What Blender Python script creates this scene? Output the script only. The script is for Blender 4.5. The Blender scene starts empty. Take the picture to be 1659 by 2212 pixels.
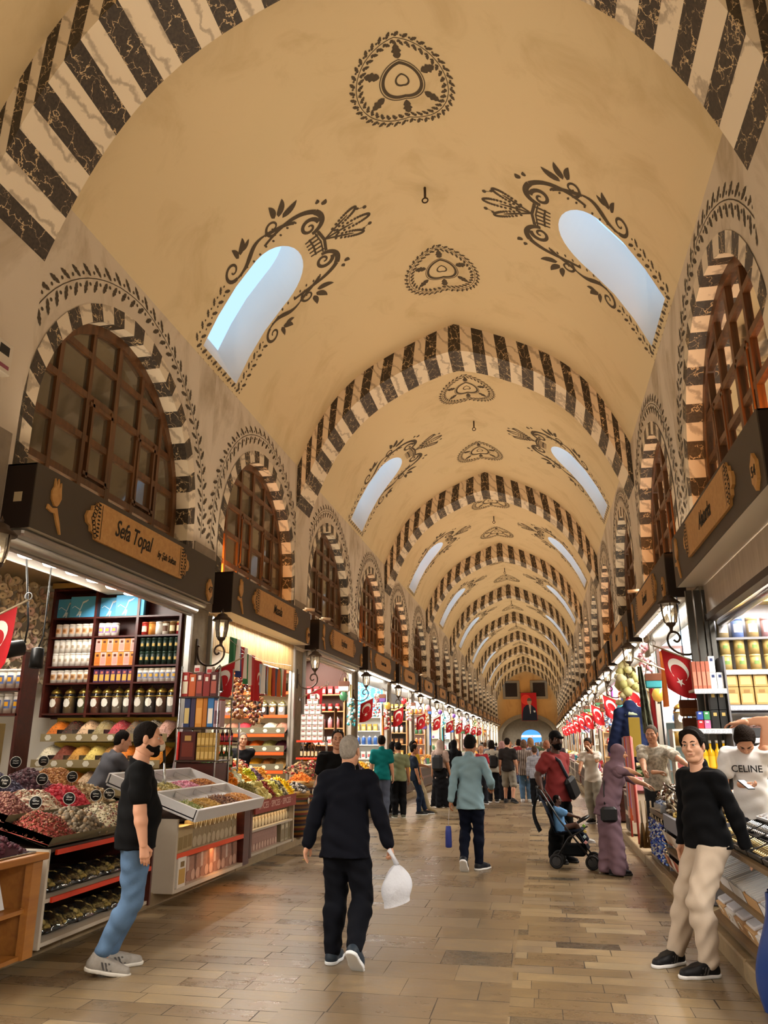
import bpy, bmesh, math, random
import numpy as np
from mathutils import Vector, Matrix, Euler
from mathutils.geometry import delaunay_2d_cdt
R0 = random.Random(7)
PI = math.pi
SC = bpy.context.scene
COL = SC.collection

# ------------------------------------------------------------------ camera, world, big lights, exposure
F_PX, VPX, VPY, CAM_H = 1660.0, 1169.0, 1605.0, 1.65
def _cam():
    y = Vector((VPX - 829.5, VPY - 1106.0, F_PX)).normalized()      # hall direction in camera axes (x right, y down, z ahead)
    u = Vector((0, -y.z, y.y)).normalized()
    x = -u.cross(y)
    if x.x < 0: x = -x
    # rows of world axes expressed in camera axes -> blender camera matrix (x right, y up, -z ahead)
    right = Vector((x.x, y.x, u.x)); down = Vector((x.y, y.y, u.y)); ahead = Vector((x.z, y.z, u.z))
    m = Matrix((right, -down, -ahead)).transposed().to_4x4()
    m.translation = (0, 0, CAM_H)
    return m
cd = bpy.data.cameras.new('camera'); cam = bpy.data.objects.new('camera', cd); COL.objects.link(cam)
cam.matrix_world = _cam(); cd.sensor_fit = 'VERTICAL'; cd.sensor_height = 36; cd.lens = F_PX / 2212 * 36
cd.clip_start = .05; cd.clip_end = 400
SC.camera = cam
SC.view_settings.view_transform = 'Standard'; SC.view_settings.look = 'None'
SC.view_settings.gamma = 1; SC.view_settings.use_curve_mapping = False
SC.view_settings.exposure = 0.15
SC.cycles.use_denoising = True
SC.cycles.max_bounces = 7; SC.cycles.diffuse_bounces = 4; SC.cycles.glossy_bounces = 3; SC.cycles.transmission_bounces = 4
SC.cycles.transparent_max_bounces = 12; SC.cycles.caustics_reflective = False; SC.cycles.caustics_refractive = False
SC.cycles.sample_clamp_indirect = 6
SC.cycles.use_adaptive_sampling = True; SC.cycles.adaptive_threshold = .02

def lin(h):
    if isinstance(h, str):
        h = h.lstrip('#'); c = [int(h[i:i+2], 16) / 255 for i in (0, 2, 4)]
    else: c = list(h)
    return tuple(v / 12.92 if v <= .04045 else ((v + .055) / 1.055) ** 2.4 for v in c)

W = bpy.data.worlds.new('sky'); SC.world = W; W.use_nodes = True
_bg = W.node_tree.nodes['Background']; _bg.inputs[0].default_value = (*lin('b2d8fc'), 1); _bg.inputs[1].default_value = 1.25

def area(name, loc, aim, sx, sy, power, col, spread=PI, parent=None):
    l = bpy.data.lights.new(name, 'AREA'); l.shape = 'RECTANGLE'; l.size = sx; l.size_y = sy; l.energy = power; l.color = lin(col); l.spread = spread
    o = bpy.data.objects.new(name, l); COL.objects.link(o); o.location = loc
    d = Vector(aim); o.rotation_euler = d.to_track_quat('-Z', 'Y').to_euler()
    return o

# layout of the hall (metres): axis, walls, pitch of the shops
XA, HW = -1.47, 3.68
XL, XR = XA - HW, XA + HW
FL, FR = -4.8, 1.93                     # faces of the sign boards
KL, KR = -4.12, 1.36                    # kerbs
PIER0, PITCH = 6.03, 5.22               # first pier in view, shop width
NB = 9                                  # bays of two shops ahead of the camera
YEND = PIER0 + 2 * PITCH * NB + 1.0
FB, FT = 3.68, 4.35                     # sign board bottom, top
PZ = .14                                # shop platform height
WARM, COOL = 'ffe6c6', 'fff6ea'
UP_POWER, SHOP_POWER, BOARD_POWER = 98, 560, 42
for k in range(-1, NB):                 # lamps on top of the sign boards, washing the vault
    y = PIER0 + 2 * PITCH * k + PITCH
    area('vault_lamp', (FL - .14, y, FT + .06), (.52, 0, .85), 9.5, .12, UP_POWER, WARM, 2.25)
    area('vault_lamp', (FR + .14, y, FT + .06), (-.52, 0, .85), 9.5, .12, UP_POWER, WARM, 2.25)
for i in range(-2, 2 * NB):             # each shop's ceiling light
    y = PIER0 + PITCH * (i + .5)
    f = 1.0
    area('shop_lamp', (XL - 1.0, y, 4.02), (.5, 0, -1), 3.8, 1.3, SHOP_POWER * f, COOL)
    area('board_lamp', (FL - .12, y, FB - .03), (.18, 0, -1), 3.9, .08, BOARD_POWER * (1.8 if i in (0, 1) else 1), COOL)
    area('shop_lamp', (XR + 1.0, y, 4.02), (-.5, 0, -1), 3.8, 1.3, SHOP_POWER * f, COOL)
    if i: area('board_lamp', (FR + .12, y, FB - .03), (-.18, 0, -1), 3.9, .08, BOARD_POWER, COOL)

# ------------------------------------------------------------------ materials
MATS = {}
class NT:
    def __init__(s, m):
        s.t = m.node_tree; s.n = s.t.nodes; s.l = s.t.links
    def add(s, ty, **kw):
        n = s.n.new(ty)
        for k, v in kw.items():
            if k.startswith('_'): n.inputs[int(k[1:])].default_value = v
            else: setattr(n, k, v)
        return n
    def math(s, op, a, b=None, c=None):
        n = s.n.new('ShaderNodeMath'); n.operation = op
        for i, v in enumerate((a, b, c)):
            if v is None: continue
            if isinstance(v, (int, float)): n.inputs[i].default_value = v
            else: s.l.new(v, n.inputs[i])
        return n.outputs[0]
    def ramp(s, f, stops, interp='LINEAR'):
        n = s.n.new('ShaderNodeValToRGB'); n.color_ramp.interpolation = interp
        e = n.color_ramp.elements
        while len(e) < len(stops): e.new(.5)
        for i, (p, c) in enumerate(stops):
            e[i].position = p; e[i].color = (*lin(c), 1)
        s.l.new(f, n.inputs[0]); return n.outputs[0]
    def mix(s, f, a, b, mode='MIX'):
        n = s.n.new('ShaderNodeMix'); n.data_type = 'RGBA'; n.blend_type = mode
        for i, v in ((0, f), (6, a), (7, b)):
            if isinstance(v, (int, float)): n.inputs[i].default_value = v
            elif isinstance(v, str): n.inputs[i].default_value = (*lin(v), 1)
            else: s.l.new(v, n.inputs[i])
        return n.outputs[2]
    def noise(s, vec, scale, detail=4, rough=.55, dist=0):
        n = s.n.new('ShaderNodeTexNoise'); n.inputs['Scale'].default_value = scale; n.inputs['Detail'].default_value = detail
        n.inputs['Roughness'].default_value = rough; n.inputs['Distortion'].default_value = dist
        if vec is not None: s.l.new(vec, n.inputs['Vector'])
        return n
    def coord(s, kind='Object'):
        return s.n.new('ShaderNodeTexCoord').outputs[kind]
    def scaled(s, v, sc, rot=(0, 0, 0)):
        n = s.n.new('ShaderNodeMapping'); n.inputs['Scale'].default_value = sc; n.inputs['Rotation'].default_value = rot
        s.l.new(v, n.inputs['Vector']); return n.outputs[0]

def mat(name, col='808080', rough=.6, metal=0, var=0, vscale=8, bump=0, bscale=60, emit=0, spec=.4, trans=0, stretch=(1, 1, 1), sheen=0, alpha=1, ior=1.45, sss=0):
    if name in MATS: return MATS[name]
    m = bpy.data.materials.new(name); m.use_nodes = True; MATS[name] = m
    t = NT(m); b = t.n['Principled BSDF']
    b.inputs['Base Color'].default_value = (*lin(col), 1); b.inputs['Roughness'].default_value = rough; b.inputs['Metallic'].default_value = metal
    b.inputs['Specular IOR Level'].default_value = spec; b.inputs['Transmission Weight'].default_value = trans; b.inputs['IOR'].default_value = ior
    b.inputs['Alpha'].default_value = alpha
    if sheen: b.inputs['Sheen Weight'].default_value = sheen
    if sss:
        b.inputs['Subsurface Weight'].default_value = sss; b.inputs['Subsurface Radius'].default_value = (.02, .008, .004)
    if emit:
        b.inputs['Emission Color'].default_value = (*lin(col), 1); b.inputs['Emission Strength'].default_value = emit
    if var:
        v = t.scaled(t.coord(), stretch)
        n = t.noise(v, vscale, 5)
        c = lin(col)
        f = t.math('MULTIPLY', t.math('SUBTRACT', n.outputs[0], .5), 2 * var)
        mx = t.n.new('ShaderNodeHueSaturation'); mx.inputs['Color'].default_value = (*c, 1)
        t.l.new(t.math('ADD', f, 1), mx.inputs['Value']); t.l.new(mx.outputs[0], b.inputs['Base Color'])
    if bump:
        n = t.noise(t.coord(), bscale, 4); bp = t.n.new('ShaderNodeBump'); bp.inputs['Strength'].default_value = bump; bp.inputs['Distance'].default_value = .02
        t.l.new(n.outputs[0], bp.inputs['Height']); t.l.new(bp.outputs[0], b.inputs['Normal'])
    return m

def m_floor():
    m = bpy.data.materials.new('worn_stone_paving'); m.use_nodes = True; t = NT(m); b = t.n['Principled BSDF']
    sep = t.n.new('ShaderNodeSeparateXYZ'); t.l.new(t.coord(), sep.inputs[0]); x, y = sep.outputs[0], sep.outputs[1]
    inband = t.math('MULTIPLY', t.math('GREATER_THAN', x, -1.75), t.math('LESS_THAN', x, -.3))
    def wn(v, w=0.0):
        c = t.n.new('ShaderNodeCombineXYZ'); t.l.new(v, c.inputs[0])
        if isinstance(w, float): c.inputs[1].default_value = w
        else: t.l.new(w, c.inputs[1])
        n = t.n.new('ShaderNodeTexWhiteNoise'); n.noise_dimensions = '2D'; t.l.new(c.outputs[0], n.inputs['Vector']); return n.outputs[0]
    def tiles(rh, ln, seed):
        yr = t.math('DIVIDE', y, rh); row = t.math('FLOOR', yr); fy = t.math('SUBTRACT', yr, row)
        l2 = t.math('MULTIPLY_ADD', wn(row, seed + .5), ln * .35, ln * .8)
        xc = t.math('DIVIDE', t.math('ADD', x, t.math('MULTIPLY', wn(row, seed), 3.0)), l2); col = t.math('FLOOR', xc); fx = t.math('SUBTRACT', xc, col)
        ey = t.math('MULTIPLY', t.math('MINIMUM', fy, t.math('SUBTRACT', 1, fy)), rh)
        ex = t.math('MULTIPLY', t.math('MINIMUM', fx, t.math('SUBTRACT', 1, fx)), ln)
        return wn(row, t.math('ADD', col, seed * 7.3)), t.math('MINIMUM', ex, ey)
    r1, e1 = tiles(.2, .56, 1.0); r2, e2 = tiles(.42, .62, 5.0)
    def sel(a, c): return t.math('ADD', t.math('MULTIPLY', a, t.math('SUBTRACT', 1, inband)), t.math('MULTIPLY', c, inband))
    rr, ee = sel(r1, r2), sel(e1, e2)
    c = t.ramp(rr, [(0, '565046'), (.03, '646056'), (.045, '7f705a'), (.3, '87785e'), (.55, '938469'), (.8, 'a59679'), (.93, '8c8170'), (1, 'aea286')])
    c = t.mix(t.math('MULTIPLY', inband, .45), c, '77695a')
    n1 = t.noise(t.scaled(t.coord(), (1, 2.2, 1)), 5, 7, .65); c = t.mix(.55, c, t.ramp(n1.outputs[0], [(.25, '5c4c3a'), (.5, '80705a'), (.75, 'b0a080')]), 'OVERLAY')
    n2 = t.noise(t.coord(), 40, 3); c = t.mix(.25, c, t.ramp(n2.outputs[0], [(.3, '6a5a48'), (.7, 'a39780')]), 'OVERLAY')
    jn = t.noise(t.coord(), 2.3, 2)
    jw = t.math('MULTIPLY', t.math('SUBTRACT', jn.outputs[0], .28), .013)
    joint = t.math('LESS_THAN', ee, jw)
    c = t.mix(joint, c, '2e251c')
    t.l.new(c, b.inputs['Base Color'])
    rg = t.math('MULTIPLY_ADD', n1.outputs[0], .22, .16); rg = t.math('ADD', rg, t.math('MULTIPLY', rr, .1)); t.l.new(t.math('ADD', rg, t.math('MULTIPLY', joint, .4)), b.inputs['Roughness'])
    b.inputs['Specular IOR Level'].default_value = .5
    bp = t.n.new('ShaderNodeBump'); bp.inputs['Strength'].default_value = .35; bp.inputs['Distance'].default_value = .01
    hh = t.math('SUBTRACT', t.math('MULTIPLY_ADD', n1.outputs[0], .5, t.math('MULTIPLY', rr, .25)), joint); t.l.new(hh, bp.inputs['Height']); t.l.new(bp.outputs[0], b.inputs['Normal'])
    return m

def m_marble(name, base, vein, dark):
    m = bpy.data.materials.new(name); m.use_nodes = True; t = NT(m); b = t.n['Principled BSDF']
    co = t.coord(); n = t.noise(co, 3.2, 5, .6)
    v = t.n.new('ShaderNodeVectorMath'); v.operation = 'MULTIPLY_ADD'; t.l.new(n.outputs[1], v.inputs[0]); v.inputs[1].default_value = (.5, .5, .5) if dark else (.35, .35, .35); t.l.new(co, v.inputs[2])
    if dark:
        vo = t.n.new('ShaderNodeTexVoronoi'); vo.feature = 'DISTANCE_TO_EDGE'; vo.inputs['Scale'].default_value = 4.2; t.l.new(t.scaled(v.outputs[0], (1.6, .8, 1)), vo.inputs['Vector'])
        gate = t.noise(co, 6, 2)
        wid = t.math('MULTIPLY', t.math('SUBTRACT', gate.outputs[0], .34), .09)
        f = t.math('LESS_THAN', vo.outputs[0], wid)
        c = t.mix(f, t.ramp(t.noise(co, 30, 4).outputs[0], [(.3, base), (.8, '453a2e')]), vein)
    else:
        wv = t.n.new('ShaderNodeTexWave'); wv.inputs['Scale'].default_value = 1.3; wv.inputs['Distortion'].default_value = 5; wv.inputs['Detail'].default_value = 3; wv.inputs['Detail Scale'].default_value = 1.2
        t.l.new(t.scaled(v.outputs[0], (1, 1, 1), (.5, .6, .4)), wv.inputs['Vector'])
        c = t.ramp(wv.outputs[1], [(0, vein), (.22, base), (1, base)])
    t.l.new(c, b.inputs['Base Color']); b.inputs['Roughness'].default_value = .5
    return m

def m_plaster(name, col, stain):
    m = bpy.data.materials.new(name); m.use_nodes = True; t = NT(m); b = t.n['Principled BSDF']
    n = t.noise(t.scaled(t.coord(), (1, 1, .5)), 1.1, 7, .62, .8)
    c = t.ramp(n.outputs[0], [(.33, stain), (.5, col), (1, col)])
    n2 = t.noise(t.coord(), 60, 3)
    t.l.new(c, b.inputs['Base Color']); b.inputs['Roughness'].default_value = .75; b.inputs['Specular IOR Level'].default_value = .25
    bp = t.n.new('ShaderNodeBump'); bp.inputs['Strength'].default_value = .06; t.l.new(n2.outputs[0], bp.inputs['Height']); t.l.new(bp.outputs[0], b.inputs['Normal'])
    return m

def m_glass(name, tint='8f8f80', clear=.45, rough=.04):
    """thin pane: part clear, part grime, with a mirror sheen"""
    m = bpy.data.materials.new(name); m.use_nodes = True; t = NT(m); t.n.remove(t.n['Principled BSDF'])
    tr = t.n.new('ShaderNodeBsdfTransparent'); df = t.n.new('ShaderNodeBsdfDiffuse'); df.inputs[0].default_value = (*lin(tint), 1)
    gl = t.n.new('ShaderNodeBsdfGlossy'); gl.inputs['Roughness'].default_value = rough; gl.inputs[0].default_value = (.9, .9, .9, 1)
    m1 = t.n.new('ShaderNodeMixShader'); m1.inputs[0].default_value = clear; t.l.new(df.outputs[0], m1.inputs[1]); t.l.new(tr.outputs[0], m1.inputs[2])
    fr = t.n.new('ShaderNodeFresnel'); fr.inputs[0].default_value = 1.5
    m2 = t.n.new('ShaderNodeMixShader'); t.l.new(fr.outputs[0], m2.inputs[0]); t.l.new(m1.outputs[0], m2.inputs[1]); t.l.new(gl.outputs[0], m2.inputs[2])
    t.l.new(m2.outputs[0], t.n['Material Output'].inputs[0]); MATS[name] = m
    return m

def m_wood(name, c1, c2, scale=6, rough=.45, axis=1, bump=.05):
    m = bpy.data.materials.new(name); m.use_nodes = True; t = NT(m); b = t.n['Principled BSDF']; MATS[name] = m
    s = [14, 14, 14]; s[axis] = 1.2
    n = t.noise(t.scaled(t.coord(), s), scale / 6, 5, .6, .6)
    t.l.new(t.ramp(n.outputs[0], [(.3, c1), (.7, c2)]), b.inputs['Base Color']); b.inputs['Roughness'].default_value = rough
    return m

M_FLOOR = m_floor()
M_BLACK = m_marble('painted_black_marble', '241e19', 'c3ab84', True)
M_WHITE = m_marble('painted_white_marble', 'd6c8b0', 'a89a86', False)
M_VAULT = m_plaster('cream_vault_plaster', 'c9b692', 'bda984')
M_WALL = m_plaster('stained_wall_plaster', 'cec2b0', 'ae9f88')
M_PAINT = mat('grey_brown_paint', '4a4032', .8, var=.25, vscale=25)
M_PAINTL = mat('pale_paint', 'cdbb98', .8)
M_SHAFT = mat('white_shaft_plaster', 'e8e6e0', .8)
M_ENDW = m_plaster('orange_end_plaster', 'c99a5c', 'b98a50')
M_STONE = mat('rough_grey_stone', '8d8270', .9, var=.35, vscale=9, bump=.6, bscale=14)
M_KERB = mat('kerb_stone', '8f7c5f', .6, var=.3, vscale=7, bump=.2, bscale=20)
M_BOARD = mat('brown_sign_board', '4b4238', .55, var=.04)
M_BOARDS = mat('dark_board_side', '241a16', .5)
M_WIN = m_wood('window_brown_wood', '40260f', '6a4322', 6, .45, 2)
M_PANE = m_glass('dusty_window_glass', '6e6656', .55)
M_PLY = m_wood('plywood_sign', 'b98748', 'cf9f5e', 6, .5, 1)
M_INK = mat('black_lettering', '17120d', .6)
M_ALU = mat('brushed_aluminium', 'b5b2ac', .32, .85, var=.08, vscale=30, stretch=(1, 8, .2))
M_STEEL = mat('steel', 'c4c6c8', .25, .95)
M_IRON = mat('bronze_brown_iron', '43352a', .45, .5, var=.2)
M_BROWN = m_wood('dark_red_wood', '3a1711', '531f17', 6, .35, 0)
M_BLK = mat('black_plastic', '121212', .4)
M_LED = mat('lamp_diffuser', 'fff6e6', .5, emit=9)
M_CLEAR = m_glass('clear_acrylic', 'd8d8d8', .985, .03)
M_INT = mat('shop_ceiling_panel', 'a08a68', .6, var=.1)
M_OFFW = mat('shop_white_wall', 'cfc9bd', .6)

# ------------------------------------------------------------------ mesh helpers
class MB:
    def __init__(s): s.v = []; s.f = []; s.m = []; s.mats = []; s.sm = []
    def mi(s, m):
        if m not in s.mats: s.mats.append(m)
        return s.mats.index(m)
    def add(s, vs, fs, m, smooth=False, T=None):
        o = len(s.v); k = s.mi(m)
        if T is not None: vs = [T @ Vector(v) for v in vs]
        s.v += [tuple(v) for v in vs]; s.f += [tuple(i + o for i in f) for f in fs]; s.m += [k] * len(fs); s.sm += [smooth] * len(fs)
        return s
    def box(s, a, b, m, T=None, bev=0):
        x0, y0, z0 = [min(p, q) for p, q in zip(a, b)]; x1, y1, z1 = [max(p, q) for p, q in zip(a, b)]
        if bev:
            e = min(bev, (x1 - x0) / 2.1, (y1 - y0) / 2.1, (z1 - z0) / 2.1)
            P = [(x0 + e, y0), (x1 - e, y0), (x1, y0 + e), (x1, y1 - e), (x1 - e, y1), (x0 + e, y1), (x0, y1 - e), (x0, y0 + e)]
            q = lambda c, i: c + (i - c) * (1 - 0) 
            cx, cy = (x0 + x1) / 2, (y0 + y1) / 2
            ins = [(cx + (x - cx) * (1 - 2 * e / max(x1 - x0, 1e-6)), cy + (y - cy) * (1 - 2 * e / max(y1 - y0, 1e-6))) for x, y in P]
            rings = [[(x, y, z0) for x, y in ins], [(x, y, z0 + e) for x, y in P], [(x, y, z1 - e) for x, y in P], [(x, y, z1) for x, y in ins]]
            vs = sum(rings, []); fs = [tuple(range(7, -1, -1)), tuple(range(24, 32))]
            for r in range(3):
                for i in range(8): fs.append((r * 8 + i, r * 8 + (i + 1) % 8, r * 8 + 8 + (i + 1) % 8, r * 8 + 8 + i))
            return s.add(vs, fs, m, False, T)
        vs = [(x0, y0, z0), (x1, y0, z0), (x1, y1, z0), (x0, y1, z0), (x0, y0, z1), (x1, y0, z1), (x1, y1, z1), (x0, y1, z1)]
        return s.add(vs, [(3, 2, 1, 0), (4, 5, 6, 7), (0, 1, 5, 4), (1, 2, 6, 5), (2, 3, 7, 6), (3, 0, 4, 7)], m, False, T)
    def lathe(s, prof, m, n=16, T=None, smooth=True, cap=True):
        vs = []; fs = []
        for r, z in prof:
            for i in range(n): a = 2 * PI * i / n; vs.append((r * math.cos(a), r * math.sin(a), z))
        for j in range(len(prof) - 1):
            for i in range(n): fs.append((j * n + i, j * n + (i + 1) % n, (j + 1) * n + (i + 1) % n, (j + 1) * n + i))
        if cap:
            fs.append(tuple(range(n - 1, -1, -1))); fs.append(tuple(range((len(prof) - 1) * n, len(prof) * n)))
        return s.add(vs, fs, m, smooth, T)
    def tube(s, pts, r, m, n=8, cap=True, closed=False):
        P = [Vector(p) for p in pts]; N = len(P); rs = r if isinstance(r, (list, tuple)) else [r] * N
        vs = []; fs = []; up = None
        for i, p in enumerate(P):
            if closed: d = P[(i + 1) % N] - P[i - 1]
            else: d = P[min(i + 1, N - 1)] - P[max(i - 1, 0)]
            d.normalize()
            if up is None:
                up = Vector((0, 0, 1)) if abs(d.z) < .9 else Vector((1, 0, 0))
            a = d.cross(up)
            if a.length < 1e-4: a = d.orthogonal()
            a.normalize(); up = a.cross(d)
            for k in range(n):
                t = 2 * PI * k / n; vs.append(p + (a * math.cos(t) + up * math.sin(t)) * rs[i])
        for i in range(N if closed else N - 1):
            j = (i + 1) % N
            for k in range(n): fs.append((i * n + k, i * n + (k + 1) % n, j * n + (k + 1) % n, j * n + k))
        if cap and not closed: fs.append(tuple(range(n - 1, -1, -1))); fs.append(tuple(range((N - 1) * n, N * n)))
        return s.add(vs, fs, m, True)
    def prism(s, poly, T, d, m, msides=None):
        """2-D outline extruded by d along local z, placed with T"""
        n = len(poly); a = sum(poly[i][0] * poly[(i + 1) % n][1] - poly[(i + 1) % n][0] * poly[i][1] for i in range(n))
        if a < 0: poly = poly[::-1]
        vs = [(x, y, 0) for x, y in poly] + [(x, y, d) for x, y in poly]
        s.add(vs, [tuple(range(n - 1, -1, -1)), tuple(range(n, 2 * n))], m, False, T)
        return s.add(vs, [(i, (i + 1) % n, n + (i + 1) % n, n + i) for i in range(n)], msides or m, False, T)
    def grid(s, fn, nu, nv, m, smooth=True, T=None):
        vs = [fn(i / nu, j / nv) for j in range(nv + 1) for i in range(nu + 1)]
        fs = [(j * (nu + 1) + i, j * (nu + 1) + i + 1, (j + 1) * (nu + 1) + i + 1, (j + 1) * (nu + 1) + i) for j in range(nv) for i in range(nu)]
        return s.add(vs, fs, m, smooth, T)
    def mesh(s, name):
        me = bpy.data.meshes.new(name)
        me.from_pydata([tuple(v) for v in s.v], [], s.f)
        for m in s.mats: me.materials.append(m)
        me.polygons.foreach_set('material_index', s.m); me.polygons.foreach_set('use_smooth', s.sm); me.update()
        return me
    def obj(s, name, parent=None, loc=None, rot=None):
        o = bpy.data.objects.new(name, s.mesh(name)); COL.objects.link(o)
        if parent is not None: o.parent = parent
        if loc is not None: o.location = loc
        if rot is not None: o.rotation_euler = rot
        return o

def tag(o, label=None, cat=None, group=None, kind=None):
    if label: o['label'] = label
    if cat: o['category'] = cat
    if group: o['group'] = group
    if kind: o['kind'] = kind
    return o
def thing(name, label, cat, loc=(0, 0, 0), rz=0, group=None, kind=None):
    o = bpy.data.objects.new(name, None); COL.objects.link(o); o.location = loc; o.rotation_euler = (0, 0, rz); o.empty_display_size = .05
    return tag(o, label, cat, group, kind)
def dup(root, loc=None, rz=None, label=None, group=None, scale=None):
    r = root.copy(); COL.objects.link(r)
    if loc is not None: r.location = loc
    if rz is not None: r.rotation_euler = (0, 0, rz)
    if scale is not None: r.scale = (scale,) * 3 if isinstance(scale, (int, float)) else scale
    if label: r['label'] = label
    if group: r['group'] = group
    for ch in list(root.children):
        c = ch.copy(); COL.objects.link(c); c.parent = r
        for g in list(ch.children):
            d = g.copy(); COL.objects.link(d); d.parent = c
    return r
def Tm(loc=(0, 0, 0), rot=(0, 0, 0), sc=(1, 1, 1)):
    return Matrix.Translation(loc) @ Euler(rot).to_matrix().to_4x4() @ Matrix.Diagonal((*sc, 1))
def frame(o, ex, ey):
    """matrix whose local x, y axes are ex, ey at o"""
    ex = Vector(ex).normalized(); ey = Vector(ey).normalized(); ez = ex.cross(ey)
    m = Matrix((ex, ey, ez)).transposed().to_4x4(); m.translation = o; return m
def text(body, name, m, size, parent, T, ext=.004, shear=.25, align='CENTER', sx=1.0):
    c = bpy.data.curves.new(name, 'FONT'); c.body = body; c.size = size; c.extrude = ext; c.shear = shear; c.align_x = align; c.align_y = 'CENTER'; c.resolution_u = 3; c.offset = size * .012
    tmp = bpy.data.objects.new('tmp', c); COL.objects.link(tmp); bpy.context.view_layer.update()
    me = bpy.data.meshes.new_from_object(tmp.evaluated_get(bpy.context.evaluated_depsgraph_get())); bpy.data.objects.remove(tmp)
    me.materials.clear(); me.materials.append(m); o = bpy.data.objects.new(name, me); COL.objects.link(o); o.parent = parent
    o.matrix_local = T @ Matrix.Diagonal((sx, 1, 1, 1)); return o
def cdt(pts, loops, keep):
    """triangulate points + boundary loops in 2-D; keep(x, y) picks triangles by centroid"""
    v = [Vector(p) for p in pts]; e = []
    for L in loops:
        o = len(v); v += [Vector(p) for p in L]; e += [(o + i, o + (i + 1) % len(L)) for i in range(len(L))]
    vo, _, fo, _, _, _ = delaunay_2d_cdt(v, e, [], 0, 1e-5)
    out = []
    for f in fo:
        c = sum((vo[i] for i in f), Vector((0, 0))) / len(f)
        if keep(c.x, c.y): out.append(tuple(f))
    return [tuple(p) for p in vo], out
def inside(poly, x, y):
    r = False; n = len(poly)
    for i in range(n):
        x0, y0 = poly[i]; x1, y1 = poly[(i + 1) % n]
        if (y0 > y) != (y1 > y) and x < (x1 - x0) * (y - y0) / (y1 - y0) + x0: r = not r
    return r
# ------------------------------------------------------------------ vault profile (measured from the photograph, metres)
_CI = [8.6385, -.1093, -.3688, .1992, -.0581]; _CO = [9.1916, -.2813, -.2403, .1594, -.0499]; _S = 1.243
def prof(c, r): r = abs(r) / _S; return CAM_H + _S * (c[0] + c[1] * r + c[2] * r * r + c[3] * r ** 3 + c[4] * r ** 4 - CAM_H)
def Pin(r): return prof(_CI, r)
def Pout(r): return prof(_CO, r)
ZC = Pout(HW)                                        # crease where wall meets vault
_rr = np.linspace(0, HW, 300); _zz = np.array([Pout(r) for r in _rr]); _ss = np.concatenate([[0], np.cumsum(np.hypot(np.diff(_rr), np.diff(_zz)))]); SMAX = float(_ss[-1])
def vpt(s, y, off=0.0):
    """point on the vault: s = signed arc length from the apex (left negative)"""
    a = min(abs(s), SMAX); r = float(np.interp(a, _ss, _rr)); z = Pout(r); e = .02
    dz = (Pout(r + e) - Pout(max(r - e, 0))) / (e + min(e, r)); sg = -1 if s < 0 else 1
    n = Vector((dz * sg, 0, -1)).normalized()        # towards the hall
    if a < .02: n = Vector((0, 0, -1))
    return (XA + sg * r + n.x * off, y, z + n.z * off)

# ------------------------------------------------------------------ painted ornament in 2-D
class Orn:
    def __init__(s): s.v = []; s.f = []
    def poly(s, p):
        o = len(s.v); s.v += p; s.f.append(tuple(range(o, o + len(p))))
    def strip(s, pts, w):
        n = len(pts); ws = w if isinstance(w, (list, tuple)) else [w] * n
        o = len(s.v)
        for i, (x, y) in enumerate(pts):
            x0, y0 = pts[max(i - 1, 0)]; x1, y1 = pts[min(i + 1, n - 1)]; dx, dy = x1 - x0, y1 - y0; L = math.hypot(dx, dy) or 1
            nx, ny = -dy / L * ws[i] / 2, dx / L * ws[i] / 2
            s.v += [(x + nx, y + ny), (x - nx, y - ny)]
        for i in range(n - 1): s.f.append((o + 2 * i, o + 2 * i + 1, o + 2 * i + 3, o + 2 * i + 2))
    def leaf(s, x, y, ang, L, w):
        c, q = math.cos(ang), math.sin(ang)
        prof_ = [(0, 0), (.12, .5), (.3, .8), (.42, .6), (.55, 1), (.7, .6), (.8, .65), (1, 0), (.8, -.65), (.7, -.6), (.55, -1), (.42, -.6), (.3, -.8), (.12, -.5)]
        P = [(u * L, v * w / 2) for u, v in prof_]
        s.poly([(x + a * c - b * q, y + a * q + b * c) for a, b in P])
    def dot(s, x, y, r, n=8):
        s.poly([(x + r * math.cos(2 * PI * k / n), y + r * math.sin(2 * PI * k / n)) for k in range(n)])
    def garland(s, pts, step, L, w, line=True, berry=.02):
        seg = [math.hypot(b[0] - a[0], b[1] - a[1]) for a, b in zip(pts, pts[1:])]; T = sum(seg); n = max(int(T / step), 1)
        cum = np.concatenate([[0], np.cumsum(seg)]); X = [p[0] for p in pts]; Y = [p[1] for p in pts]
        for k in range(n):
            for h, t in ((0, (k + .3) / n), (1, (k + .75) / n)):
                d = t * T; x, y = np.interp(d, cum, X), np.interp(d, cum, Y); x2, y2 = np.interp(min(d + .05, T), cum, X), np.interp(min(d + .05, T), cum, Y)
                if abs(x2 - x) + abs(y2 - y) < 1e-6: continue
                a = math.atan2(y2 - y, x2 - x); sd = 1 if h else -1
                ox, oy = -math.sin(a) * sd * w * .35, math.cos(a) * sd * w * .35
                s.leaf(x + ox, y + oy, a + sd * .85, L, w); s.dot(x - ox * 2.6 + .05 * math.cos(a), y - oy * 2.6 + .05 * math.sin(a), berry)
        if line: s.strip(pts, .012)
    def mapped(s, fn, name, parent, m=None):
        b = MB(); b.add([fn(*p) for p in s.v], s.f, m or M_PAINT); return b.obj(name, parent)
def spiral(cx, cy, r, a0, turns, grow=.0, n=26, r1=.12):
    return [(cx + (r + (r * r1 - r) * k / n) * math.cos(a0 + turns * 2 * PI * k / n), cy + (r + (r * r1 - r) * k / n) * math.sin(a0 + turns * 2 * PI * k / n)) for k in range(n + 1)]
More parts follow.
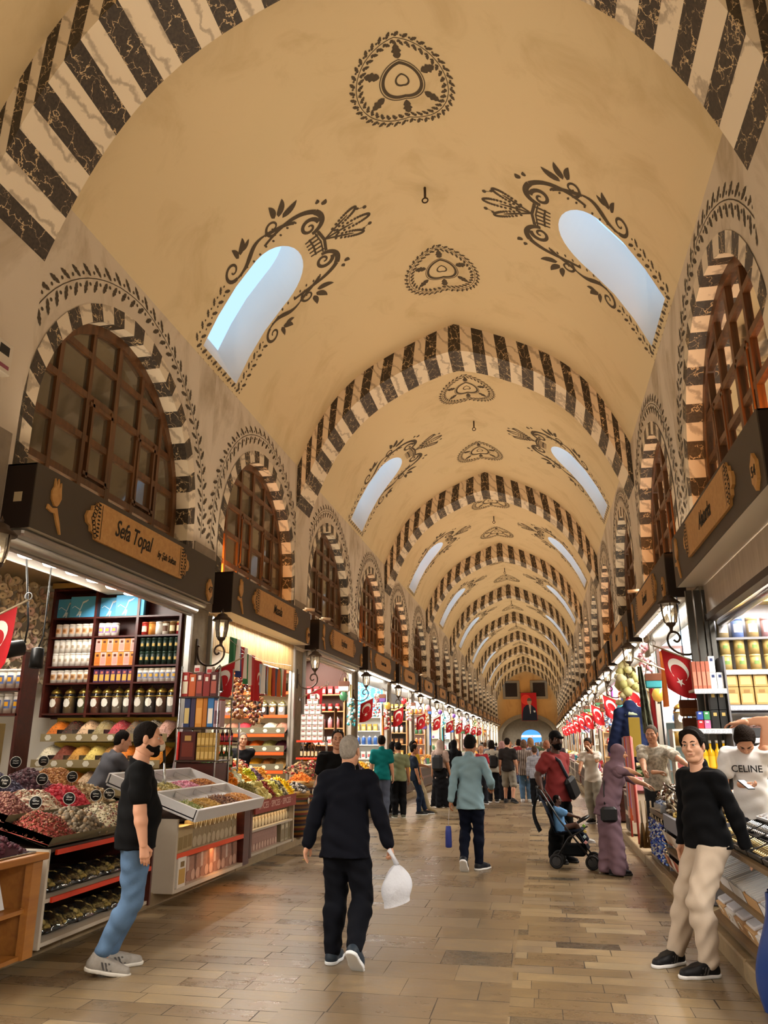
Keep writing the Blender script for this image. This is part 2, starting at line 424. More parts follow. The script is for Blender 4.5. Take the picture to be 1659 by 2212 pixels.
def bez(p0, p1, p2, p3, n=14):
    return [tuple((1 - t) ** 3 * a + 3 * (1 - t) ** 2 * t * b + 3 * (1 - t) * t * t * c + t ** 3 * d for a, b, c, d in zip(p0, p1, p2, p3)) for t in [k / n for k in range(n + 1)]]

def medallion():
    o = Orn(); n = 60
    o.strip([(.30 * math.cos(2 * PI * k / n), .30 * math.sin(2 * PI * k / n)) for k in range(n + 1)], .05)
    o.strip([(.35 * math.cos(2 * PI * k / n), .35 * math.sin(2 * PI * k / n)) for k in range(n + 1)], .015)
    o.strip([(.10 * math.cos(2 * PI * k / n), .10 * math.sin(2 * PI * k / n)) for k in range(n + 1)], .03)
    for k in range(6):
        a = PI / 6 + k * PI / 3; o.leaf(.37 * math.cos(a), .37 * math.sin(a), a, .26, .16)
    o.garland([(.72 * math.cos(2 * PI * k / 72), .72 * math.sin(2 * PI * k / 72)) for k in range(73)], .115, .12, .06, True, .018)
    return o
def cartouche():
    """ornament round a vault window; u across, s down from the apex"""
    o = Orn()
    for g in (-1, 1):
        f = lambda P: [(g * x, y) for x, y in P]
        o.garland(f([(.9, 5.08), (.92, 4.6), (.93, 4.0)]), .2, .15, .07, False, .02)
        o.strip(f(spiral(1.02, 3.72, .2, PI, -1.25 if 1 else 1)), [.07 - .045 * k / 26 for k in range(27)])
        o.strip(f(bez((.82, 3.74), (.72, 3.3), (1.12, 3.3), (1.0, 2.9))), [.03 + .07 * math.sin(PI * k / 14) for k in range(15)])
        o.strip(f(bez((1.0, 2.9), (.92, 2.7), (.9, 2.5), (.78, 2.35))), [.07] * 15)
        o.strip(f(spiral(1.02, 2.72, .17, PI, -1.2)), [.06 - .035 * k / 26 for k in range(27)])
        o.strip(f(bez((.82, 3.0), (.9, 2.6), (.95, 2.2), (.72, 1.95))), [.05 + .05 * k / 14 for k in range(15)])
        o.strip(f(bez((.72, 1.95), (.5, 1.78), (.3, 1.95), (.3, 2.15))), [.12 - .05 * k / 14 for k in range(15)])
        o.strip(f(spiral(.47, 2.15, .19, -PI / 2, 1.3)), [.09 - .06 * k / 26 for k in range(27)])
        for (x, y, a, L, w) in ((1.12, 3.45, -.7, .3, .13), (1.1, 3.5, .1, .26, .1), (1.15, 3.4, -1.3, .24, .1), (1.05, 2.5, -1.2, .38, .13), (1.12, 2.55, -.6, .34, .13), (1.15, 2.62, 0, .28, .12), (.78, 1.8, -1.0, .13, .1), (.86, 1.88, -.5, .1, .08)):
            P = bez((0, 0), (L * .3, -w), (L * .8, -w * .6), (L, .1 * w), 8); Q = bez((L, .1 * w), (L * .6, w * .3), (L * .3, w * .5), (0, w * .3), 6)
            o.poly([(g * (x + p * math.cos(a) - q * math.sin(a)), y + p * math.sin(a) + q * math.cos(a)) for p, q in P + Q[1:-1]])
        for k in range(9): o.leaf(g * (.80 + .02 * math.sin(k * 2)), 2.35 + k * .16, (PI if g > 0 else 0) + .4 * g, .07, .05)
        # plume: side loops of beads
        for dirx, dl in ((.5, 1.0), (.0, 1.15)):
            if dirx == 0 and g < 0: continue
            lo = []
            for k in range(29):
                t = k / 28; a = (t - .5) * 2; rr = .78 * dl * math.cos(a * PI / 2) ** .55 if abs(a) < 1 else 0
                th = math.atan(dirx * .95) + a * .17
                lo.append((g * rr * math.sin(th), 1.98 - rr * math.cos(th)))
            for p in lo: o.dot(*p, .03, 7)
            o.strip([(0, 1.98)] + [(g * q * math.sin(math.atan(dirx * .95)), 1.98 - q * math.cos(math.atan(dirx * .95))) for q in (.2, .4, .58)], [.03, .04, .04, .015])
        o.dot(g * .22, 1.12, .04); o.dot(g * .27, 1.25, .03); o.strip([(g * .22, 1.12), (g * .27, 1.3)], .01)
    # crown between the scrolls
    for a in (-.2, -.1, 0, .1, .2): o.strip([(a, 2.06), (a * .9, 2.34)], .035)
    o.strip([(-.27, 2.04), (0, 1.99), (.27, 2.04)], .06); o.strip([(-.26, 2.1), (0, 2.06), (.26, 2.1)], .03); o.strip([(-.22, 2.24), (0, 2.22), (.22, 2.24)], .04)
    o.garland([(-.95, 5.12), (.95, 5.12)], .2, .15, .07, False, .02)
    return o

# ------------------------------------------------------------------ vault bays
def hole():
    P = [(-.72, 4.98), (.72, 4.98), (.72, 3.25)]
    for k in range(1, 16): a = PI * k / 16; P.append((.72 * math.cos(a), 3.25 - .76 * math.sin(a)))
    return P + [(-.72, 3.25)]
HOLE = hole()
BL = 2 * PITCH
def vault_mesh():
    pts = [(s, y) for s in np.linspace(-SMAX, SMAX, 53) for y in np.linspace(0, BL, 13)]
    hl = [(-s, PITCH + u) for u, s in HOLE]; hr = [(s, PITCH + u) for u, s in HOLE]
    dense = lambda L: [((a[0] * (3 - k) + b[0] * k) / 3, (a[1] * (3 - k) + b[1] * k) / 3) for a, b in zip(L, L[1:] + L[:1]) for k in range(3)]
    hl, hr = dense(hl), dense(hr)
    pts = [p for p in pts if not (inside(hl, *p) or inside(hr, *p))]
    v, f = cdt(pts, [hl, hr], lambda x, y: not (inside(hl, x, y) or inside(hr, x, y)))
    b = MB(); b.add([vpt(s, y) for s, y in v], f, M_VAULT, True)
    for L, sg in ((hl, -1), (hr, 1)):
        n = len(L); A = [Vector(vpt(s, y)) for s, y in L]; D = Vector((sg * .4, 0, .72)); steps = 5
        vs = [a + D * (k / steps) * (1 + 0 * k) for k in range(steps + 1) for a in A]
        b.add(vs, [(k * n + i, k * n + (i + 1) % n, (k + 1) * n + (i + 1) % n, (k + 1) * n + i) for k in range(steps) for i in range(n)], M_SHAFT, True)
    return b
_med, _car = medallion(), cartouche()
vault0 = None
for k in range(-1, NB):
    y0 = PIER0 + BL * k
    if vault0 is None:
        vault0 = tag(vault_mesh().obj('ceiling', None, (0, y0, 0)), 'cream plastered barrel vault with painted grey ornaments', None, 'vault bays', 'structure')
        for yy in (PITCH - 2.35, PITCH + 2.45):
            _med.mapped(lambda u, v: vpt(u, yy + v, .006), 'painted_medallion', vault0)
        for sg in (-1, 1):
            _car.mapped(lambda u, s: vpt(sg * s, PITCH + u, .006), 'painted_cartouche', vault0)
    else: dup(vault0, (0, y0, 0))

# ------------------------------------------------------------------ striped transverse arches
def arch_mesh():
    b = MB(); N = 37; D = .52; g = .012
    rr = np.linspace(0, HW, 400); zi = np.array([Pin(r) for r in rr]); si = np.concatenate([[0], np.cumsum(np.hypot(np.diff(rr), np.diff(zi)))])
    zo = np.array([Pout(r) for r in rr]); so = np.concatenate([[0], np.cumsum(np.hypot(np.diff(rr), np.diff(zo)))])
    def pt(t, outer):
        S = so[-1] if outer else si[-1]; r = float(np.interp(abs(t) * S, so if outer else si, rr)); return XA + math.copysign(r, t), (Pout(r) if outer else Pin(r))
    for i in range(N):
        t0, t1 = -1 + 2 * i / N, -1 + 2 * (i + 1) / N; m = M_BLACK if i % 2 == 0 else M_WHITE
        sub = [t0, t0 * .5 + t1 * .5, t1]; vs = []
        for t in sub:
            (xi, z1), (xo, z2) = pt(t, False), pt(t, True)
            vs += [(xo, -D, z2), (xi, -D, z1), (xi, D, z1), (xo, D, z2)]
        fs = []
        for q in range(2):
            o = q * 4
            fs += [(o, o + 4, o + 5, o + 1), (o + 1, o + 5, o + 6, o + 2), (o + 2, o + 6, o + 7, o + 3)]
        b.add(vs, fs, m)
    # plastered legs below the stripes
    for sg in (-1, 1):
        b.box((XA + sg * (HW - .012), -D, 3.6), (XA + sg * (HW + .3), D, Pin(HW)), M_WALL)
    return b
for k in range(0, NB + 1):
    if k == 0: arch0 = tag(arch_mesh().obj('trim_1', None, (0, PIER0, 0)), 'black and white striped arch crossing the vault', None, 'striped arches', 'structure')
    else: a = dup(arch0, (0, PIER0 + BL * k, 0)); a.name = 'trim_%d' % (k + 1)

# iron hooks at the bay centres
def hook():
    h = thing('ceiling_hook', 'black iron hook hanging from the crown of the vault', 'hook', (XA, 0, Pout(0)), 0, 'ceiling hooks')
    MB().tube([(0, 0, .02), (0, 0, -.22)], .022, M_IRON, 8).obj('rod', h)
    MB().tube([(.05 * math.cos(t), 0, -.27 + .05 * math.sin(t)) for t in np.linspace(0, 2 * PI, 17)[:-1]], .013, M_IRON, 6, closed=True).obj('ring', h)
    return h
hk = hook(); hk.location.y = PIER0 + PITCH
for k in range(1, 6): dup(hk, (XA, PIER0 + PITCH + BL * k, Pout(0)))

# ------------------------------------------------------------------ side walls with the shop arches
LZ = 5.02
M_ROUGH = mat('rough_pier_render', '8f8373', .9, var=.35, vscale=5, bump=.4, bscale=12)
def arc(a, za, n=26, zlow=FB + .02, step=None):
    h = za - LZ; c = (h * h - a * a) / (2 * a); R = a + c; th = math.acos(max(-1, min(1, c / R)))
    P = [(a, zlow)]
    for k in range(n + 1):
        t = th * k / n; P.append((-c + R * math.cos(t), LZ + R * math.sin(t)))
    return P + [(-x, z) for x, z in P[::-1][1:]]
AO, AI = 2.14, 1.92                                  # ring outer, inner half width
ZO, ZI = 7.2, 6.97
INNER = arc(AI, ZI, 13)
def wall_mesh(sg):
    """one shop width of wall above the sign boards, local y from 0 to PITCH; plane faces the hall"""
    X = XA + sg * HW; cy = PITCH / 2; hole_ = [(cy + y, z) for y, z in INNER]
    outline = [(0, FB), (PITCH, FB), (PITCH, ZC + .02), (0, ZC + .02)]
    pts = [(y, z) for y in np.linspace(0, PITCH, 9) for z in np.linspace(FB, ZC + .02, 8) if not inside(hole_, y, z)]
    v, f = cdt(pts, [hole_], lambda y, z: not inside(hole_, y, z) and abs(y - cy) < PITCH)
    b = MB().add([(X, y, z) for y, z in v], f, M_WALL)
    for y0, y1 in ((-.001, .4), (PITCH - .4, PITCH + .001)): b.box((X - sg * .02, y0, FB), (X, y1, 4.68), M_ROUGH)
    return b
def garl():
    o = Orn(); n = 40; h = arc(2.42, 7.52, 20, 4.78); o.garland(h, .24, .2, .075, True, .024); return o
GAR = garl()
def voussoirs(sg, b=None):
    """ring of blocks: face in the wall plane and the inner return"""
    b = MB(); X = XA + sg * HW; dep = .27; e = -.012 * sg
    def sample(P, n):
        d = np.concatenate([[0], np.cumsum([math.hypot(q[0] - p[0], q[1] - p[1]) for p, q in zip(P, P[1:])])]); t = np.linspace(0, d[-1], n + 1)
        return list(zip(np.interp(t, d, [p[0] for p in P]), np.interp(t, d, [p[1] for p in P])))
    n = 31; I, O = sample(arc(AI, ZI, 40, 4.1), n), sample(arc(AO, ZO, 40, 4.1), n)
    for i in range(n):
        m = M_BLACK if i % 2 == 1 else M_WHITE
        (y0, z0), (y1, z1), (Y0, Z0), (Y1, Z1) = I[i], I[i + 1], O[i], O[i + 1]
        vs = [(X + e, y0, z0), (X + e, y1, z1), (X + e, Y1, Z1), (X + e, Y0, Z0), (X + sg * dep, y0, z0), (X + sg * dep, y1, z1)]
        b.add(vs, [(0, 1, 2, 3), (1, 0, 4, 5)], m)
    return b
def lattice(sg):
    """brown wooden grid"""
    b = MB(); X = XA + sg * (HW + .26); a = AI - .02; w = .05
    def beam(p, q, t=.07, d=.07): 
        (y0, z0), (y1, z1) = p, q; L = math.hypot(y1 - y0, z1 - z0); an = math.atan2(z1 - z0, y1 - y0)
        T = Matrix.Translation((X, y0, z0)) @ Matrix.Rotation(an, 4, 'X')
        b.box((-d / 2, -.0, -t / 2), (d / 2, L, t / 2), M_WIN, T)
    P = arc(a - .04, ZI - .06, 13, FT - .3)
    for p, q in zip(P, P[1:]): beam(p, q, .13, .12)
    def top(y):
        A = arc(a, ZI - .02, 40)
        zs = [z for (yy, z) in A if abs(yy - y) < .12]
        yy = sorted(A, key=lambda p: abs(p[0] - y))[0]; return yy[1]
    for i in range(1, 6): y = -a + 2 * a * i / 6; beam((y, FT - .3), (y, top(y)), .075 if i != 3 else .1, .08)
    for z in (4.75, 5.3, 5.85, 6.4):
        c = [abs(yy) for (yy, zz) in arc(a, ZI - .02, 60) if zz >= z - .02]; hw = max(c) if c else .3
        beam((-hw, z), (hw, z), .085, .075)
    # two opening casements
    for (ya, yb, za, zb) in ((-.6, 0, 4.8, 5.85), (.6, 1.2, 4.8, 5.85)):
        for p, q in (((ya + .08, za), (ya + .08, zb)), ((yb - .08, za), (yb - .08, zb)), ((ya, zb - .08), (yb, zb - .08)), ((ya, za + .05), (yb, za + .05))): beam(p, q, .045, .11)
    return b
def pane_mesh(sg):
    X = XA + sg * (HW + .26); P = arc(AI - .03, ZI - .03, 13, FT - .3); b = MB()
    return b.add([(X, y, z) for y, z in P], [tuple(range(len(P)))], M_PANE)
M_ROOM = mat('dim_upper_room', '8a7a60', .9, var=.3, vscale=2)
M_CLOTH = mat('pale_stored_cloth', 'b5ab95', .9, var=.3, vscale=5)
def room_mesh(sg):
    X0 = XA + sg * (HW + .3); X1 = XA + sg * (HW + 1.6); b = MB(); y = AI + .1
    vs = [(X0, -y, 4.2), (X0, y, 4.2), (X0, y, 7), (X0, -y, 7), (X1, -y, 4.2), (X1, y, 4.2), (X1, y, 7), (X1, -y, 7)]
    b.add(vs, [(4, 5, 6, 7), (0, 1, 5, 4), (3, 2, 6, 7), (0, 3, 7, 4), (1, 2, 6, 5)], M_ROOM)
    r = random.Random(3)
    for k in range(7):
        yy = r.uniform(-1.5, 1.2); h = r.uniform(.3, .9); b.box((X0 + sg * .35, yy, 4.2), (X0 + sg * .9, yy + r.uniform(.3, .6), 4.3 + h), r.choice([M_CLOTH, M_ROOM, M_CLOTH]), Matrix.Rotation(0, 4, 'X'))
    return b
wn = 0
for sg, side in ((-1, 'left'), (1, 'right')):
    w0 = None
    for i in range(-2, 2 * NB):
        y0 = PIER0 + PITCH * i; wn += 1
        if w0 is None:
            w0 = tag(wall_mesh(sg).obj('wall_' + side, None, (0, y0, 0)), None, None, None, 'structure')
            GAR.mapped(lambda y, z: (XA + sg * (HW - .006), PITCH / 2 + y, z), 'painted_garland', w0)
            win = tag(bpy.data.objects.new('window_1', pane_mesh(sg).mesh('pane')), None, None, None, 'structure'); COL.objects.link(win); win.location = (0, y0 + PITCH / 2, 0); win.name = 'window_%d' % wn
            lattice(sg).obj('wooden_grid', win); voussoirs(sg).obj('voussoir_ring', win); room_mesh(sg).obj('upper_room', win); w1 = win
        else:
            dup(w0, (0, y0, 0)); a = dup(w1, (0, y0 + PITCH / 2, 0)); a.name = 'window_%d' % wn
# warm lamps that stand on some sign boards and light the arch reveals
for sg, idx in ((-1, (1, 3, 4)), (1, (0, 1, 3, 5))):
    for i in idx:
        y = PIER0 + PITCH * (i + .5)
        area('reveal_lamp', (XA + sg * (HW + .2), y - 1.62 * (1 if sg > 0 else 1), 4.6), (0, 1, .25), .2, .5, 40, 'ff9a3c', 2.4)

# ------------------------------------------------------------------ floor, kerbs, shop shells, end walls
YB = PIER0 - 2 * PITCH - .2
def plane(name, pts, m, **k):
    b = MB(); b.add(pts, [tuple(range(len(pts)))], m); return tag(b.obj(name), None, None, None, 'structure')
plane('floor', [(KL - .4, YB, 0), (KR + .4, YB, 0), (KR + .4, YEND + 3, 0), (KL - .4, YEND + 3, 0)], M_FLOOR)
for sg, side, kx in ((-1, 'left', KL), (1, 'right', KR)):
    b = MB(); r = random.Random(5); y = YB
    while y < YEND - .3:
        L = r.uniform(1.1, 1.9); h = PZ + r.uniform(-.012, .006); b.box((kx, y + .006, -.02), (kx + sg * .5, min(y + L, YEND - .3) - .006, h), M_KERB, None, .012); y += L
    tag(b.obj('trim_kerb_' + side), None, None, None, 'structure')
    DEP = 3.5 if sg < 0 else 3.2
    b = MB(); X0 = kx + sg * .45; X1 = XA + sg * (HW + DEP)
    b.add([(X0, YB, PZ - .01), (X0, YEND, PZ - .01), (X1, YEND, PZ - .01), (X1, YB, PZ - .01)], [(0, 1, 2, 3)], M_KERB)
    tag(b.obj('floor_platform_' + side), None, None, None, 'structure')
    b = MB(); b.box((X1, YB, 0), (X1 + sg * .1, YEND, 4.3), M_OFFW)
    tag(b.obj('wall_back_' + side), None, None, None, 'structure')
    b = MB(); b.box((XA + sg * (HW + .02), YB, 4.12), (X1, YEND, 4.19), M_INT)
    tag(b.obj('ceiling_shops_' + side), None, None, None, 'structure')
    p0 = None
    for i in range(-2, 2 * NB + 1):
        yy = PIER0 + PITCH * i
        if p0 is None:
            b = MB(); b.box((XA + sg * (HW + .0), -.36, PZ - .03), (XA + sg * (HW + .1), .36, FB + .7), M_STONE, None, .03)
            b.box((XA + sg * (HW + .1), -.1, PZ - .03), (X1, .1, 4.15), M_OFFW)
            p0 = tag(b.obj('wall_pier_' + side, None, (0, yy, 0)), None, None, None, 'structure')
        else: dup(p0, (0, yy, 0))
plane('wall_near', [(XL - 4, YB, 0), (XR + 4, YB, 0), (XR + 4, YB, 11.5), (XL - 4, YB, 11.5)], M_OFFW)
# end wall with a stone gate, two windows, a door onto a bright screen
def endwall():
    cx = XA; b = MB(); Y = YEND; gate = [(cx - 3.3, 0)] + [(cx + 3.3 * math.cos(t), 2.2 + 2.5 * math.sin(t)) for t in np.linspace(PI, 0, 25)] + [(cx + 3.3, 0)]
    n = len(gate); out = [(cx - 4.2, -.05), (cx + 4.2, -.05), (cx + 4.2, 11.4), (cx - 4.2, 11.4)]
    v, f = cdt(out, [gate], lambda x, z: not inside(gate, x, z))
    b.add([(x, Y, z) for x, z in v], f, M_ENDW); o = tag(b.obj('wall_end'), None, None, None, 'structure')
    b = MB(); 
    g2 = [(cx + (x - cx) * 1.13, z * 1.1 if z > 2 else z) for x, z in gate]
    b.add([(x, Y - .12, z) for x, z in gate] + [(x, Y - .12, z) for x, z in g2] + [(x, Y + .9, z) for x, z in gate] , [(i, i + 1, n + i + 1, n + i) for i in range(n - 1)] + [(i + 1, i, 2 * n + i, 2 * n + i + 1) for i in range(n - 1)], M_STONE)
    b.obj('stone_arch', o)
    d = [(cx - .95, 0)] + [(cx - .95 + .0, 2.3)] + [(cx + .3 + 1.25 * math.cos(t), 2.3 + .95 * math.sin(t)) for t in np.linspace(PI, 0, 15)] + [(cx + 1.55, 0)]
    v, f = cdt([(cx - 3.5, 0), (cx + 3.5, 0), (cx + 3.5, 4.8), (cx - 3.5, 4.8)], [d], lambda x, z: not inside(d, x, z))
    b = MB(); b.add([(x, Y + .9, z) for x, z in v], f, mat('grey_gate_masonry', '7b7467', .9, var=.3, vscale=4, bump=.3)); b.obj('inner_wall', o)
    M_SCR = mat('bright_blue_screen', '4f9be8', .5, emit=1.1); M_SCW = mat('white_screen_band', 'eef4ff', .5, emit=1.2); M_SCRR = mat('red_screen_words', 'd8404a', .5, emit=1)
    s = thing('advert_screen', 'bright blue illuminated board with a red lettered band beyond the far gate', 'screen', (cx + .3, Y + 3, 0))
    MB().box((-1.9, 0, 0), (1.9, .08, 3.6), M_SCR).obj('panel', s); MB().box((-1.6, -.02, 2.35), (1.6, 0, 2.62), M_SCW).obj('band', s)
    MB().add([(-1.7, -.015, .9), (-1.7, -.015, 1.5), (1.0, -.015, 0)], [(0, 2, 1)], M_SCW).obj('white_sweep', s)
    text('TÜRKİYE CUMHURİYETİ', 'red_lettering', M_SCRR, .2, s, Matrix.Translation((0, -.03, 2.48)) @ Matrix.Rotation(PI / 2, 4, 'X'), .003, 0)
    for x in (-2.95, .5):
        w = tag(MB().box((cx + x + .32, Y - .05, 7.25), (cx + x + 2.13 - .32, Y + .05, 8.95), mat('dark_shutter', '251b18', .5)).obj('window_91'), None, None, None, 'structure')
        bb = MB()
        for a, c in (((0, 6.95), (2.13, 7.25)), ((0, 8.95), (2.13, 9.2)), ((0, 7.25), (.32, 8.95)), ((1.81, 7.25), (2.13, 8.95))): bb.box((cx + x + a[0], Y - .1, a[1]), (cx + x + c[0], Y + .0, c[1]), M_STONE)
        bb.obj('stone_frame', w)
    # portrait banner
    bn = thing('portrait_banner', 'hanging red banner with a portrait of a man in a dark suit', 'banner', (cx + .25, Y - .5, 4.3))
    Tn = Matrix.Rotation(PI / 2, 4, 'X'); RED = mat('flag_red', 'b3121c', .7); P = lambda pts, m, nm, yo: MB().add([(x, -yo, z) for x, z in pts], [tuple(range(len(pts)))], m).obj(nm, bn)
    MB().box((-.95, 0, 0), (.95, .03, 3.4), RED).obj('cloth', bn); MB().tube([(-1.1, .015, 3.4), (1.1, .015, 3.4)], .03, M_IRON).obj('rod', bn)
    P([(-.35 + .62 * math.cos(t), 2.55 + .62 * math.sin(t)) for t in np.linspace(0, 2 * PI, 25)[:-1]], mat('bright_red', 'd8382c', .7), 'red_disc', .004)
    P([(-.92, .02), (.92, .02), (.9, .9), (.75, 1.5), (.3, 1.9), (-.3, 1.9), (-.7, 1.55), (-.85, .9)], mat('navy_suit_cloth', '1c2438', .8), 'suit', .008)
    P([(-.02, 1.9), (.24, 1.9), (.16, .9), (.1, .8)], mat('shirt_white', 'dcdcdc', .8), 'shirt', .012); P([(.07, 1.85), (.15, 1.85), (.16, 1.2), (.1, 1.2)], mat('tie_red', '6a2026', .8), 'tie', .016)
    P([(.05 + .27 * math.cos(t), 2.3 + .4 * math.sin(t)) for t in np.linspace(0, 2 * PI, 21)[:-1]], mat('portrait_skin', 'b08a72', .8), 'face', .012); P([(.05 + .29 * math.cos(t), 2.42 + .34 * math.sin(t)) for t in np.linspace(-.1, PI + .1, 15)], mat('grey_hair', '5c5148', .8), 'hair', .016)
    P([(.55, 1.0), (.72, 1.0), (.75, 1.2), (.5, 1.25)], mat('shirt_white'), 'pocket_square', .012)
endwall()
# ------------------------------------------------------------------ sign boards (local x to the viewer's right, local y into the shop)
def shop_frame(sg, i, z=0.0):
    """matrix of shop i on a side: origin on the sign board face at the shop's centre"""
    Y = PIER0 + PITCH * (i + .5)
    return (FL if sg < 0 else FR, Y, z), (PI / 2 if sg < 0 else -PI / 2)
def plate_outline(hw, h):
    P = []
    for s in (1, -1):
        q = [(hw - .28, -h), (hw - .18, -h * .97), (hw - .16, -h * .72), (hw - .08, -h * .66), (hw - .07, -h * .4), (hw, -h * .3), (hw + .03, 0), (hw, h * .3), (hw - .07, h * .4), (hw - .08, h * .66), (hw - .16, h * .72), (hw - .18, h * .97), (hw - .28, h)]
        P += q if s == 1 else [(-x, -z) for x, z in q]
    return P
def leafcut(cx, cz, sgn, r):
    """scrollwork cut into the ends of a name plate: little rings and leaves as dark inlay"""
    o = Orn()
    rr = random.Random(11)
    for k in range(9):
        z = cz - .18 + .36 * (k / 8); w = .10 * (1 - abs(k - 4) / 6)
        o.strip([(cx + sgn * (.06 + w) + .034 * math.cos(t), z + .028 * math.sin(t)) for t in np.linspace(0, 2 * PI, 11)], .011)
        o.leaf(cx + sgn * .02, z + .01, 0 if sgn > 0 else PI, .06, .03)
        if k % 2: o.dot(cx + sgn * (.13 + w * .4), z, .013)
    o.strip([(cx - sgn * .01, cz - .2), (cx - sgn * .01, cz + .2)], .012)
    return o
FX = lambda x, z, y=0.0: (x, y, z)
FACE = Matrix.Rotation(PI / 2, 4, 'X')               # text plane -> facing local -y
def tulip_poly():
    a = [(-.02, 0), (-.075, .06), (-.085, .14), (-.05, .2), (-.045, .29), (-.015, .21), (.01, .3), (.03, .2), (.06, .27), (.07, .18), (.085, .1), (.05, .03), (.02, 0)]
    s = [(0, -.02), (-.05, -.035), (-.12, -.01), (-.13, -.06), (-.06, -.08), (.0, -.075), (.05, -.17), (.12, -.27), (.14, -.27), (.1, -.16), (.05, -.06), (.03, -.01)]
    return a, s
def sign(sg, i, name, num, sub=None, detail=True, label=None, group=None):
    loc, rz = shop_frame(sg, i)
    t = thing('sign_board', label, 'sign', loc, rz, group)
    hw = (PITCH - .74) / 2; off = .045 if sg < 0 else -.045
    b = MB().box((-hw + off, 0, FB), (hw + off, .012, FT), M_BOARD); d = .36
    b.box((-hw + off, .012, FB), (-hw + off + .02, d, FT), M_BOARDS); b.box((hw + off - .02, .012, FB), (hw + off, d, FT), M_BOARDS)
    b.box((-hw + off, .012, FT - .015), (hw + off, d, FT), M_BOARDS); b.box((-hw + off + .02, .012, FB), (hw + off - .02, d, FB + .02), M_OFFW)
    b.obj('board', t)
    p = MB().prism(plate_outline(1.28, .225), Matrix.Translation((0, -.001, 4.05)) @ FACE, .03, M_PLY).obj('name_plate', t)
    p.location = (0, 0, 0)
    if detail:
        for s in (-1, 1):
            leafcut(s * 1.02, 4.05, s, .1).mapped(lambda x, z: (x, -.034, z), 'scrollwork', p, M_INK)
    body, size, sx = (name, .23, .8) if not sub else (name, .24, .85)
    T0 = lambda x, z: Matrix.Translation((x, -.034, z)) @ FACE
    if sub: text(body, 'lettering', M_INK, .285, p, T0(-.27, 4.07), .002, .35, sx=.74); text(sub, 'small_lettering', M_INK, .13, p, T0(.62, 4.01), .002, .35, sx=.74)
    else: text(body, 'lettering', M_INK, .25 if len(name) < 11 else .17, p, T0(0, 4.05), .002, .38, sx=.74)
    if sub: MB().box((-hw + off - .004, .13, 3.95), (-hw + off, .22, 4.05), mat('cream_sticker', 'b8a888', .6)).obj('sticker', t)
    a, s = tulip_poly()
    e = MB(); T = Matrix.Translation((-1.9 + off, -.001, 3.99)) @ FACE
    e.prism(a, T, .02, M_PLY); e.prism(s, T, .02, M_PLY); e.obj('tulip_emblem', t)
    n = MB(); n.prism([(0, -.17), (.05, -.11), (.085, -.08), (.085, .08), (.05, .11), (0, .17), (-.05, .11), (-.085, .08), (-.085, -.08), (-.05, -.11)], Matrix.Translation((2.03 + off, -.001, 3.86)) @ FACE, .03, M_PLY)
    n = n.obj('number_plaque', t)
    text(str(num), 'digits', M_INK, .13, n, Matrix.Translation((2.03 + off, -.034, 3.86)) @ FACE, .002, .1)
    return t
LNAMES = {0: ('Sefa Topal', 47, 'by Şah Sultan'), 1: ('Masala', 49, None), 2: ('Hayfene', 53, None), 3: ('Osmanlı Lokum', 55, None), 4: ('Ucuzcular Baharat', 57, None)}
RNAMES = {0: ('Alaturka', 54, None), 1: ('İncedal', 56, None), 2: ('Hazer', 58, None)}
ordw = ['first', 'second', 'third', 'fourth', 'fifth', 'sixth', 'seventh', 'eighth', 'ninth', 'tenth', 'eleventh', 'twelfth', 'thirteenth', 'fourteenth', 'fifteenth', 'sixteenth', 'seventeenth', 'eighteenth']
for sg, side, NM in ((-1, 'left', LNAMES), (1, 'right', RNAMES)):
    far = None
    for i in range(-1, 2 * NB):
        if i in NM:
            nm = NM[i]; sign(sg, i, nm[0], nm[1], nm[2], i < 3, 'brown shop sign board with a wooden plate reading ' + nm[0], 'shop sign boards')
        else:
            lb = 'brown shop sign board over the %s shop on the %s side' % (ordw[max(i, 0)], side) if i >= 0 else 'brown shop sign board beside the camera on the %s side' % side
            if far is None or i < 6: far = sign(sg, i, ['Baharat', 'Lokum', 'Çarşı', 'Kuruyemiş', 'Hediye'][i % 5], 59 + 2 * i - (sg < 0), None, False, lb, 'shop sign boards')
            else:
                loc, rz = shop_frame(sg, i); dup(far, loc, rz, lb)

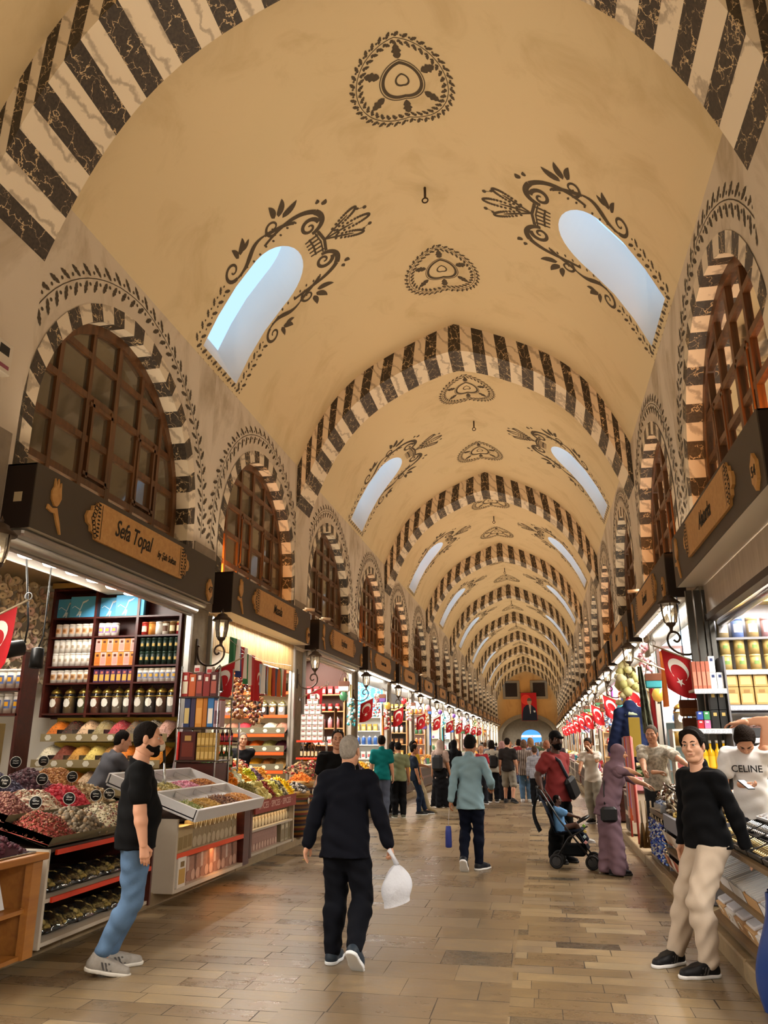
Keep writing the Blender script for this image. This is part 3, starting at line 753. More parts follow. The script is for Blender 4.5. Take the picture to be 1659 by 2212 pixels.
# ------------------------------------------------------------------ shop fronts: shutter box, side rails
def shopfront(sg, i, label, shutter, open_h=3.55):
    loc, rz = shop_frame(sg, i); loc = (loc[0], loc[1], 0)
    t = thing('shop_shutter', label, 'shutter', loc, rz, 'rolled up shutters')
    w = PITCH / 2 - .41; b = MB()
    if shutter == 'steel':
        for k, (y0, z0, r) in enumerate(((.2, 3.66, .07), (.3, 3.62, .05))): pass
        b.box((-w, .06, 3.60), (w, .2, 3.67), M_ALU, None, .02); b.tube([(-w, .26, 3.59), (w, .26, 3.59)], .07, M_ALU, 14); b.box((-w, .3, 3.5), (w, .36, 3.62), M_ALU, None, .01)
    elif shutter == 'wood':
        n = 60
        for k in range(n): x0 = -w + 2 * w * k / n; b.box((x0 + .006, .33, 3.12), (x0 + 2 * w / n - .006, .37, 3.67), M_SLAT)
        b.box((-w, .37, 3.12), (w, .38, 3.67), M_SLATD)
    elif shutter == 'pale':
        b.box((-w, .33, 3.28), (w, .4, 3.67), M_PALEW); b.box((-w, .3, 3.2), (w, .42, 3.28), M_BROWND); b.tube([(-w, .5, 3.18), (w, .5, 3.18)], .06, M_STEEL, 12)
    else:
        n = 40
        for k in range(n): x0 = -w + 2 * w * k / n; b.box((x0 + .01, .28, 3.35), (x0 + 2 * w / n - .01, .31, 3.67), M_ALU)
        b.box((-w, .31, 3.35), (w, .33, 3.67), M_OFFW)
    b.obj('roll_box', t)
    for s in (-1, 1):
        r = MB(); 
        for k in range(3 if shutter == 'pale' else 1): r.box((s * (w + .02) - .035, .29 - k * .1, PZ), (s * (w + .02) + .035, .37 - k * .1, 3.62), M_ALU if shutter != 'pale' else M_DALU)
        r.obj('guide_rail', t)
    return t
M_SLAT = m_wood('pale_slat_wood', 'a07f4e', 'c4a570', 6, .5, 2); M_SLATD = mat('slat_backing', '4d3a22', .7); M_PALEW = m_wood('whitewashed_wood', 'b3a392', 'cdbfae', 8, .35, 2); M_BROWND = mat('dark_brown_rail', '3b2a20', .45)
M_DALU = mat('dark_aluminium', '4a4a48', .35, .7)
for i in range(-1, 14):
    k = 'steel' if i in (0, 2) else 'wood' if i == 1 else 'slat'
    shopfront(-1, i, 'rolled up %s shutter of the %s shop on the left' % ({'steel': 'steel', 'wood': 'slatted wood', 'slat': 'white slat'}[k], ordw[max(i, 0)] if i >= 0 else 'shop beside the camera,'), k)
for i in range(-1, 14):
    k = 'pale' if i == 0 else 'slat'
    shopfront(1, i, 'rolled up %s shutter of the %s shop on the right' % ({'pale': 'pale wood faced', 'slat': 'white slat'}[k], ordw[max(i, 0)] if i >= 0 else 'shop beside the camera,'), k)
# rows of small lamps under the right hand boards
for i in range(1, 12):
    (x, y, z), rz = shop_frame(1, i); t = thing('lamp_strip', 'row of bright bulbs under the %s sign board on the right' % ordw[i], 'lamp', (x, y, 0), rz, 'lamp strips under the boards')
    n = 14 if i < 5 else 7; bm_ = MB().lathe([(.02, -.05), (.055, -.03), (.055, 0)], M_LED, 10).mesh('bulb')
    for k in range(n): o = bpy.data.objects.new('bulb', bm_); COL.objects.link(o); o.parent = t; o.location = (-1.9 + 3.8 * k / (n - 1), .12, FB - .012)
    MB().box((-2.0, .07, FB - .012), (2.0, .17, FB), M_STEEL).obj('rail', t)
for i in range(2, 12):
    (x, y, z), rz = shop_frame(-1, i); t = thing('lamp_strip', 'bright tube lamp under the %s sign board on the left' % ordw[i], 'lamp', (x, y, 0), rz, 'lamp strips under the boards')
    MB().box((-1.9, .1, FB - .03), (1.9, .16, FB), M_LED).obj('tube', t); MB().box((-2.0, .07, FB - .008), (2.0, .19, FB), M_STEEL).obj('rail', t)

# ------------------------------------------------------------------ wall lanterns
M_LGLASS = m_glass('lantern_glass', 'fff2d8', .8, .05); M_BULB = mat('warm_bulb', 'ffe2ae', .4, emit=7)
def lantern(label):
    """local: wall behind at y=0, lantern hangs towards -y; z = 0 at the lantern's base"""
    t = thing('wall_lantern', label, 'lantern', (0, 0, 0), 0, 'wall lanterns')
    c = (0, -.4, 0); T = Matrix.Translation((0, -.4, 0)); n = 8
    MB().lathe([(.085, .27), (.15, .262), (.155, .275), (.12, .31), (.085, .335), (.075, .36), (.03, .385), (.012, .39), (.018, .4), (.022, .415), (.012, .43), (.002, .455)], M_IRON, 16, T).obj('cap', t)
    MB().lathe([(.055, 0), (.075, .02), (.098, .14), (.1, .27)], M_LGLASS, n, T, False, False).obj('glass', t)
    f = MB()
    for k in range(n):
        if k % 2: continue
        a = 2 * PI * k / n
        f.tube([(r * math.cos(a), -.4 + r * math.sin(a), z) for r, z in ((.058, 0), (.079, .02), (.101, .14), (.103, .27))], .007, M_IRON, 5)
    f.obj('cage', t)
    MB().lathe([(.008, -.13), (.03, -.115), (.022, -.1), (.02, -.08), (.03, -.05), (.062, -.02), (.066, .005), (.05, .012)], M_IRON, 14, T).obj('base_cup', t)
    MB().lathe([(.012, .01), (.012, .06), (.016, .08), (.026, .12), (.022, .16), (.004, .185)], M_BULB, 10, T).obj('bulb', t)
    a = MB(); P = [(0, -.02, -.12), (0, -.03, -.25), (0, -.08, -.36), (0, -.2, -.42), (0, -.33, -.4), (0, -.44, -.31), (0, -.46, -.2), (0, -.41, -.115), (0, -.33, -.13), (0, -.3, -.2), (0, -.34, -.25), (0, -.385, -.22)]
    Q = []
    for p0, p1, p2, p3 in zip([P[0]] + P, P, P[1:], P[2:] + [P[-1]]):
        for s in (0, .25, .5, .75):
            Q.append(tuple(.5 * ((2 * b) + (-a_ + c_) * s + (2 * a_ - 5 * b + 4 * c_ - d) * s * s + (-a_ + 3 * b - 3 * c_ + d) * s ** 3) for a_, b, c_, d in zip(p0, p1, p2, p3)))
    a.tube(Q + [P[-1]], .015, M_IRON, 7); a.tube([(0, -.4, -.12), (0, -.4, -.1)], .014, M_IRON, 6); a.obj('scroll_arm', t)
    MB().box((-.03, -.02, -.42), (.03, 0, .0), M_IRON, None, .008).tube([(0, 0, -.12), (0, -.05, -.12)], .014, M_IRON).obj('wall_plate', t)
    return t
lan = lantern('bronze wall lantern on the scrolled bracket between the first and second left shops')
first = True
for sg, side in ((-1, 'left'), (1, 'right')):
    for i in range(0, 2 * NB - 1):
        y = PIER0 + PITCH * i + (-.05 if sg < 0 else -.3); x = XA + sg * HW; rz = PI / 2 if sg < 0 else -PI / 2; z = 3.2
        if i == 0 and sg > 0: continue
        lb = 'bronze wall lantern on the pier %s on the %s' % (('before the %s shop' % ordw[i]), side)
        if first: lan.location = (x, y, z); lan.rotation_euler.z = rz; lan['label'] = lb; first = False
        else: dup(lan, (x, y, z), rz, lb)

# ------------------------------------------------------------------ flags
M_RED = mat('flag_red', 'b3121c', .7); M_FWHITE = mat('flag_white', 'e9e2da', .7); M_POLE = mat('flag_pole', 'b9a98c', .4, .3)
def star(cx, cy, r, a0=0):
    return [(cx + (r if k % 2 == 0 else r * .38) * math.cos(a0 + PI * k / 5), cy + (r if k % 2 == 0 else r * .38) * math.sin(a0 + PI * k / 5)) for k in range(10)]
def crescent(cx, cy, R, gap):
    n = 22; a = [(cx + R * math.cos(t), cy + R * math.sin(t)) for t in np.linspace(.62, 2 * PI - .62, n)]
    b = [(cx + gap + R * .8 * math.cos(t), cy + R * .8 * math.sin(t)) for t in np.linspace(2 * PI - .8, .8, n)]
    return a, b
def flag_cloth(m, W_, H_, emblem=True, wave=.03, sh=.3):
    """banner hanging from a sloping pole: u along the pole, v down"""
    def fn(u, v): return Vector((wave * math.sin(u * 7 + v * 3) * v + .0, -u * W_, u * W_ * .42 - v * H_ - .05 * v * math.sin(u * 3))) + Vector((0, sh * .12 * v, 0))
    b = MB(); b.grid(fn, 10, 14, m)
    return b, fn
def flag(label, group='flags on the piers'):
    t = thing('national_flag', label, 'flag', (0, 0, 0), 0, group)
    ang = .42; b, fn = flag_cloth(M_RED, .36, .5); 
    o = b.obj('cloth', t); o.location = (0, -.2, .085)
    # emblem follows the cloth, both sides; horizontal axis of the flag runs down
    e = MB()
    A, B = crescent(0, 0, .125, .045); S = star(.15, 0, .055)
    for off in (-.004, .004):
        Pm = lambda p: tuple(fn(.5 + p[1] / .36, .36 + p[0] / .5) + Vector((off, 0, 0)))
        vs = [Pm(p) for p in A] + [Pm(p) for p in B]; n = len(A); e.add(vs, [(k, k + 1, 2 * n - 2 - k, 2 * n - 1 - k) for k in range(n - 1)], M_FWHITE)
        sv = [Pm(p) for p in S] + [Pm((.15, 0))]; e.add(sv, [(10, k, (k + 1) % 10) for k in range(10)], M_FWHITE)
    e = e.obj('crescent_and_star', t); e.location = (0, -.2, .085)
    MB().tube([(0, 0, 0), (0, -.66, .29)], .011, M_POLE, 7).obj('pole', t)
    f = MB(); f.tube([(0, -.66 + .0 + .035 * math.cos(q), .325 + .035 * math.sin(q)) for q in np.linspace(-.9, PI * 1.45, 14)], .006, M_STEEL, 5); f.obj('finial', t)
    MB().box((-.02, -.03, -.04), (.02, .01, .04), M_STEEL).obj('bracket', t)
    return t
fl = None
for sg, side in ((-1, 'left'), (1, 'right')):
    for i in range(0, 12):
        if i == 0 and sg > 0: continue
        y = PIER0 + PITCH * i + (.12 if sg < 0 else -.34); x = XA + sg * HW; rz = PI / 2 if sg < 0 else -PI / 2
        z = 2.6 + (.03 * math.sin(i * 2.3))
        lb = 'red crescent and star flag on a pole before the %s %s shop' % (ordw[i], side)
        if fl is None: fl = flag(lb); fl.location = (x, y, z); fl.rotation_euler.z = rz
        else: dup(fl, (x, y, z), rz + .12 * math.sin(i * 3.1 + sg), lb)
# ------------------------------------------------------------------ heaps of loose goods
def ico(sx=1, sy=1, sz=1):
    t = (1 + 5 ** .5) / 2; v = np.array([(-1, t, 0), (1, t, 0), (-1, -t, 0), (1, -t, 0), (0, -1, t), (0, 1, t), (0, -1, -t), (0, 1, -t), (t, 0, -1), (t, 0, 1), (-t, 0, -1), (-t, 0, 1)], float) / 1.9
    f = [(0, 11, 5), (0, 5, 1), (0, 1, 7), (0, 7, 10), (0, 10, 11), (1, 5, 9), (5, 11, 4), (11, 10, 2), (10, 7, 6), (7, 1, 8), (3, 9, 4), (3, 4, 2), (3, 2, 6), (3, 6, 8), (3, 8, 9), (4, 9, 5), (2, 4, 11), (6, 2, 10), (8, 6, 7), (9, 8, 1)]
    return v * (sx, sy, sz), f
def ring_piece():
    v = []; f = []
    for k in range(7):
        a = 2 * PI * k / 7
        for r, z in ((1, 0), (.55, .12), (.55, -.12)): v.append((r * math.cos(a), r * math.sin(a), z))
    for k in range(7):
        o, p = 3 * k, 3 * ((k + 1) % 7); f += [(o, p, p + 1, o + 1), (o + 1, p + 1, p + 2, o + 2), (o + 2, p + 2, p, o)]
    return np.array(v), f
def slab_piece():
    v = np.array([(-1, -.7, 0), (.2, -.85, .12), (1, -.3, 0), (.8, .6, .15), (-.2, .8, 0), (-1, .4, .12), (0, 0, .25), (0, 0, -.15)]); n = 6
    return v, [(i, (i + 1) % n, 6) for i in range(n)] + [((i + 1) % n, i, 7) for i in range(n)]
PIECES = {'nut': ico(1, .72, .62), 'ball': ico(), 'seed': ico(1.2, .5, .4), 'ring': ring_piece(), 'slab': slab_piece(), 'stick': ico(1.9, .3, .3), 'dust': ico(.5, .5, .4)}
_cols = {}
def cm(h, rough=.6, **k):
    key = 'goods_' + h + ('' if rough == .6 else str(rough)) + ''.join(k.keys())
    return mat(key, h, rough, **k)
def heap_mesh(w, d, h, shape, size, n, cols, seed=0, tilt=0.0, base=None, power=2.2):
    """mound on a w (x) by d (y) footprint, height h; tilt raises the back; loose pieces cover it"""
    rs = np.random.RandomState(seed); b = MB(); bm = cm(base or cols[0], .8, var=.25, vscale=40)
    def zf(u, v): return h * (1 - np.abs(u) ** power) * (1 - np.abs(v) ** power) + tilt * (v + 1) / 2 * d + .12 * h * np.sin(u * 5 + seed) * np.cos(v * 4 + seed * 2) * (1 - u * u) * (1 - v * v)
    b.grid(lambda i, j: ((2 * i - 1) * w / 2, (2 * j - 1) * d / 2, float(zf(2 * i - 1, 2 * j - 1))), 12, 12, bm)
    if n:
        tv, tf = PIECES[shape]; u = rs.uniform(-.97, .97, n); v = rs.uniform(-.97, .97, n); z = zf(u, v)
        ax = rs.normal(size=(n, 3)); ax[:, 2] *= 1.6; ax /= np.linalg.norm(ax, axis=1)[:, None]; an = rs.uniform(0, 2 * PI, n)
        s = size * rs.uniform(.7, 1.25, n)
        c, q = np.cos(an), np.sin(an); K = np.zeros((n, 3, 3)); K[:, 0, 1] = -ax[:, 2]; K[:, 0, 2] = ax[:, 1]; K[:, 1, 0] = ax[:, 2]; K[:, 1, 2] = -ax[:, 0]; K[:, 2, 0] = -ax[:, 1]; K[:, 2, 1] = ax[:, 0]
        R = np.eye(3)[None] + q[:, None, None] * K + (1 - c)[:, None, None] * (K @ K)
        P = np.einsum('nij,kj->nki', R, tv) * s[:, None, None] + np.stack([u * w / 2, v * d / 2, z + size * .25], 1)[:, None, :]
        ci = rs.randint(0, len(cols), n); k = len(tv); mi = [b.mi(cm(x)) for x in cols]; o = len(b.v)
        b.v += [tuple(p) for p in P.reshape(-1, 3)]
        for a in range(n):
            oo = o + a * k; b.f += [tuple(i + oo for i in f) for f in tf]; b.m += [mi[ci[a]]] * len(tf); b.sm += [True] * len(tf)
    return b
def heap(label, loc, w, d, h, shape, size, n, cols, seed, tilt=0.0, rz=0, name='loose_goods', cat='food', base=None, rx=0, power=2.2):
    o = heap_mesh(w, d, h, shape, size, n, cols, seed, tilt, base, power).obj(name, None, loc, (rx, 0, rz)); return tag(o, label, cat, None, 'stuff')

# ------------------------------------------------------------------ small goods
def tin(label, r, h, col, lid=None, band=None, group=None, mark=None):
    t = thing('tin', label, 'tin', (0, 0, 0), 0, group); m = cm(col, .35)
    MB().lathe([(r, 0), (r, h * .86)], m, 14).obj('body', t)
    MB().lathe([(r * 1.03, h * .86), (r * 1.03, h * .97), (r * .95, h)], cm(lid, .3) if lid else m, 14).obj('lid', t)
    if band: 
        b = MB(); vs = [(r * 1.012 * math.sin(a), -r * 1.012 * math.cos(a), z) for z in (h * .25, h * .68) for a in np.linspace(-.8, .8, 7)]
        b.add(vs, [(i, i + 1, i + 8, i + 7) for i in range(6)], cm(band, .5)); b.obj('paper_label', t)
    if mark:
        b = MB(); vs = [(r * 1.03 * math.sin(a), -r * 1.03 * math.cos(a), z) for z in (h * .36, h * .58) for a in np.linspace(-.45, .45, 5)]; b.add(vs, [(i, i + 1, i + 6, i + 5) for i in range(4)], cm(mark, .5)); b.obj('printed_mark', t)
    return t
def box_item(label, w, d, h, col, cat='box', name='carton', panel=None, mark=None, group=None, top=None):
    t = thing(name, label, cat, (0, 0, 0), 0, group)
    MB().box((-w / 2, -d / 2, 0), (w / 2, d / 2, h), cm(col, .5), None, .003).obj('carton', t)
    if panel: MB().box((-w * .38, -d / 2 - .002, h * .12), (w * .38, -d / 2, h * .62), cm(panel, .5)).obj('printed_panel', t)
    if mark: MB().box((-w * .22, -d / 2 - .003, h * .68), (w * .22, -d / 2, h * .86), cm(mark, .5)).obj('printed_mark', t)
    return t
def jar(label, r, h, fill, group=None, lid='b8964a', sq=False):
    t = thing('glass_jar', label, 'jar', (0, 0, 0), 0, group); n = 4 if sq else 16; T = Matrix.Rotation(PI / 4, 4, 'Z') if sq else None; k = 1.3 if sq else 1
    MB().lathe([(r * .9 * k, .004), (r * .93 * k, h * .6), (r * .9 * k, h * .62)], cm(fill, .8, var=.3, vscale=60), n, T, not sq).obj('contents', t)
    MB().lathe([(r * .98 * k, 0), (r * 1.0 * k, .02), (r * k, h * .66), (r * .8 * k, h * .74)], M_CLEAR, n, T, not sq, False).obj('glass', t)
    g = cm(lid, .28, metal=.8)
    MB().lathe([(r * .84, h * .72), (r * .86, h * .78), (r * .6, h * .86), (r * .25, h * .92), (r * .1, h * .93), (r * .13, h * .97), (r * .04, h)], g, 14).obj('lid', t)
    l = MB(); R = r * (1.02 if not sq else 1.0); vs = [(0, 0)] + [(.6 * r * math.cos(a), .09 * h * 1.8 * math.sin(a)) for a in np.linspace(0, 2 * PI, 9)[:-1]]
    l.add([(R * math.sin(x / R) if not sq else x, -R * math.cos(x / R) - .002 if not sq else -r * .94 - .006, h * .38 + z) for x, z in vs], [(0, 1 + i, 1 + (i + 1) % 8) for i in range(8)], cm('e8e2d4')); l.obj('paper_label', t)
    b = MB().lathe([(r * 1.03 * k, h * .58), (r * 1.05 * k, h * .6), (r * 1.03 * k, h * .62)], g, n, T).obj('rim_band', t)
    return t
def bottle(label, r, h, col, cap='1a1a1a', lab='e6dcc0', group=None, clear=False):
    t = thing('bottle', label, 'bottle', (0, 0, 0), 0, group)
    MB().lathe([(r * .96, 0), (r, .01), (r, h * .58), (r * .8, h * .66), (r * .32, h * .74), (r * .3, h * .92)], cm(col, .12), 12).obj('body', t)
    MB().lathe([(r * .36, h * .9), (r * .36, h)], cm(cap, .4), 10).obj('cap', t)
    vs = [(r * 1.012 * math.sin(a), -r * 1.012 * math.cos(a), z) for z in (h * .12, h * .48) for a in np.linspace(-1, 1, 7)]
    MB().add(vs, [(i, i + 1, i + 8, i + 7) for i in range(6)], cm(lab)).obj('paper_label', t); return t
def bag(label, w, d, h, col, handle='e8e4da', mark='efe8da', group=None, rope=True):
    t = thing('paper_bag', label, 'bag', (0, 0, 0), 0, group); m = cm(col, .6, var=.45, vscale=28)
    MB().add([(-w / 2, -d / 2, 0), (w / 2, -d / 2, 0), (w / 2, d / 2, 0), (-w / 2, d / 2, 0), (-w / 2, -d / 2 * .8, h), (w / 2, -d / 2 * .8, h), (w / 2, d / 2 * .8, h), (-w / 2, d / 2 * .8, h)], [(3, 2, 1, 0), (0, 1, 5, 4), (1, 2, 6, 5), (2, 3, 7, 6), (3, 0, 4, 7)], m).obj('body', t)
    if rope: MB().tube([(x * w * .2, -d / 2 - .006, h * .98 - abs(x) ** 2 * 0 - (1 - x * x) * h * .3) for x in np.linspace(-1, 1, 9)], .004, cm(handle), 5).obj('handle', t)
    MB().prism([(.3 * w * math.cos(a), .3 * w * math.sin(a)) for a in np.linspace(0, 2 * PI, 13)[:-1]], Matrix.Translation((0, -d / 2 - .001, h * .22)) @ FACE, .003, cm(mark)).obj('printed_mark', t); return t
def lay(proto, pts, label=None, group=None, rz=0, used=set()):
    """stand copies of proto at points; the first time the proto itself is used"""
    for p in pts:
        r = p[3] if len(p) > 3 else rz
        if proto.name not in used: used.add(proto.name); proto.location = p[:3]; proto.rotation_euler.z = r; o = proto
        else: o = dup(proto, p[:3], r)
        if label: o['label'] = label
        if group: o['group'] = group

# ================================================================== left shop 47
YS = PIER0 + PITCH - .12                              # face of its far side wall
def bookcase():
    t = thing('bookcase', 'dark red wooden bookcase on the end wall of the first left shop', 'shelf', (0, 0, 0)); yb = YS - .02; yf = YS - .3
    cols = [-7.44, -6.70, -5.98, -5.27]
    for x in cols: MB().box((x - .02, yf, 2.02), (x + .02, yb, 4.0), M_BROWN).obj('upright', t)
    for z in (2.08, 2.53, 2.78, 3.23, 3.53, 3.98): MB().box((cols[0], yf + .004, z - .025), (cols[-1], yb, z), M_BROWN).obj('shelf_board', t)
    MB().box((cols[0], yb - .01, 2.0), (cols[-1], yb, 4.0), M_BROWN).obj('back_panel', t)
    MB().box((cols[0] - .05, yf - .02, 4.0), (cols[-1], yb, 4.08), cm('a5834a', .4, metal=.3)).obj('gilt_cornice', t)
    return cols, yf
BC, yf = bookcase(); ymid = yf + .14
FILLS = ['8f4f28', 'a5854e', '848048', 'a85a30', '6f5238', 'd0bc9e', '948a74', 'd6c8aa', '5a5048', '85583a', 'eeece6']
k = 0
for c, n in enumerate((3, 4, 4)):
    for j in range(n):
        x = BC[c] + (BC[c + 1] - BC[c]) * (j + .62 if c == 0 else j + .5) / (n + (.15 if c == 0 else 0))
        t = jar('gold lidded jar of %s spice, %s along the bottom bookcase shelf' % (['rust red', 'tan', 'olive', 'red brown', 'dark brown', 'pale', 'grey', 'cream', 'black', 'brown', 'white'][k], ordw[k]), .094, .4, FILLS[k], 'gold lidded jars'); t.location = (x, ymid, 2.082); k += 1
def shelf_row(proto, c, z, n, label, group, zs=0, frac=1.0, dx=0):
    W_ = BC[c + 1] - BC[c] - .06
    lay(proto, [(BC[c] + .05 + dx + W_ * frac * (j + .5) / n, ymid - .06, z + zs) for j in range(n)], label, group)
w1 = tin('x', .05, .2, 'e4ddd2', 'efe9e0', None, None, 'b9a890')
for zs in (0, .205): shelf_row(w1, 0, 2.782, 7, 'plain white tin stacked two high on the middle bookcase shelf', 'white tins', zs)
bo = box_item('x', .098, .09, .2, 'd98336', name='tea_box', mark='5a2a14', panel='c06a28'); bp = box_item('x', .098, .09, .2, 'e5a79a', name='tea_box', mark='5a2a14', panel='d58d82')
for zs in (0, .205):
    for j in range(7): lay(bo if (j + (zs > 0)) % 2 == 0 else bp, [(BC[1] + .09 + .097 * j, ymid - .06, 2.782 + zs)], ('orange' if (j + (zs > 0)) % 2 == 0 else 'pink') + ' tea box stacked on the middle shelf of the red bookcase', 'orange and pink tea boxes')
gt = tin('x', .047, .2, '1c2a22', '23362a', None, None, 'b79a54')
for zs in (0, .205): shelf_row(gt, 2, 2.782, 7, 'dark green tin stacked two high on the middle bookcase shelf', 'dark green tins', zs)
wa = tin('x', .055, .19, 'd9cfc4', 'e8e0d4', 'c8a070', None, '8a5a34'); shelf_row(wa, 0, 2.532, 6, 'pale tin with a dark seal on the shelf above the jars', 'pale sealed tins')
pu = box_item('x', .085, .085, .19, '4b2a52', name='tea_box', panel='c9a04a', mark='c46a5a'); shelf_row(pu, 1, 2.532, 7, 'purple and gold tea box on the shelf above the jars', 'purple tea boxes')
wb = tin('x', .052, .2, 'dcd5cc', 'cbbfa8', '7783a8', None, 'd8a838'); shelf_row(wb, 2, 2.532, 7, 'white tin with a blue oval on the shelf above the jars', 'white blue oval tins')
wc = tin('x', .055, .2, 'e2d8cc', 'efe6da', 'd9b08a', None, 'a8703c'); shelf_row(wc, 0, 3.232, 6, 'cream tin with a brown seal on the second shelf from the top', 'cream sealed tins')
wd = tin('x', .058, .2, 'e6dfd6', 'efe6da', '8a6a9a', None, 'd8a838'); shelf_row(wd, 1, 3.232, 3, 'white tin with a violet seal on the second shelf from the top', 'violet sealed tins', 0, .5)
for j, (cc, ll, bb, nm) in enumerate((('a8302a', 'c84a3a', 'e8d8c0', 'red'), ('d08a3a', 'b07030', None, 'orange'), ('e6e2da', 'f0ece4', None, 'white'), ('d8cfc0', '7a5a34', '5a3a24', 'cream and brown'), ('6a4a2a', '8a6a3a', 'd8c8a0', 'brown'), ('8a1f28', 'c8a050', 'd8c8a0', 'dark red'))):
    t = tin(nm + ' tin in the short row at the right of the second shelf', .055, .2, cc, ll, bb, 'mixed tins'); t.location = (BC[2] + .1 + j * .115, ymid - .05, 3.232)
M_BLUEB = mat('blue_gift_box', '4fa3cf', .5)
for j, x in enumerate((-7.2, -6.92, -6.45, -6.14)):
    t = thing('gift_box', ['light blue gift box leaning at the left end of the top shelf', 'light blue gift box overlapping the first one on the top shelf', 'light blue gift box in the middle column of the top shelf', 'light blue gift box half over its neighbour in the middle column'][j], 'box', (x, ymid - .02 - .07 * (j % 2), 3.532), 0, 'light blue gift boxes')
    MB().box((-.24, -.03, 0), (.24, .03, .31 + .02 * (j % 2)), M_BLUEB, None, .004).obj('carton', t)
    o = Orn(); o.strip([(-.12, .02), (-.06, .12), (-.02, .24), (.05, .27)], [.004, .012, .02, .006]); o.strip([(-.06, .12), (-.16, .18), (-.2, .15)], .01); o.leaf(-.05, .1, -2.2, .1, .03); o.leaf(-.04, .1, -1.8, .1, .03); o.leaf(-.03, .22, .5, .12, .03)
    o.mapped(lambda x, z: (x, -.033, z), 'printed_dancer', t, cm('d8ecf4'))
# spice bins below the bookcase
SPC = [['d9751e', '4a3626', 'd9b48e', '9c8a5e', 'b8454a', '6f5f4c', 'd6cdb8', 'c79a8a'], ['d8cdb0', '7a3c28', 'c08a3a', 'd8c068', 'a5783e', 'd87a22', 'c0792e', 'd88a2a'], ['d0b060', 'b08a56', 'd87d1e', 'b89a7a', 'c8b48a', 'a8683a', 'cdbfae', 'b08878']]
SPN = [['orange', 'dark brown', 'peach', 'khaki', 'rose red', 'grey brown', 'cream', 'pink flecked'], ['ivory', 'brick red', 'mustard', 'pale yellow', 'light brown', 'bright orange', 'ochre', 'amber'], ['straw yellow', 'tan', 'deep orange', 'fawn', 'sand', 'copper', 'pale grey', 'dusty pink']]
for r_, z in enumerate((1.72, 1.36, 1.0)):
    y1 = yf - .02 - .16 * r_; t = thing('spice_rack', 'glass fronted spice rack, %s of three under the red bookcase' % ['topmost', 'middle', 'lowest'][r_], 'rack', (0, 0, 0), 0, 'spice racks')
    x0, x1 = -7.3, -5.28; w = (x1 - x0) / 8
    MB().box((x0, y1 - .1, z - .04), (x1, YS - .03, z - .01), cm('5b4a2c')).box((x0, YS - .06, z - .0), (x1, YS - .04, z + .3), cm('b89a3c', .25, metal=.6)).obj('gold_back', t)
    MB().box((x0, y1 - .11, z - .05), (x1, y1 - .1, z + .06), cm('8a7a58', .3)).obj('front_rail', t)
    f = MB(); f.add([(x0, y1 - .1, z + .06), (x1, y1 - .1, z + .06), (x1, y1 - .02, z + .13), (x0, y1 - .02, z + .13)], [(0, 1, 2, 3)], M_CLEAR); f.obj('glass_front', t)
    for j in range(8):
        MB().prism([(.055 * math.cos(a), .045 * math.sin(a)) for a in np.linspace(0, 2 * PI, 7)[:-1]], Matrix.Translation((x0 + w * (j + .5), y1 - .112, z + .005)) @ FACE, .003, cm('cfc8b6')).obj('paper_label', t)
        if j: MB().box((x0 + w * j - .004, y1 - .09, z), (x0 + w * j + .004, y1 + .2, z + .12), M_CLEAR).obj('divider', t)
        heap('%s ground spice in the %s rack' % (SPN[r_][j], ['topmost', 'middle', 'lowest'][r_]), (x0 + w * (j + .5), y1 + .1, z), w * .97, .36, .11, 'dust', .013, 150, [SPC[r_][j]] * 2 + [SPC[r_][(j + 3) % 8]] * (1 if r_ == 0 else 0), 10 * r_ + j, .62, 0, 'spice_heap', 'spice')
t = thing('side_board', 'tall slanted dark red wooden board at the right end of the spice racks', 'board', (-5.12, 0, 0)); MB().prism([(YS, .2), (YS - .75, .2), (YS - .62, 1.0), (YS - .3, 1.95), (YS, 1.98)], Matrix(((0, 0, 1, 0), (1, 0, 0, 0), (0, 1, 0, 0), (0, 0, 0, 1))), .04, M_BROWN).obj('panel', t)
# round ceiling lamps of this shop on a dropped strip
t = thing('ceiling_strip', 'beige dropped ceiling strip carrying round lamps in the first left shop', 'ceiling panel', (0, 0, 0)); MB().box((-6.5, PIER0 + .5, 3.86), (-5.55, YS - .35, 3.92), M_INT).obj('panel', t)
for j in range(6):
    t = thing('ceiling_lamp', 'round white ceiling lamp, %s from the near end of the first left shop' % ordw[j], 'lamp', (-5.95, 8.1 + .5 * j, 3.86), 0, 'round ceiling lamps')
    MB().lathe([(.155, -.025), (.15, -.045), (.0, -.05)], M_LED, 20, None, True, False).obj('diffuser', t); MB().lathe([(.16, 0), (.16, -.03), (.15, -.04)], M_STEEL, 20).obj('rim', t)
# hanging shells
def shells():
    b = MB(); r = random.Random(4); m1, m2, m3 = cm('cdbd9c', .5), cm('d8c8b0', .5), cm('c9a898', .5)
    for k in range(420):
        y = r.uniform(9.5, 11.0); z = r.uniform(2.35, 4.0)
        if z < 3.1 and y > 9.5 + (3.1 - z) * 0 + 1.5: continue
        if z < 3.0 and y < 9.6 + (3.0 - z) * 1.2: continue
        s = r.uniform(.045, .07); T = Tm((-7.62 + r.uniform(-.05, .06), y, z), (r.uniform(-.6, .6), PI / 2 + r.uniform(-.7, .7), r.uniform(0, 6)))
        b.lathe([(s * .25, -s * .35), (s * .8, -s * .2), (s, .0), (s * .7, -s * .08), (s * .3, -s * .2)], r.choice([m1, m1, m2, m3]), 8, T, True, False)
    return tag(b.obj('hanging_shells'), 'curtain of cream sea shells hanging beside the red bookcase', 'shells', None, 'stuff')
shells()

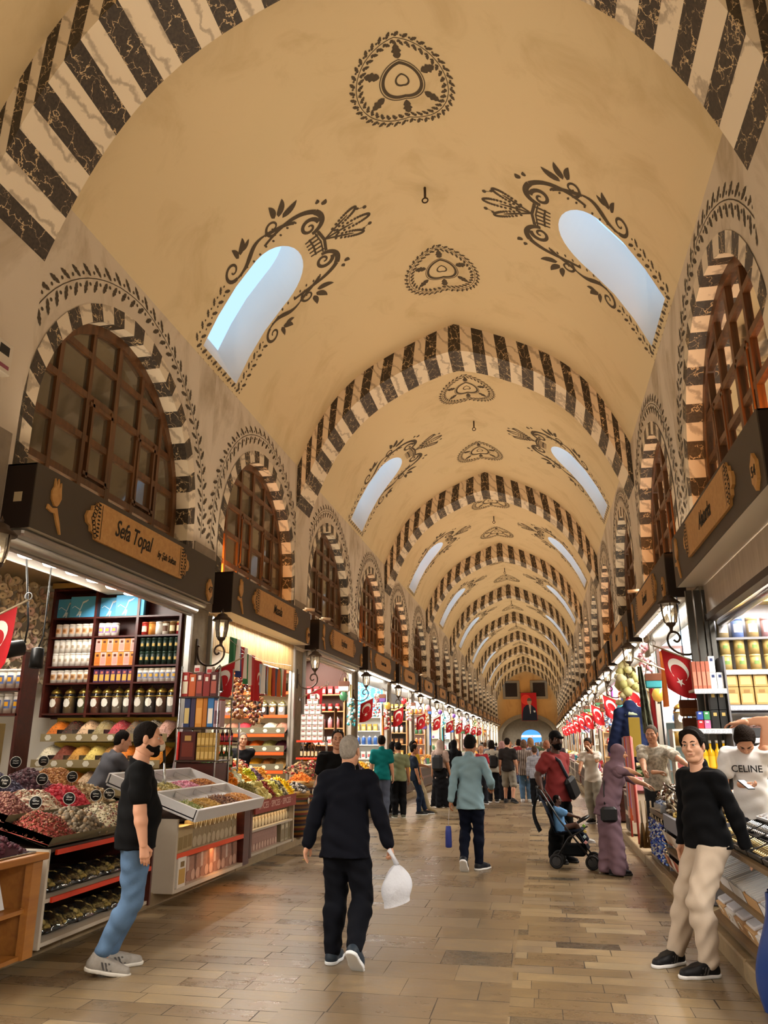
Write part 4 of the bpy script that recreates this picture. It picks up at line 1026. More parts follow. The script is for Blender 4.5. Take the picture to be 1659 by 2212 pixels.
# ------------------------------------------------------------------ nut stand, aisle side
M_WPANEL = mat('worn_white_panel', 'b8ad9c', .55, var=.12, vscale=4); M_ORG = mat('orange_red_edge', 'd0391c', .4); M_CREAMT = mat('khaki_tray', '7d745c', .4)
def stand(name, label, x0, x1, y0, y1, zt, shelves, edge, zb=.12, dark=True, end='near'):
    """open fronted cabinet: front at x1 (aisle), from y0 to y1"""
    t = thing(name, label, 'display stand', (0, 0, 0)); MB().box((x0, y0, zb), (x1, y0 + .03, zt), M_WPANEL, None, .004).obj('end_panel', t); MB().box((x0, y1 - .03, zb), (x1, y1, zt), M_BROWN).obj('end_panel', t)
    MB().box((x0, y0 + .03, zb), (x0 + .02, y1 - .03, zt), M_BROWND).obj('back_panel', t); MB().box((x0, y0 + .03, zt - .03), (x1 - .02, y1 - .03, zt), M_BROWND).obj('top_board', t)
    for z in shelves:
        MB().box((x0 + .02, y0 + .03, z - .03), (x1 - .02, y1 - .03, z), M_WPANEL).obj('shelf_board', t)
    for z in edge: MB().box((x1 - .02, y0 + .12, z - .035), (x1, y1 - .03, z + .005), M_ORG).obj('shelf_edge', t)
    MB().box((x0 + .1, y0 + .03, 0.14), (x0 + .2, y1 - .03, zb), M_BLK).obj('plinth', t) if zb > .15 else None
    return t
NX = -3.88
stand('nut_stand', 'white sided display stand of loose teas and nuts before the first left shop', -5.0, NX, 5.98, 7.78, .84, (.16, .47), (.47, .82))
# sloping trays
def slope_tray(t, x0, x1, y0, y1, z0, z1, lip=.07):
    b = MB(); b.add([(x1, y0, z0), (x1, y1, z0), (x0, y1, z1), (x0, y0, z1)], [(0, 1, 2, 3), (3, 2, 1, 0)], M_CREAMT)
    b.add([(x1 + .02, y0, z0), (x1 + .02, y1, z0), (x1 + .06, y1, z0 + lip), (x1 + .06, y0, z0 + lip)], [(0, 1, 2, 3), (3, 2, 1, 0)], M_CREAMT)
    for y in (y0, y1): b.add([(x1 + .02, y, z0), (x1 + .06, y, z0 + lip), (x0, y, z1 + lip), (x0, y, z1)], [(0, 1, 2, 3), (3, 2, 1, 0)], M_CREAMT)
    return b
for k, (x0, x1, z0, z1) in enumerate(((-4.3, -3.9, .86, .98), (-4.72, -4.32, 1.02, 1.12), (-5.1, -4.74, 1.16, 1.24))):
    t = thing('tray_row', 'sloping khaki tray, %s row of the loose tea stand' % ['front', 'middle', 'back'][k], 'tray', (0, 0, 0), 0, 'sloping trays'); slope_tray(t, x0, x1, 5.95, 7.78, z0, z1).obj('tray', t)
    if k: MB().box((x0 + .05, 6.0, .845), (x0 + .1, 7.74, z1 - .003), M_BROWND).obj('rear_prop', t)
HE = [  # front row
 [('red petal tea with brown bits', 'slab', .014, 900, ['8a3a30', '6a3a2a', '9a6a4a', 'b0504a', '7a5038'], .1), ('grey brown whole nuts', 'ball', .024, 260, ['5c5040', '6e6250', '857861', '9a8060'], .1), ('black and white seed mix', 'seed', .013, 900, ['c8bda0', '5a5648', '8d8468', 'd8d0b8', '70302c'], .1), ('mixed pale tea with fruit', 'slab', .016, 500, ['b0a078', '8a3a3a', 'd0c8a8'], .1)],
 [('pink brown hazel mix', 'nut', .016, 700, ['7a4a44', '8f5f52', 'a87f6a', '6a3a34'], .1), ('white and pink dried rings', 'ring', .026, 260, ['d8c8b0', 'b0705a', 'e0d8c0', '9a5a4a'], .1), ('bright red dried berries', 'nut', .024, 300, ['b8303c', 'c84450', '9a2430'], .11), ('cream mushroom slices', 'slab', .022, 400, ['c8b088', 'a88a60', 'd8c8a0', '8a6a48'], .1)],
 [('pale green white blossom tea', 'seed', .014, 900, ['c8c29c', 'd8d4b4', 'a8a47c', 'e0dcc4'], .11), ('violet blue petal tea', 'slab', .015, 700, ['4a4458', '6a6480', '3a3448', '8a86a0'], .1), ('dark purple dried fruit', 'nut', .02, 420, ['3e2830', '5a3a44', '70505a'], .12), ('orange brown dried nuts', 'nut', .017, 800, ['a8703e', 'b8834e', '96603a', 'c89a66'], .12)]]
HL = {'front': 0, 'middle': 1, 'back': 2}
for rname, k in HL.items():   # three rows
    x0, x1, z0, z1 = ((-4.3, -3.9, .87, .99), (-4.72, -4.32, 1.03, 1.13), (-5.1, -4.74, 1.17, 1.25))[k]
    for j, (nm, sh, sz, n, cols, h) in enumerate(HE[k]):
        y = 5.97 + 1.8 * (j + .5) / 4
        heap('%s heaped in the %s row of the first left stand' % (nm, rname), ((x0 + x1) / 2 + .0, y, z0 + .004), .5, .46, h * 1.5, sh, sz, n, cols, 40 + k * 4 + j, (z1 - z0) / .5, PI / 2, 'tea_heap', 'dried food')
def chalk_tag(word, label, loc, rz=.3, s=1.0):
    t = thing('chalk_label', label, 'label', loc, rz, 'round black chalk labels'); MB().lathe([(.055 * s, -.003), (.055 * s, .003)], M_BLK, 20, Tm((0, 0, .05), (PI / 2, 0, 0))).obj('disc', t)
    MB().tube([(.052 * s * math.cos(a), -.004, .05 + .052 * s * math.sin(a)) for a in np.linspace(0, 2 * PI, 25)[:-1]], .0025, cm('d8d8d0'), 4, closed=True).obj('chalk_ring', t)
    MB().tube([(0, .004, .05), (0, .012, -.06)], .003, M_BLK, 5).obj('stick', t)
    o = Orn(); r = random.Random(word)
    for z in (.062, .04): o.strip([(-.026 + .0105 * q, z + r.uniform(-.0035, .0035)) for q in range(6)], .004)
    if word.startswith('~'): o.mapped(lambda x, z: (x * s, -.0045, .05 + (z - .05) * s), 'chalk_writing', t, cm('d8d8d0'))
    else: text(word, 'chalk_writing', cm('d8d8d0'), .026, t, Matrix.Translation((0, -.0045, .05)) @ FACE, .0005, .2)
    return t
TG = [('Dream\nTea', -5.08, 6.2, 1.41, 'at the near end of the back row'), ('Relax\nTea', -4.7, 6.45, 1.27, 'second along the middle row'), ('~a', -5.08, 6.75, 1.41, 'second along the back row'), ('~b', -5.08, 7.1, 1.42, 'third along the back row'), ('~c', -5.08, 7.55, 1.42, 'at the far end of the back row'), ('~d', -4.7, 6.0, 1.2, 'at the near end of the middle row'), ('~e', -4.7, 7.0, 1.27, 'beside the red berries'), ('~f', -4.7, 7.5, 1.27, 'before the violet petals'), ('~g', -4.3, 6.35, 1.11, 'behind the red petal tea'), ('~h', -4.3, 6.85, 1.11, 'behind the whole nuts'), ('~i', -4.3, 7.3, 1.11, 'behind the seed mix'), ('Balanse\nTea', -4.3, 7.55, 1.11, 'at the far end of the front row')]
for w, x, y, z, wh in TG: chalk_tag(w, 'round black chalk label ' + wh + ' of loose teas', (x, y, z), .35)
# wrapped trays of dried figs on its shelves
def figpack(label):
    t = thing('fruit_tray', label, 'packed fruit', (0, 0, 0), 0, 'wrapped trays of dried fruit')
    MB().box((-.11, -.15, 0), (.11, .15, .015), cm('2a2420', .4), None, .005).obj('tray', t)
    f = MB(); r = random.Random(2)
    for k in range(26): f.lathe([(.004, -.012), (.024, -.006), (.028, .004), (.012, .014)], cm(['a89250', 'c0a862', '94804a'][k % 3]), 7, Tm((r.uniform(-.085, .085), r.uniform(-.12, .12), .028 + r.uniform(0, .02)), (r.uniform(-.7, .7), r.uniform(-.7, .7), 0)))
    f.obj('dried_figs', t); g = MB(); g.grid(lambda u, v: ((u - .5) * .23, (v - .5) * .31, .016 + .055 * (1 - abs(2 * u - 1) ** 4) * (1 - abs(2 * v - 1) ** 4)), 8, 8, M_CLEAR); g.obj('film_wrap', t); return t
fp = figpack('x'); used_fp = 0
for k in range(7):
    for z, nm in ((.16, 'lowest'), (.47, 'upper')):
        p = (-4.13 + .02 * (k % 2), 6.18 + .23 * k, z + .052); o = fp if used_fp == 0 else dup(fp); used_fp = 1
        o.location = p; o.rotation_euler = (0, .38, .1 * math.sin(k * 3)); o['label'] = 'film wrapped figs, %s along the %s shelf under the teas' % (ordw[k], nm)
# wooden counter at the very left with dates
M_OAK = m_wood('orange_oak', '8f5a26', 'a8702f', 6, .45, 1)
t = thing('oak_cabinet', 'orange oak cabinet at the left edge, before the tea stand', 'cabinet', (0, 0, 0)); MB().box((-4.6, 5.0, .78), (-3.83, 5.92, .83), M_OAK, None, .006).obj('top', t)
MB().box((-4.6, 5.86, .1), (-3.87, 5.9, .78), M_OAK).obj('side_panel', t); MB().box((-3.93, 5.78, .1), (-3.87, 5.86, .78), M_OAK).obj('corner_post', t); MB().box((-4.6, 5.0, .1), (-4.55, 5.86, .78), M_OAK).obj('back_panel', t)
for z in (.1, .42): MB().box((-4.55, 5.0, z), (-3.9, 5.78, z + .03), M_OAK).obj('shelf_board', t)
t = thing('steel_tray', 'flat steel tray of dark dates on the oak cabinet', 'tray', (-4.2, 5.45, .832)); MB().box((-.3, -.42, 0), (.3, .4, .012), M_STEEL, None, .004).obj('tray', t)
heap('glossy dark purple dates piled on the steel tray', (-4.2, 5.42, .846), .56, .74, .2, 'nut', .026, 420, ['3a1822', '4a1f2c', '5a2a36'], 90, 0, 0, 'date_pile', 'dates')
t = thing('leaflet', 'white leaflet with a pink picture leaning on the oak cabinet shelf', 'leaflet', (-4.0, 5.55, .46), PI / 2); MB().box((-.13, 0, 0), (.13, .006, .24), cm('d8d8d8'), Matrix.Rotation(-.35, 4, 'X')).obj('sheet', t); MB().box((-.06, -.002, .06), (.06, 0, .18), cm('b88a84'), Matrix.Rotation(-.35, 4, 'X')).obj('picture', t)

# shelf of tins and gift boxes at the picture's left edge, behind the teas
t = thing('goods_shelf', 'dark shelf of tasselled tins at the left end of the first left shop', 'shelf', (0, 0, 0))
for z in (2.0, 2.3): MB().box((-7.3, 8.7, z - .03), (-6.3, 9.0, z), M_BROWN).obj('shelf_board', t)
for x in (-7.3, -6.3): MB().box((x - .02, 8.7, .15), (x + .02, 9.0, 2.75), M_BROWN).obj('upright', t)
tt = tin('x', .06, .24, 'cfc6ba', 'e0d8cc', '5a6a9a', None, 'e0a020')
for z, nm in ((2.002, 'lower'), (2.302, 'upper')): lay(tt, [(-7.15 + .13 * j, 8.8, z) for j in range(7)], 'white tin with a yellow tassel on the %s shelf at the left edge' % nm, 'tasselled tins')
gb = box_item('x', .2, .14, .2, '9a8450', name='gift_box', panel='c8a868', mark='5a4a28')
t = thing('box_plinth', 'dark plinth behind the back row of teas at the left edge', 'plinth', (-6.05, 7.25, .14)); MB().box((-.5, -.2, 0), (.5, .2, 1.2), M_BROWND).obj('body', t)
for k in range(4):
    for q in range(2): lay(gb, [(-6.36 + .21 * k, 7.2, 1.342 + .205 * q)], 'khaki gold gift box, %s in the %s layer at the left edge' % (ordw[k], ['lower', 'upper'][q]), 'khaki gift boxes')
tall = box_item('tall khaki gift box at the right end of the stack at the left edge', .15, .14, .5, '8f7c48', name='gift_box', panel='c0a868'); tall.location = (-5.46, 7.22, 1.342)

# ------------------------------------------------------------------ spotlights
def spot(label, loc, aim, s=1.0, col=None, on=True, hang=True):
    t = thing('spot_lamp', label, 'lamp', loc, 0, 'spot lamps'); d = Vector(aim).normalized(); q = d.to_track_quat('-Z', 'Y').to_matrix().to_4x4(); q.translation = (0, 0, 0)
    MB().lathe([(.02 * s, .11 * s), (.05 * s, .1 * s), (.055 * s, 0), (.055 * s, -.06 * s), (.05 * s, -.06 * s), (.048 * s, -.05 * s)], col or cm('3a3a38', .4), 16, q, True, False).obj('housing', t)
    MB().lathe([(.047 * s, -.052 * s), (.0, -.05 * s)], M_LED if on else M_STEEL, 16, q, True, False).obj('lens', t); MB().tube([tuple(q @ Vector((0, 0, .1 * s))), tuple(q @ Vector((0, .05 * s, .12 * s)) + Vector((0, 0, .1 * s)))] + ([(0, .05, 4.1 - loc[2])] if hang else [(-.25, .12, .1)]), .006 * s, M_BLK).obj('arm', t); return t
spot('grey spot lamp shining down above the white sweet tray', (-4.55, 10.7, 2.43), (.15, -.1, -1), 1.35, hang=False); spot('smaller grey spot lamp beside the one above the sweet tray', (-4.7, 10.66, 2.37), (-.5, -.4, -.6), 1.0, hang=False)
spot('black spot lamp hanging at the left end of the first left shop', (-6.05, 8.6, 2.62), (0, 0, -1), 1.5, M_BLK); spot('black box shaped spot lamp at the left edge', (-6.1, 8.1, 2.7), (-.6, -.6, -.2), 1.8, M_BLK, False); spot('black lamp head over the middle of the second left shop', (-5.3, 14.5, 2.3), (0, -.3, -1), 1.3, M_BLK, True)
# ================================================================== sweet display (Turkish delight), aisle side
DY0, DY1 = 8.32, 10.55
t = thing('sweets_cabinet', 'white sided cabinet carrying the sweet tray, filled with paper bags', 'display stand', (0, 0, 0))
MB().box((-4.95, DY0, .12), (-3.9, DY0 + .04, .86), M_WPANEL, None, .004).obj('end_panel', t); MB().box((-4.95, DY1 - .22, .12), (-3.9, DY1, .86), M_BROWN).obj('end_panel', t)
MB().box((-4.95, DY0 + .04, .12), (-3.9, DY1 - .22, .16), M_WPANEL).obj('shelf_board', t); MB().box((-4.95, DY0 + .04, .47), (-3.92, DY1 - .22, .5), M_WPANEL).obj('shelf_board', t)
MB().box((-3.92, DY0 + .04, .455), (-3.9, DY1 - .22, .505), mat('orange_lit_edge', 'e0502a', .4)).obj('shelf_edge', t); MB().box((-4.95, DY0 + .04, .16), (-4.93, DY1 - .22, .86), M_BROWND).obj('back_panel', t)
MB().box((-4.95, DY0 + .04, .82), (-3.95, DY1, .85), M_BROWND).obj('top_board', t)
area('shelf_lamp', (-4.0, (DY0 + DY1) / 2, .8), (-.2, 0, -1), 1.8, .1, 2.5, 'ffd08a'); area('shelf_lamp', (-4.0, (DY0 + DY1) / 2, .45), (-.2, 0, -1), .1, 1.8, 6, 'ffb070')
pb = bag('x', .2, .1, .3, '8f7f62', 'efece4', 'b3a488'); RB = PI / 2
lay(pb, [(-4.02, DY0 + .62 + .135 * j, .502, RB + .06 * math.sin(j * 5)) for j in range(10)], 'khaki paper bag with white handles on the upper shelf under the sweet tray', 'khaki paper bags')
for j in range(3): t = box_item('tan carton at the near end of the upper shelf under the sweet tray', .14, .2, .26, 'b09a72', name='carton', panel='8a7448', group='tan cartons'); t.location = (-4.02 - .02 * j, DY0 + .15 + .16 * j, .502); t.rotation_euler.z = RB
rb = bag('x', .19, .08, .3, '96705f', 'f0ece6', 'b89684', rope=False); rw = bag('x', .19, .08, .29, 'bba698', 'f0ece6', '96705f', rope=False)
for j in range(13): lay(rw if j % 3 == 1 else rb, [(-4.0, DY0 + .36 + .125 * j, .162, RB)], ('pale' if j % 3 == 1 else 'reddish') + ' printed bag on the lowest shelf under the sweet tray', 'printed bags on the lowest shelf')
t = box_item('carton with a food picture at the near end of the lowest shelf', .2, .22, .3, 'd8d0c4', name='carton', panel='b8924a', mark='7a6030'); t.location = (-4.0, DY0 + .17, .162); t.rotation_euler.z = RB
# the tilted white tray
tr = thing('sweet_tray', 'tilted white tray with eight compartments of sweets', 'tray', (0, 0, 0)); M_WT = mat('white_tray', 'c9c9cb', .35)
LW, LD = 2.08, 1.12; tilt = math.atan2(.36, 1.05)
TT = Matrix.Translation((-3.68, DY0 - .08, .86)) @ Matrix.Rotation(PI / 2, 4, 'Z') @ Matrix.Rotation(tilt, 4, 'X')   # x along +Y, y into the shop and up
def tb(a, b, m, nm): 
    MB().box(a, b, m, TT, .004).obj(nm, tr)
tb((0, 0, 0), (LW, LD, .02), M_WT, 'tray_floor'); tb((0, -.02, -.02), (LW, .02, .11), M_WT, 'rim'); tb((0, LD - .02, 0), (LW, LD + .02, .11), M_WT, 'rim'); tb((0, 0, -.02), (.03, LD, .11), M_WT, 'rim'); tb((LW - .03, 0, -.02), (LW, LD, .11), M_WT, 'rim'); tb((0, LD * .48, 0), (LW, LD * .48 + .04, .1), M_WT, 'middle_rail')
for k in (1, 2, 3):
    for y0, y1 in ((.03, LD * .48), (LD * .48 + .04, LD - .03)): tb((LW * k / 4 - .006, y0, .02), (LW * k / 4 + .006, y1, .085), M_CLEAR, 'divider')
SW = [('green pistachio rolls', 'stick', .02, 200, ['6f7a3c', '8a9450', 'b8b48a']), ('golden brown sweets', 'nut', .018, 220, ['a8823c', 'c09a50']), ('chocolate coated sweets', 'stick', .019, 240, ['5a3226', '8a5a40', 'b08a6a']), ('orange nut sweets', 'nut', .018, 320, ['c08038', 'a86a2c', 'd09a50']),
      ('tan sesame squares', 'slab', .022, 220, ['c49a60', 'b88a50', 'd4b07a']), ('pale pistachio sweets', 'nut', .018, 180, ['a89a5c', 'c8bc88', '8a8048']), ('pink rose sweets', 'nut', .018, 150, ['d08aa0', 'e0b0c0', 'b8708a']), ('roasted hazelnuts', 'ball', .014, 420, ['a86a34', '8a5024', 'c08448'])]
for k, (nm, sh, sz, n, cols) in enumerate(SW):
    c = k % 4; r = k // 4; ln = .34 if r == 0 else .3
    o = heap_mesh(LW / 4 - .05, ln, .045, sh, sz, n, cols, 200 + k, 0, None, 3).obj('sweets', None); o.matrix_world = TT @ Matrix.Translation((LW * (c + .5) / 4, (.04 + ln / 2) if r == 0 else (LD * .48 + .06 + ln / 2), .022)); tag(o, '%s in the %s row of the white sweet tray' % (nm, ['front', 'back'][r]), 'sweets', None, 'stuff')
sc = thing('tongs', 'steel tongs with a white knob standing in the sweet tray', 'tongs', (-4.42, 9.0, 1.13)); MB().tube([(0, 0, 0), (-.05, .05, .3)], [.03, .012], M_STEEL).obj('blade', sc); MB().tube([(-.05, .05, .3), (-.08, .08, .45)], .018, M_BLK).obj('grip', sc); MB().lathe([(.01, .0), (.04, .02), (.05, .07), (.03, .12), (.005, .13)], cm('d8d0c0'), 12, Matrix.Translation((-.1, .04, .42))).obj('knob', sc)

# tower of boxes and bottles between the first two shops
t = thing('goods_tower', 'clear tiered stand of boxes and bottles between the first and second left shops', 'display stand', (0, 0, 0))
for z in (1.42, 1.86, 2.28): MB().box((-5.0, 10.42, z - .02), (-4.4, 10.95, z), M_BROWND).obj('shelf_board', t)
for x, y in ((-4.99, 10.44), (-4.41, 10.44), (-4.99, 10.93), (-4.41, 10.93)): MB().tube([(x, y, .14), (x, y, 2.7)], .012, M_STEEL).obj('post', t)
MB().box((-5.0, 10.46, .14), (-4.42, 10.95, 1.38), M_BROWN).obj('base_box', t)
x = -4.92
for k, (w, h, c, nm, m) in enumerate(((.09, .42, '27345c', 'navy blue', 'c8b070'), (.07, .42, '3a2f4a', 'dark violet', None), (.1, .42, 'd08a35', 'orange', 'e0a050'), (.06, .42, 'b87024', 'amber', None), (.09, .41, '3a74b0', 'sky blue and white', 'f0e8d8'), (.1, .36, 'b59aa0', 'dusty pink', '6a4a54'))):
    t = box_item('tall %s gift box on the middle shelf of the clear tower' % nm, w, .16, h, c, name='gift_box', panel=m, group='tall gift boxes'); t.location = (x + w / 2, 10.52, 1.862); x += w + .008
t = box_item('dark red picture box lying against the lowest shelf of the clear tower', .22, .12, .38, '4a1a16', name='gift_box', panel='6a2a1c', mark='b08a4a'); t.location = (-4.83, 10.5, 1.422)
t = box_item('thin bright red box at the left end of the lowest tower shelf', .035, .14, .38, 'c8281e', name='gift_box'); t.location = (-4.975, 10.5, 1.422)
gg = box_item('x', .058, .1, .18, 'a8863c', name='gift_box', panel='d0b06a')
for q in (0, .185): lay(gg, [(-4.67 + .06 * k, 10.5, 1.422 + q) for k in range(5)], 'gold gift box on the lowest shelf of the clear tower', 'gold gift boxes on the tower')
for k, (c, p, nm) in enumerate((('a8281e', 'e8dcc0', 'red and cream'), ('c05a2a', None, 'orange'), ('6a3030', 'a84a3a', 'maroon'), ('8a2a26', None, 'dark red'), ('5a2a28', 'b05a4a', 'brown red'))): t = box_item('%s carton on the top shelf of the clear tower' % nm, .1, .12, .34 - .03 * (k % 2), c, name='carton', panel=p, mark='e8e0d4', group='tower top cartons'); t.location = (-4.94 + .108 * k, 10.52, 2.282)
sm = box_item('x', .09, .09, .1, 'd8cfc6', name='carton', panel='b8383a'); lay(sm, [(-4.78, 10.52, 2.62), (-4.6, 10.54, 2.6)], 'small white and red carton on top of the clear tower', 'small white cartons')
cb = bottle('x', .03, .2, '3a1820', 'd8d8d8', 'c84a6a'); lay(cb, [(-4.9 + .07 * k, 11.5, 1.662) for k in range(5)], 'small dark bottle with a pink label on the bottle shelf', 'pink labelled bottles')
ob = bottle('x', .035, .32, '3a4a1a', '8a9a3a', 'e0dcc0'); 
t = thing('bottle_shelf', 'red edged shelf of bottles beside the clear tower', 'shelf', (0, 0, 0))
for z in (1.3, 1.66): MB().box((-4.96, 11.4, z - .03), (-4.56, 11.7, z), M_WPANEL).obj('shelf_board', t); MB().box((-4.96, 11.38, z - .035), (-4.56, 11.4, z + .005), M_ORG).obj('shelf_edge', t)
for x in (-4.95, -4.57): MB().box((x - .01, 11.66, .14), (x + .01, 11.7, 1.95), M_STEEL).obj('post', t)
lay(ob, [(-4.91 + .075 * k, 11.5, 1.302) for k in range(5)], 'green oil bottle with a pale label on the bottle shelf', 'green oil bottles')

# ================================================================== dried fruit stand
GY0, GY1 = 10.97, 13.0
t = thing('fruit_stand', 'display stand of dried fruit with a red lettered front board', 'display stand', (0, 0, 0))
MB().box((-5.0, GY0, .12), (-4.05, GY0 + .08, .8), M_BROWN).obj('end_panel', t); MB().box((-5.0, GY1 - .05, .12), (-4.05, GY1, .8), M_WPANEL).obj('end_panel', t)
for z in (.16, .47, .8): MB().box((-5.0, GY0 + .08, z - .03), (-4.06, GY1 - .05, z), M_WPANEL if z < .7 else M_BROWND).obj('shelf_board', t)
MB().box((-5.0, GY0 + .08, .16), (-4.98, GY1 - .05, .77), M_BROWND).obj('back_panel', t)
sb = MB().box((-4.05, GY0 + .1, .68), (-4.02, GY1 - .02, .86), mat('brick_red_board', '8f3a30', .5)).obj('front_board', t)
text('SPICES · SPICES · SPICES ·', 'lettering', cm('d8b0a4'), .125, sb, Matrix.Translation((-4.018, (GY0 + GY1) / 2, .775)) @ Matrix.Rotation(PI / 2, 4, 'Z') @ FACE, .001, 0, sx=1.15)
area('shelf_lamp', (-4.1, 11.9, .62), (-.2, 0, -1), 1.8, .1, 2, 'ffdca8')
kb = bag('x', .2, .09, .27, '8d7a5e', 'efece4', 'b3a488'); lay(kb, [(-4.17, GY0 + .3 + .14 * j, .472, RB) for j in range(13)], 'khaki paper bag with white handles on the upper shelf under the dried fruit', 'bags under the dried fruit')
kr = bag('x', .15, .09, .26, 'a07c70', 'efece4', 'c0a090', rope=False); lay(kr, [(-4.17, GY0 + .25 + .12 * j, .162, RB) for j in range(10)], 'pinkish printed bag on the lowest shelf under the dried fruit', 'pinkish bags under the dried fruit')
kc = box_item('x', .17, .2, .28, '9c8f74', name='carton', panel='7c7258', mark='c8bda0'); lay(kc, [(-4.2, GY0 + 1.6 + .2 * j, .162, RB) for j in range(3)], 'tall khaki carton at the far end of the lowest shelf', 'khaki cartons')
def vivid(h):
    """the same hue, a little brighter and fuller"""
    c = [int(h[q:q + 2], 16) for q in (0, 2, 4)]; top = max(c); c = [top - (top - v) * 1.12 for v in c]
    return ''.join('%02x' % max(0, min(255, int(v * 1.22))) for v in c)
FR_ = [  # rows front to back: label, shape, size, n, colours
 [('olive dried leaves', 'stick', .03, 160, ['6a6238', '7d7446', '8f8550']), ('pale dried apple slices', 'slab', .05, 90, ['c8bc84', 'b0a468', 'd8cc98']), ('dark red dried peppers', 'stick', .032, 150, ['6a241c', '8a3424', '5a3a20']), ('yellow green dried slices', 'slab', .035, 120, ['b8b060', 'c8c07c', '9a9448']), ('black and white nut mix', 'nut', .028, 160, ['4a4638', 'b8b090', '7a745c']), ('bright yellow dried strips', 'stick', .035, 140, ['d8b020', 'e0c040', 'c89a18'])],
 [('orange dried mango slices', 'ring', .06, 60, ['c8822c', 'd89a44', 'b8701f']), ('white dried coconut strips', 'slab', .045, 110, ['d0d0b8', 'c0c4a8', 'dcdcc8']), ('golden dried oranges', 'ring', .05, 80, ['c09020', 'a87c18', 'd0a83c']), ('green yellow dried kiwi', 'ring', .045, 80, ['a8a830', 'c0b848', '8a9028']), ('dark violet dried fruit', 'nut', .03, 140, ['32202e', '4a3040', '5c4454']), ('tan dried apricots', 'ring', .045, 90, ['c89a50', 'b88838', 'd8b070'])],
 [('dark red dates', 'nut', .035, 160, ['5a1f1a', '742a22', '4a1814']), ('bright green dried strips', 'stick', .04, 130, ['4fae20', '6cc838', '3a8f18']), ('orange dried apricots', 'slab', .045, 110, ['d07a24', 'e09040', 'b8641a']), ('yellow dried pineapple', 'slab', .045, 110, ['e0c020', 'ecd048', 'd0aa18']), ('dark green dried leaves', 'slab', .04, 110, ['3a5a28', '4c7034', '2c4a1e']), ('red dried strawberries', 'slab', .035, 110, ['b02a2c', 'c84440', '8f2020']), ('peach dried slices', 'slab', .04, 100, ['d8a070', 'e0b488', 'c48a58']), ('red and white nut slices', 'slab', .035, 120, ['8a3a34', 'd8c8b0', '5a2a26'])]]
for r, row in enumerate(FR_):
    xc = (-4.22, -4.6, -4.98)[r]; z = (.86, 1.02, 1.16)[r]; n_ = len(row); y0, y1 = (GY0 + .08, GY1 - .1)
    t = thing('fruit_tray', 'dark stepped tray, %s row of the dried fruit stand' % ['front', 'middle', 'back'][r], 'tray', (xc, 0, 0), 0, 'dried fruit trays'); MB().box((-.19, y0, z - (.06 if r == 0 else .2)), (.18, y1, z - .005), M_BROWND).obj('tray', t); MB().box((-.19, y0 + .1, .805), (-.16, y1 - .1, z - .2), M_BROWND).obj('rear_prop', t) if r else None
    for j, (nm, sh, sz, n, cols) in enumerate(row):
        heap('%s heaped in the %s row of the dried fruit stand' % (nm, ['front', 'middle', 'back'][r]), (xc, y0 + (y1 - y0) * (j + .5) / n_, z), (y1 - y0) / n_ * 1.04, .4, .15, sh, sz, n, [vivid(q) for q in cols], 300 + r * 10 + j, .28, PI / 2, 'dried_fruit', 'dried fruit')
tb_ = thing('clear_tub', 'round clear tub of pale grain behind the striped barrel', 'tub', (-4.42, 13.12, .78)); MB().lathe([(.16, 0), (.19, .2), (.195, .2)], M_CLEAR, 20, None, True, False).obj('tub', tb_); MB().lathe([(.15, .01), (.18, .17), (.08, .2), (0, .21)], cm('c0a878', .8, var=.4, vscale=80), 16).obj('grain', tb_)
MB().lathe([(.2, -.62), (.22, -.3), (.2, -.005)], M_BROWND, 20).obj('stand', tb_)
def m_kilim():
    m = bpy.data.materials.new('striped_kilim'); m.use_nodes = True; t = NT(m); b = t.n['Principled BSDF']; s = t.n.new('ShaderNodeSeparateXYZ'); t.l.new(t.coord(), s.inputs[0])
    f = t.math('FRACT', t.math('MULTIPLY', s.outputs[2], 4.2)); t.l.new(t.ramp(f, [(0, '3c1e1c'), (.14, '8a5a20'), (.3, '2c3426'), (.44, '6a2a22'), (.58, '8c6a2c'), (.72, '2a2838'), (.86, '5a3a1c')], 'CONSTANT'), b.inputs['Base Color']); b.inputs['Roughness'].default_value = .9; return m
M_KIL = m_kilim()
def barrel(label, loc, hl, cols, sh, r=.2, h=.74):
    t = thing('striped_barrel', label, 'barrel', loc, 0, 'striped barrels'); MB().lathe([(r * .92, 0), (r, h * .5), (r * .96, h * .9)], M_KIL, 22).obj('cover', t); MB().lathe([(r * .98, h * .9), (r * 1.02, h * .92), (r * 1.02, h), (r * .9, h)], cm('b08a50', .5), 22).obj('rim', t)
    MB().lathe([(.05, 0), (.05, .006)], cm('d8d4c8'), 14, Tm((r * 1.0, -.02, h * .78), (0, PI / 2, 0))).obj('round_label', t)
    heap(hl, (loc[0], loc[1], loc[2] + h - .02), r * 1.75, r * 1.75, .14, sh, .026, 150, cols, int(loc[1] * 10), 0, 0, 'barrel_heap', 'dried food', None, 0, 2)
barrel('striped kilim barrel nearest the dried fruit stand', (-4.2, 13.55, PZ), 'dark speckled seeds heaped on the nearer striped barrel', ['3a3430', '8a8078', '2a2624', 'b0a8a0'], 'ball', .23, .72); barrel('striped kilim barrel beyond the first one', (-4.3, 14.15, PZ), 'bright orange strips heaped on the farther striped barrel', ['d07018', 'e08828', 'b85c10'], 'stick', .23, .86)

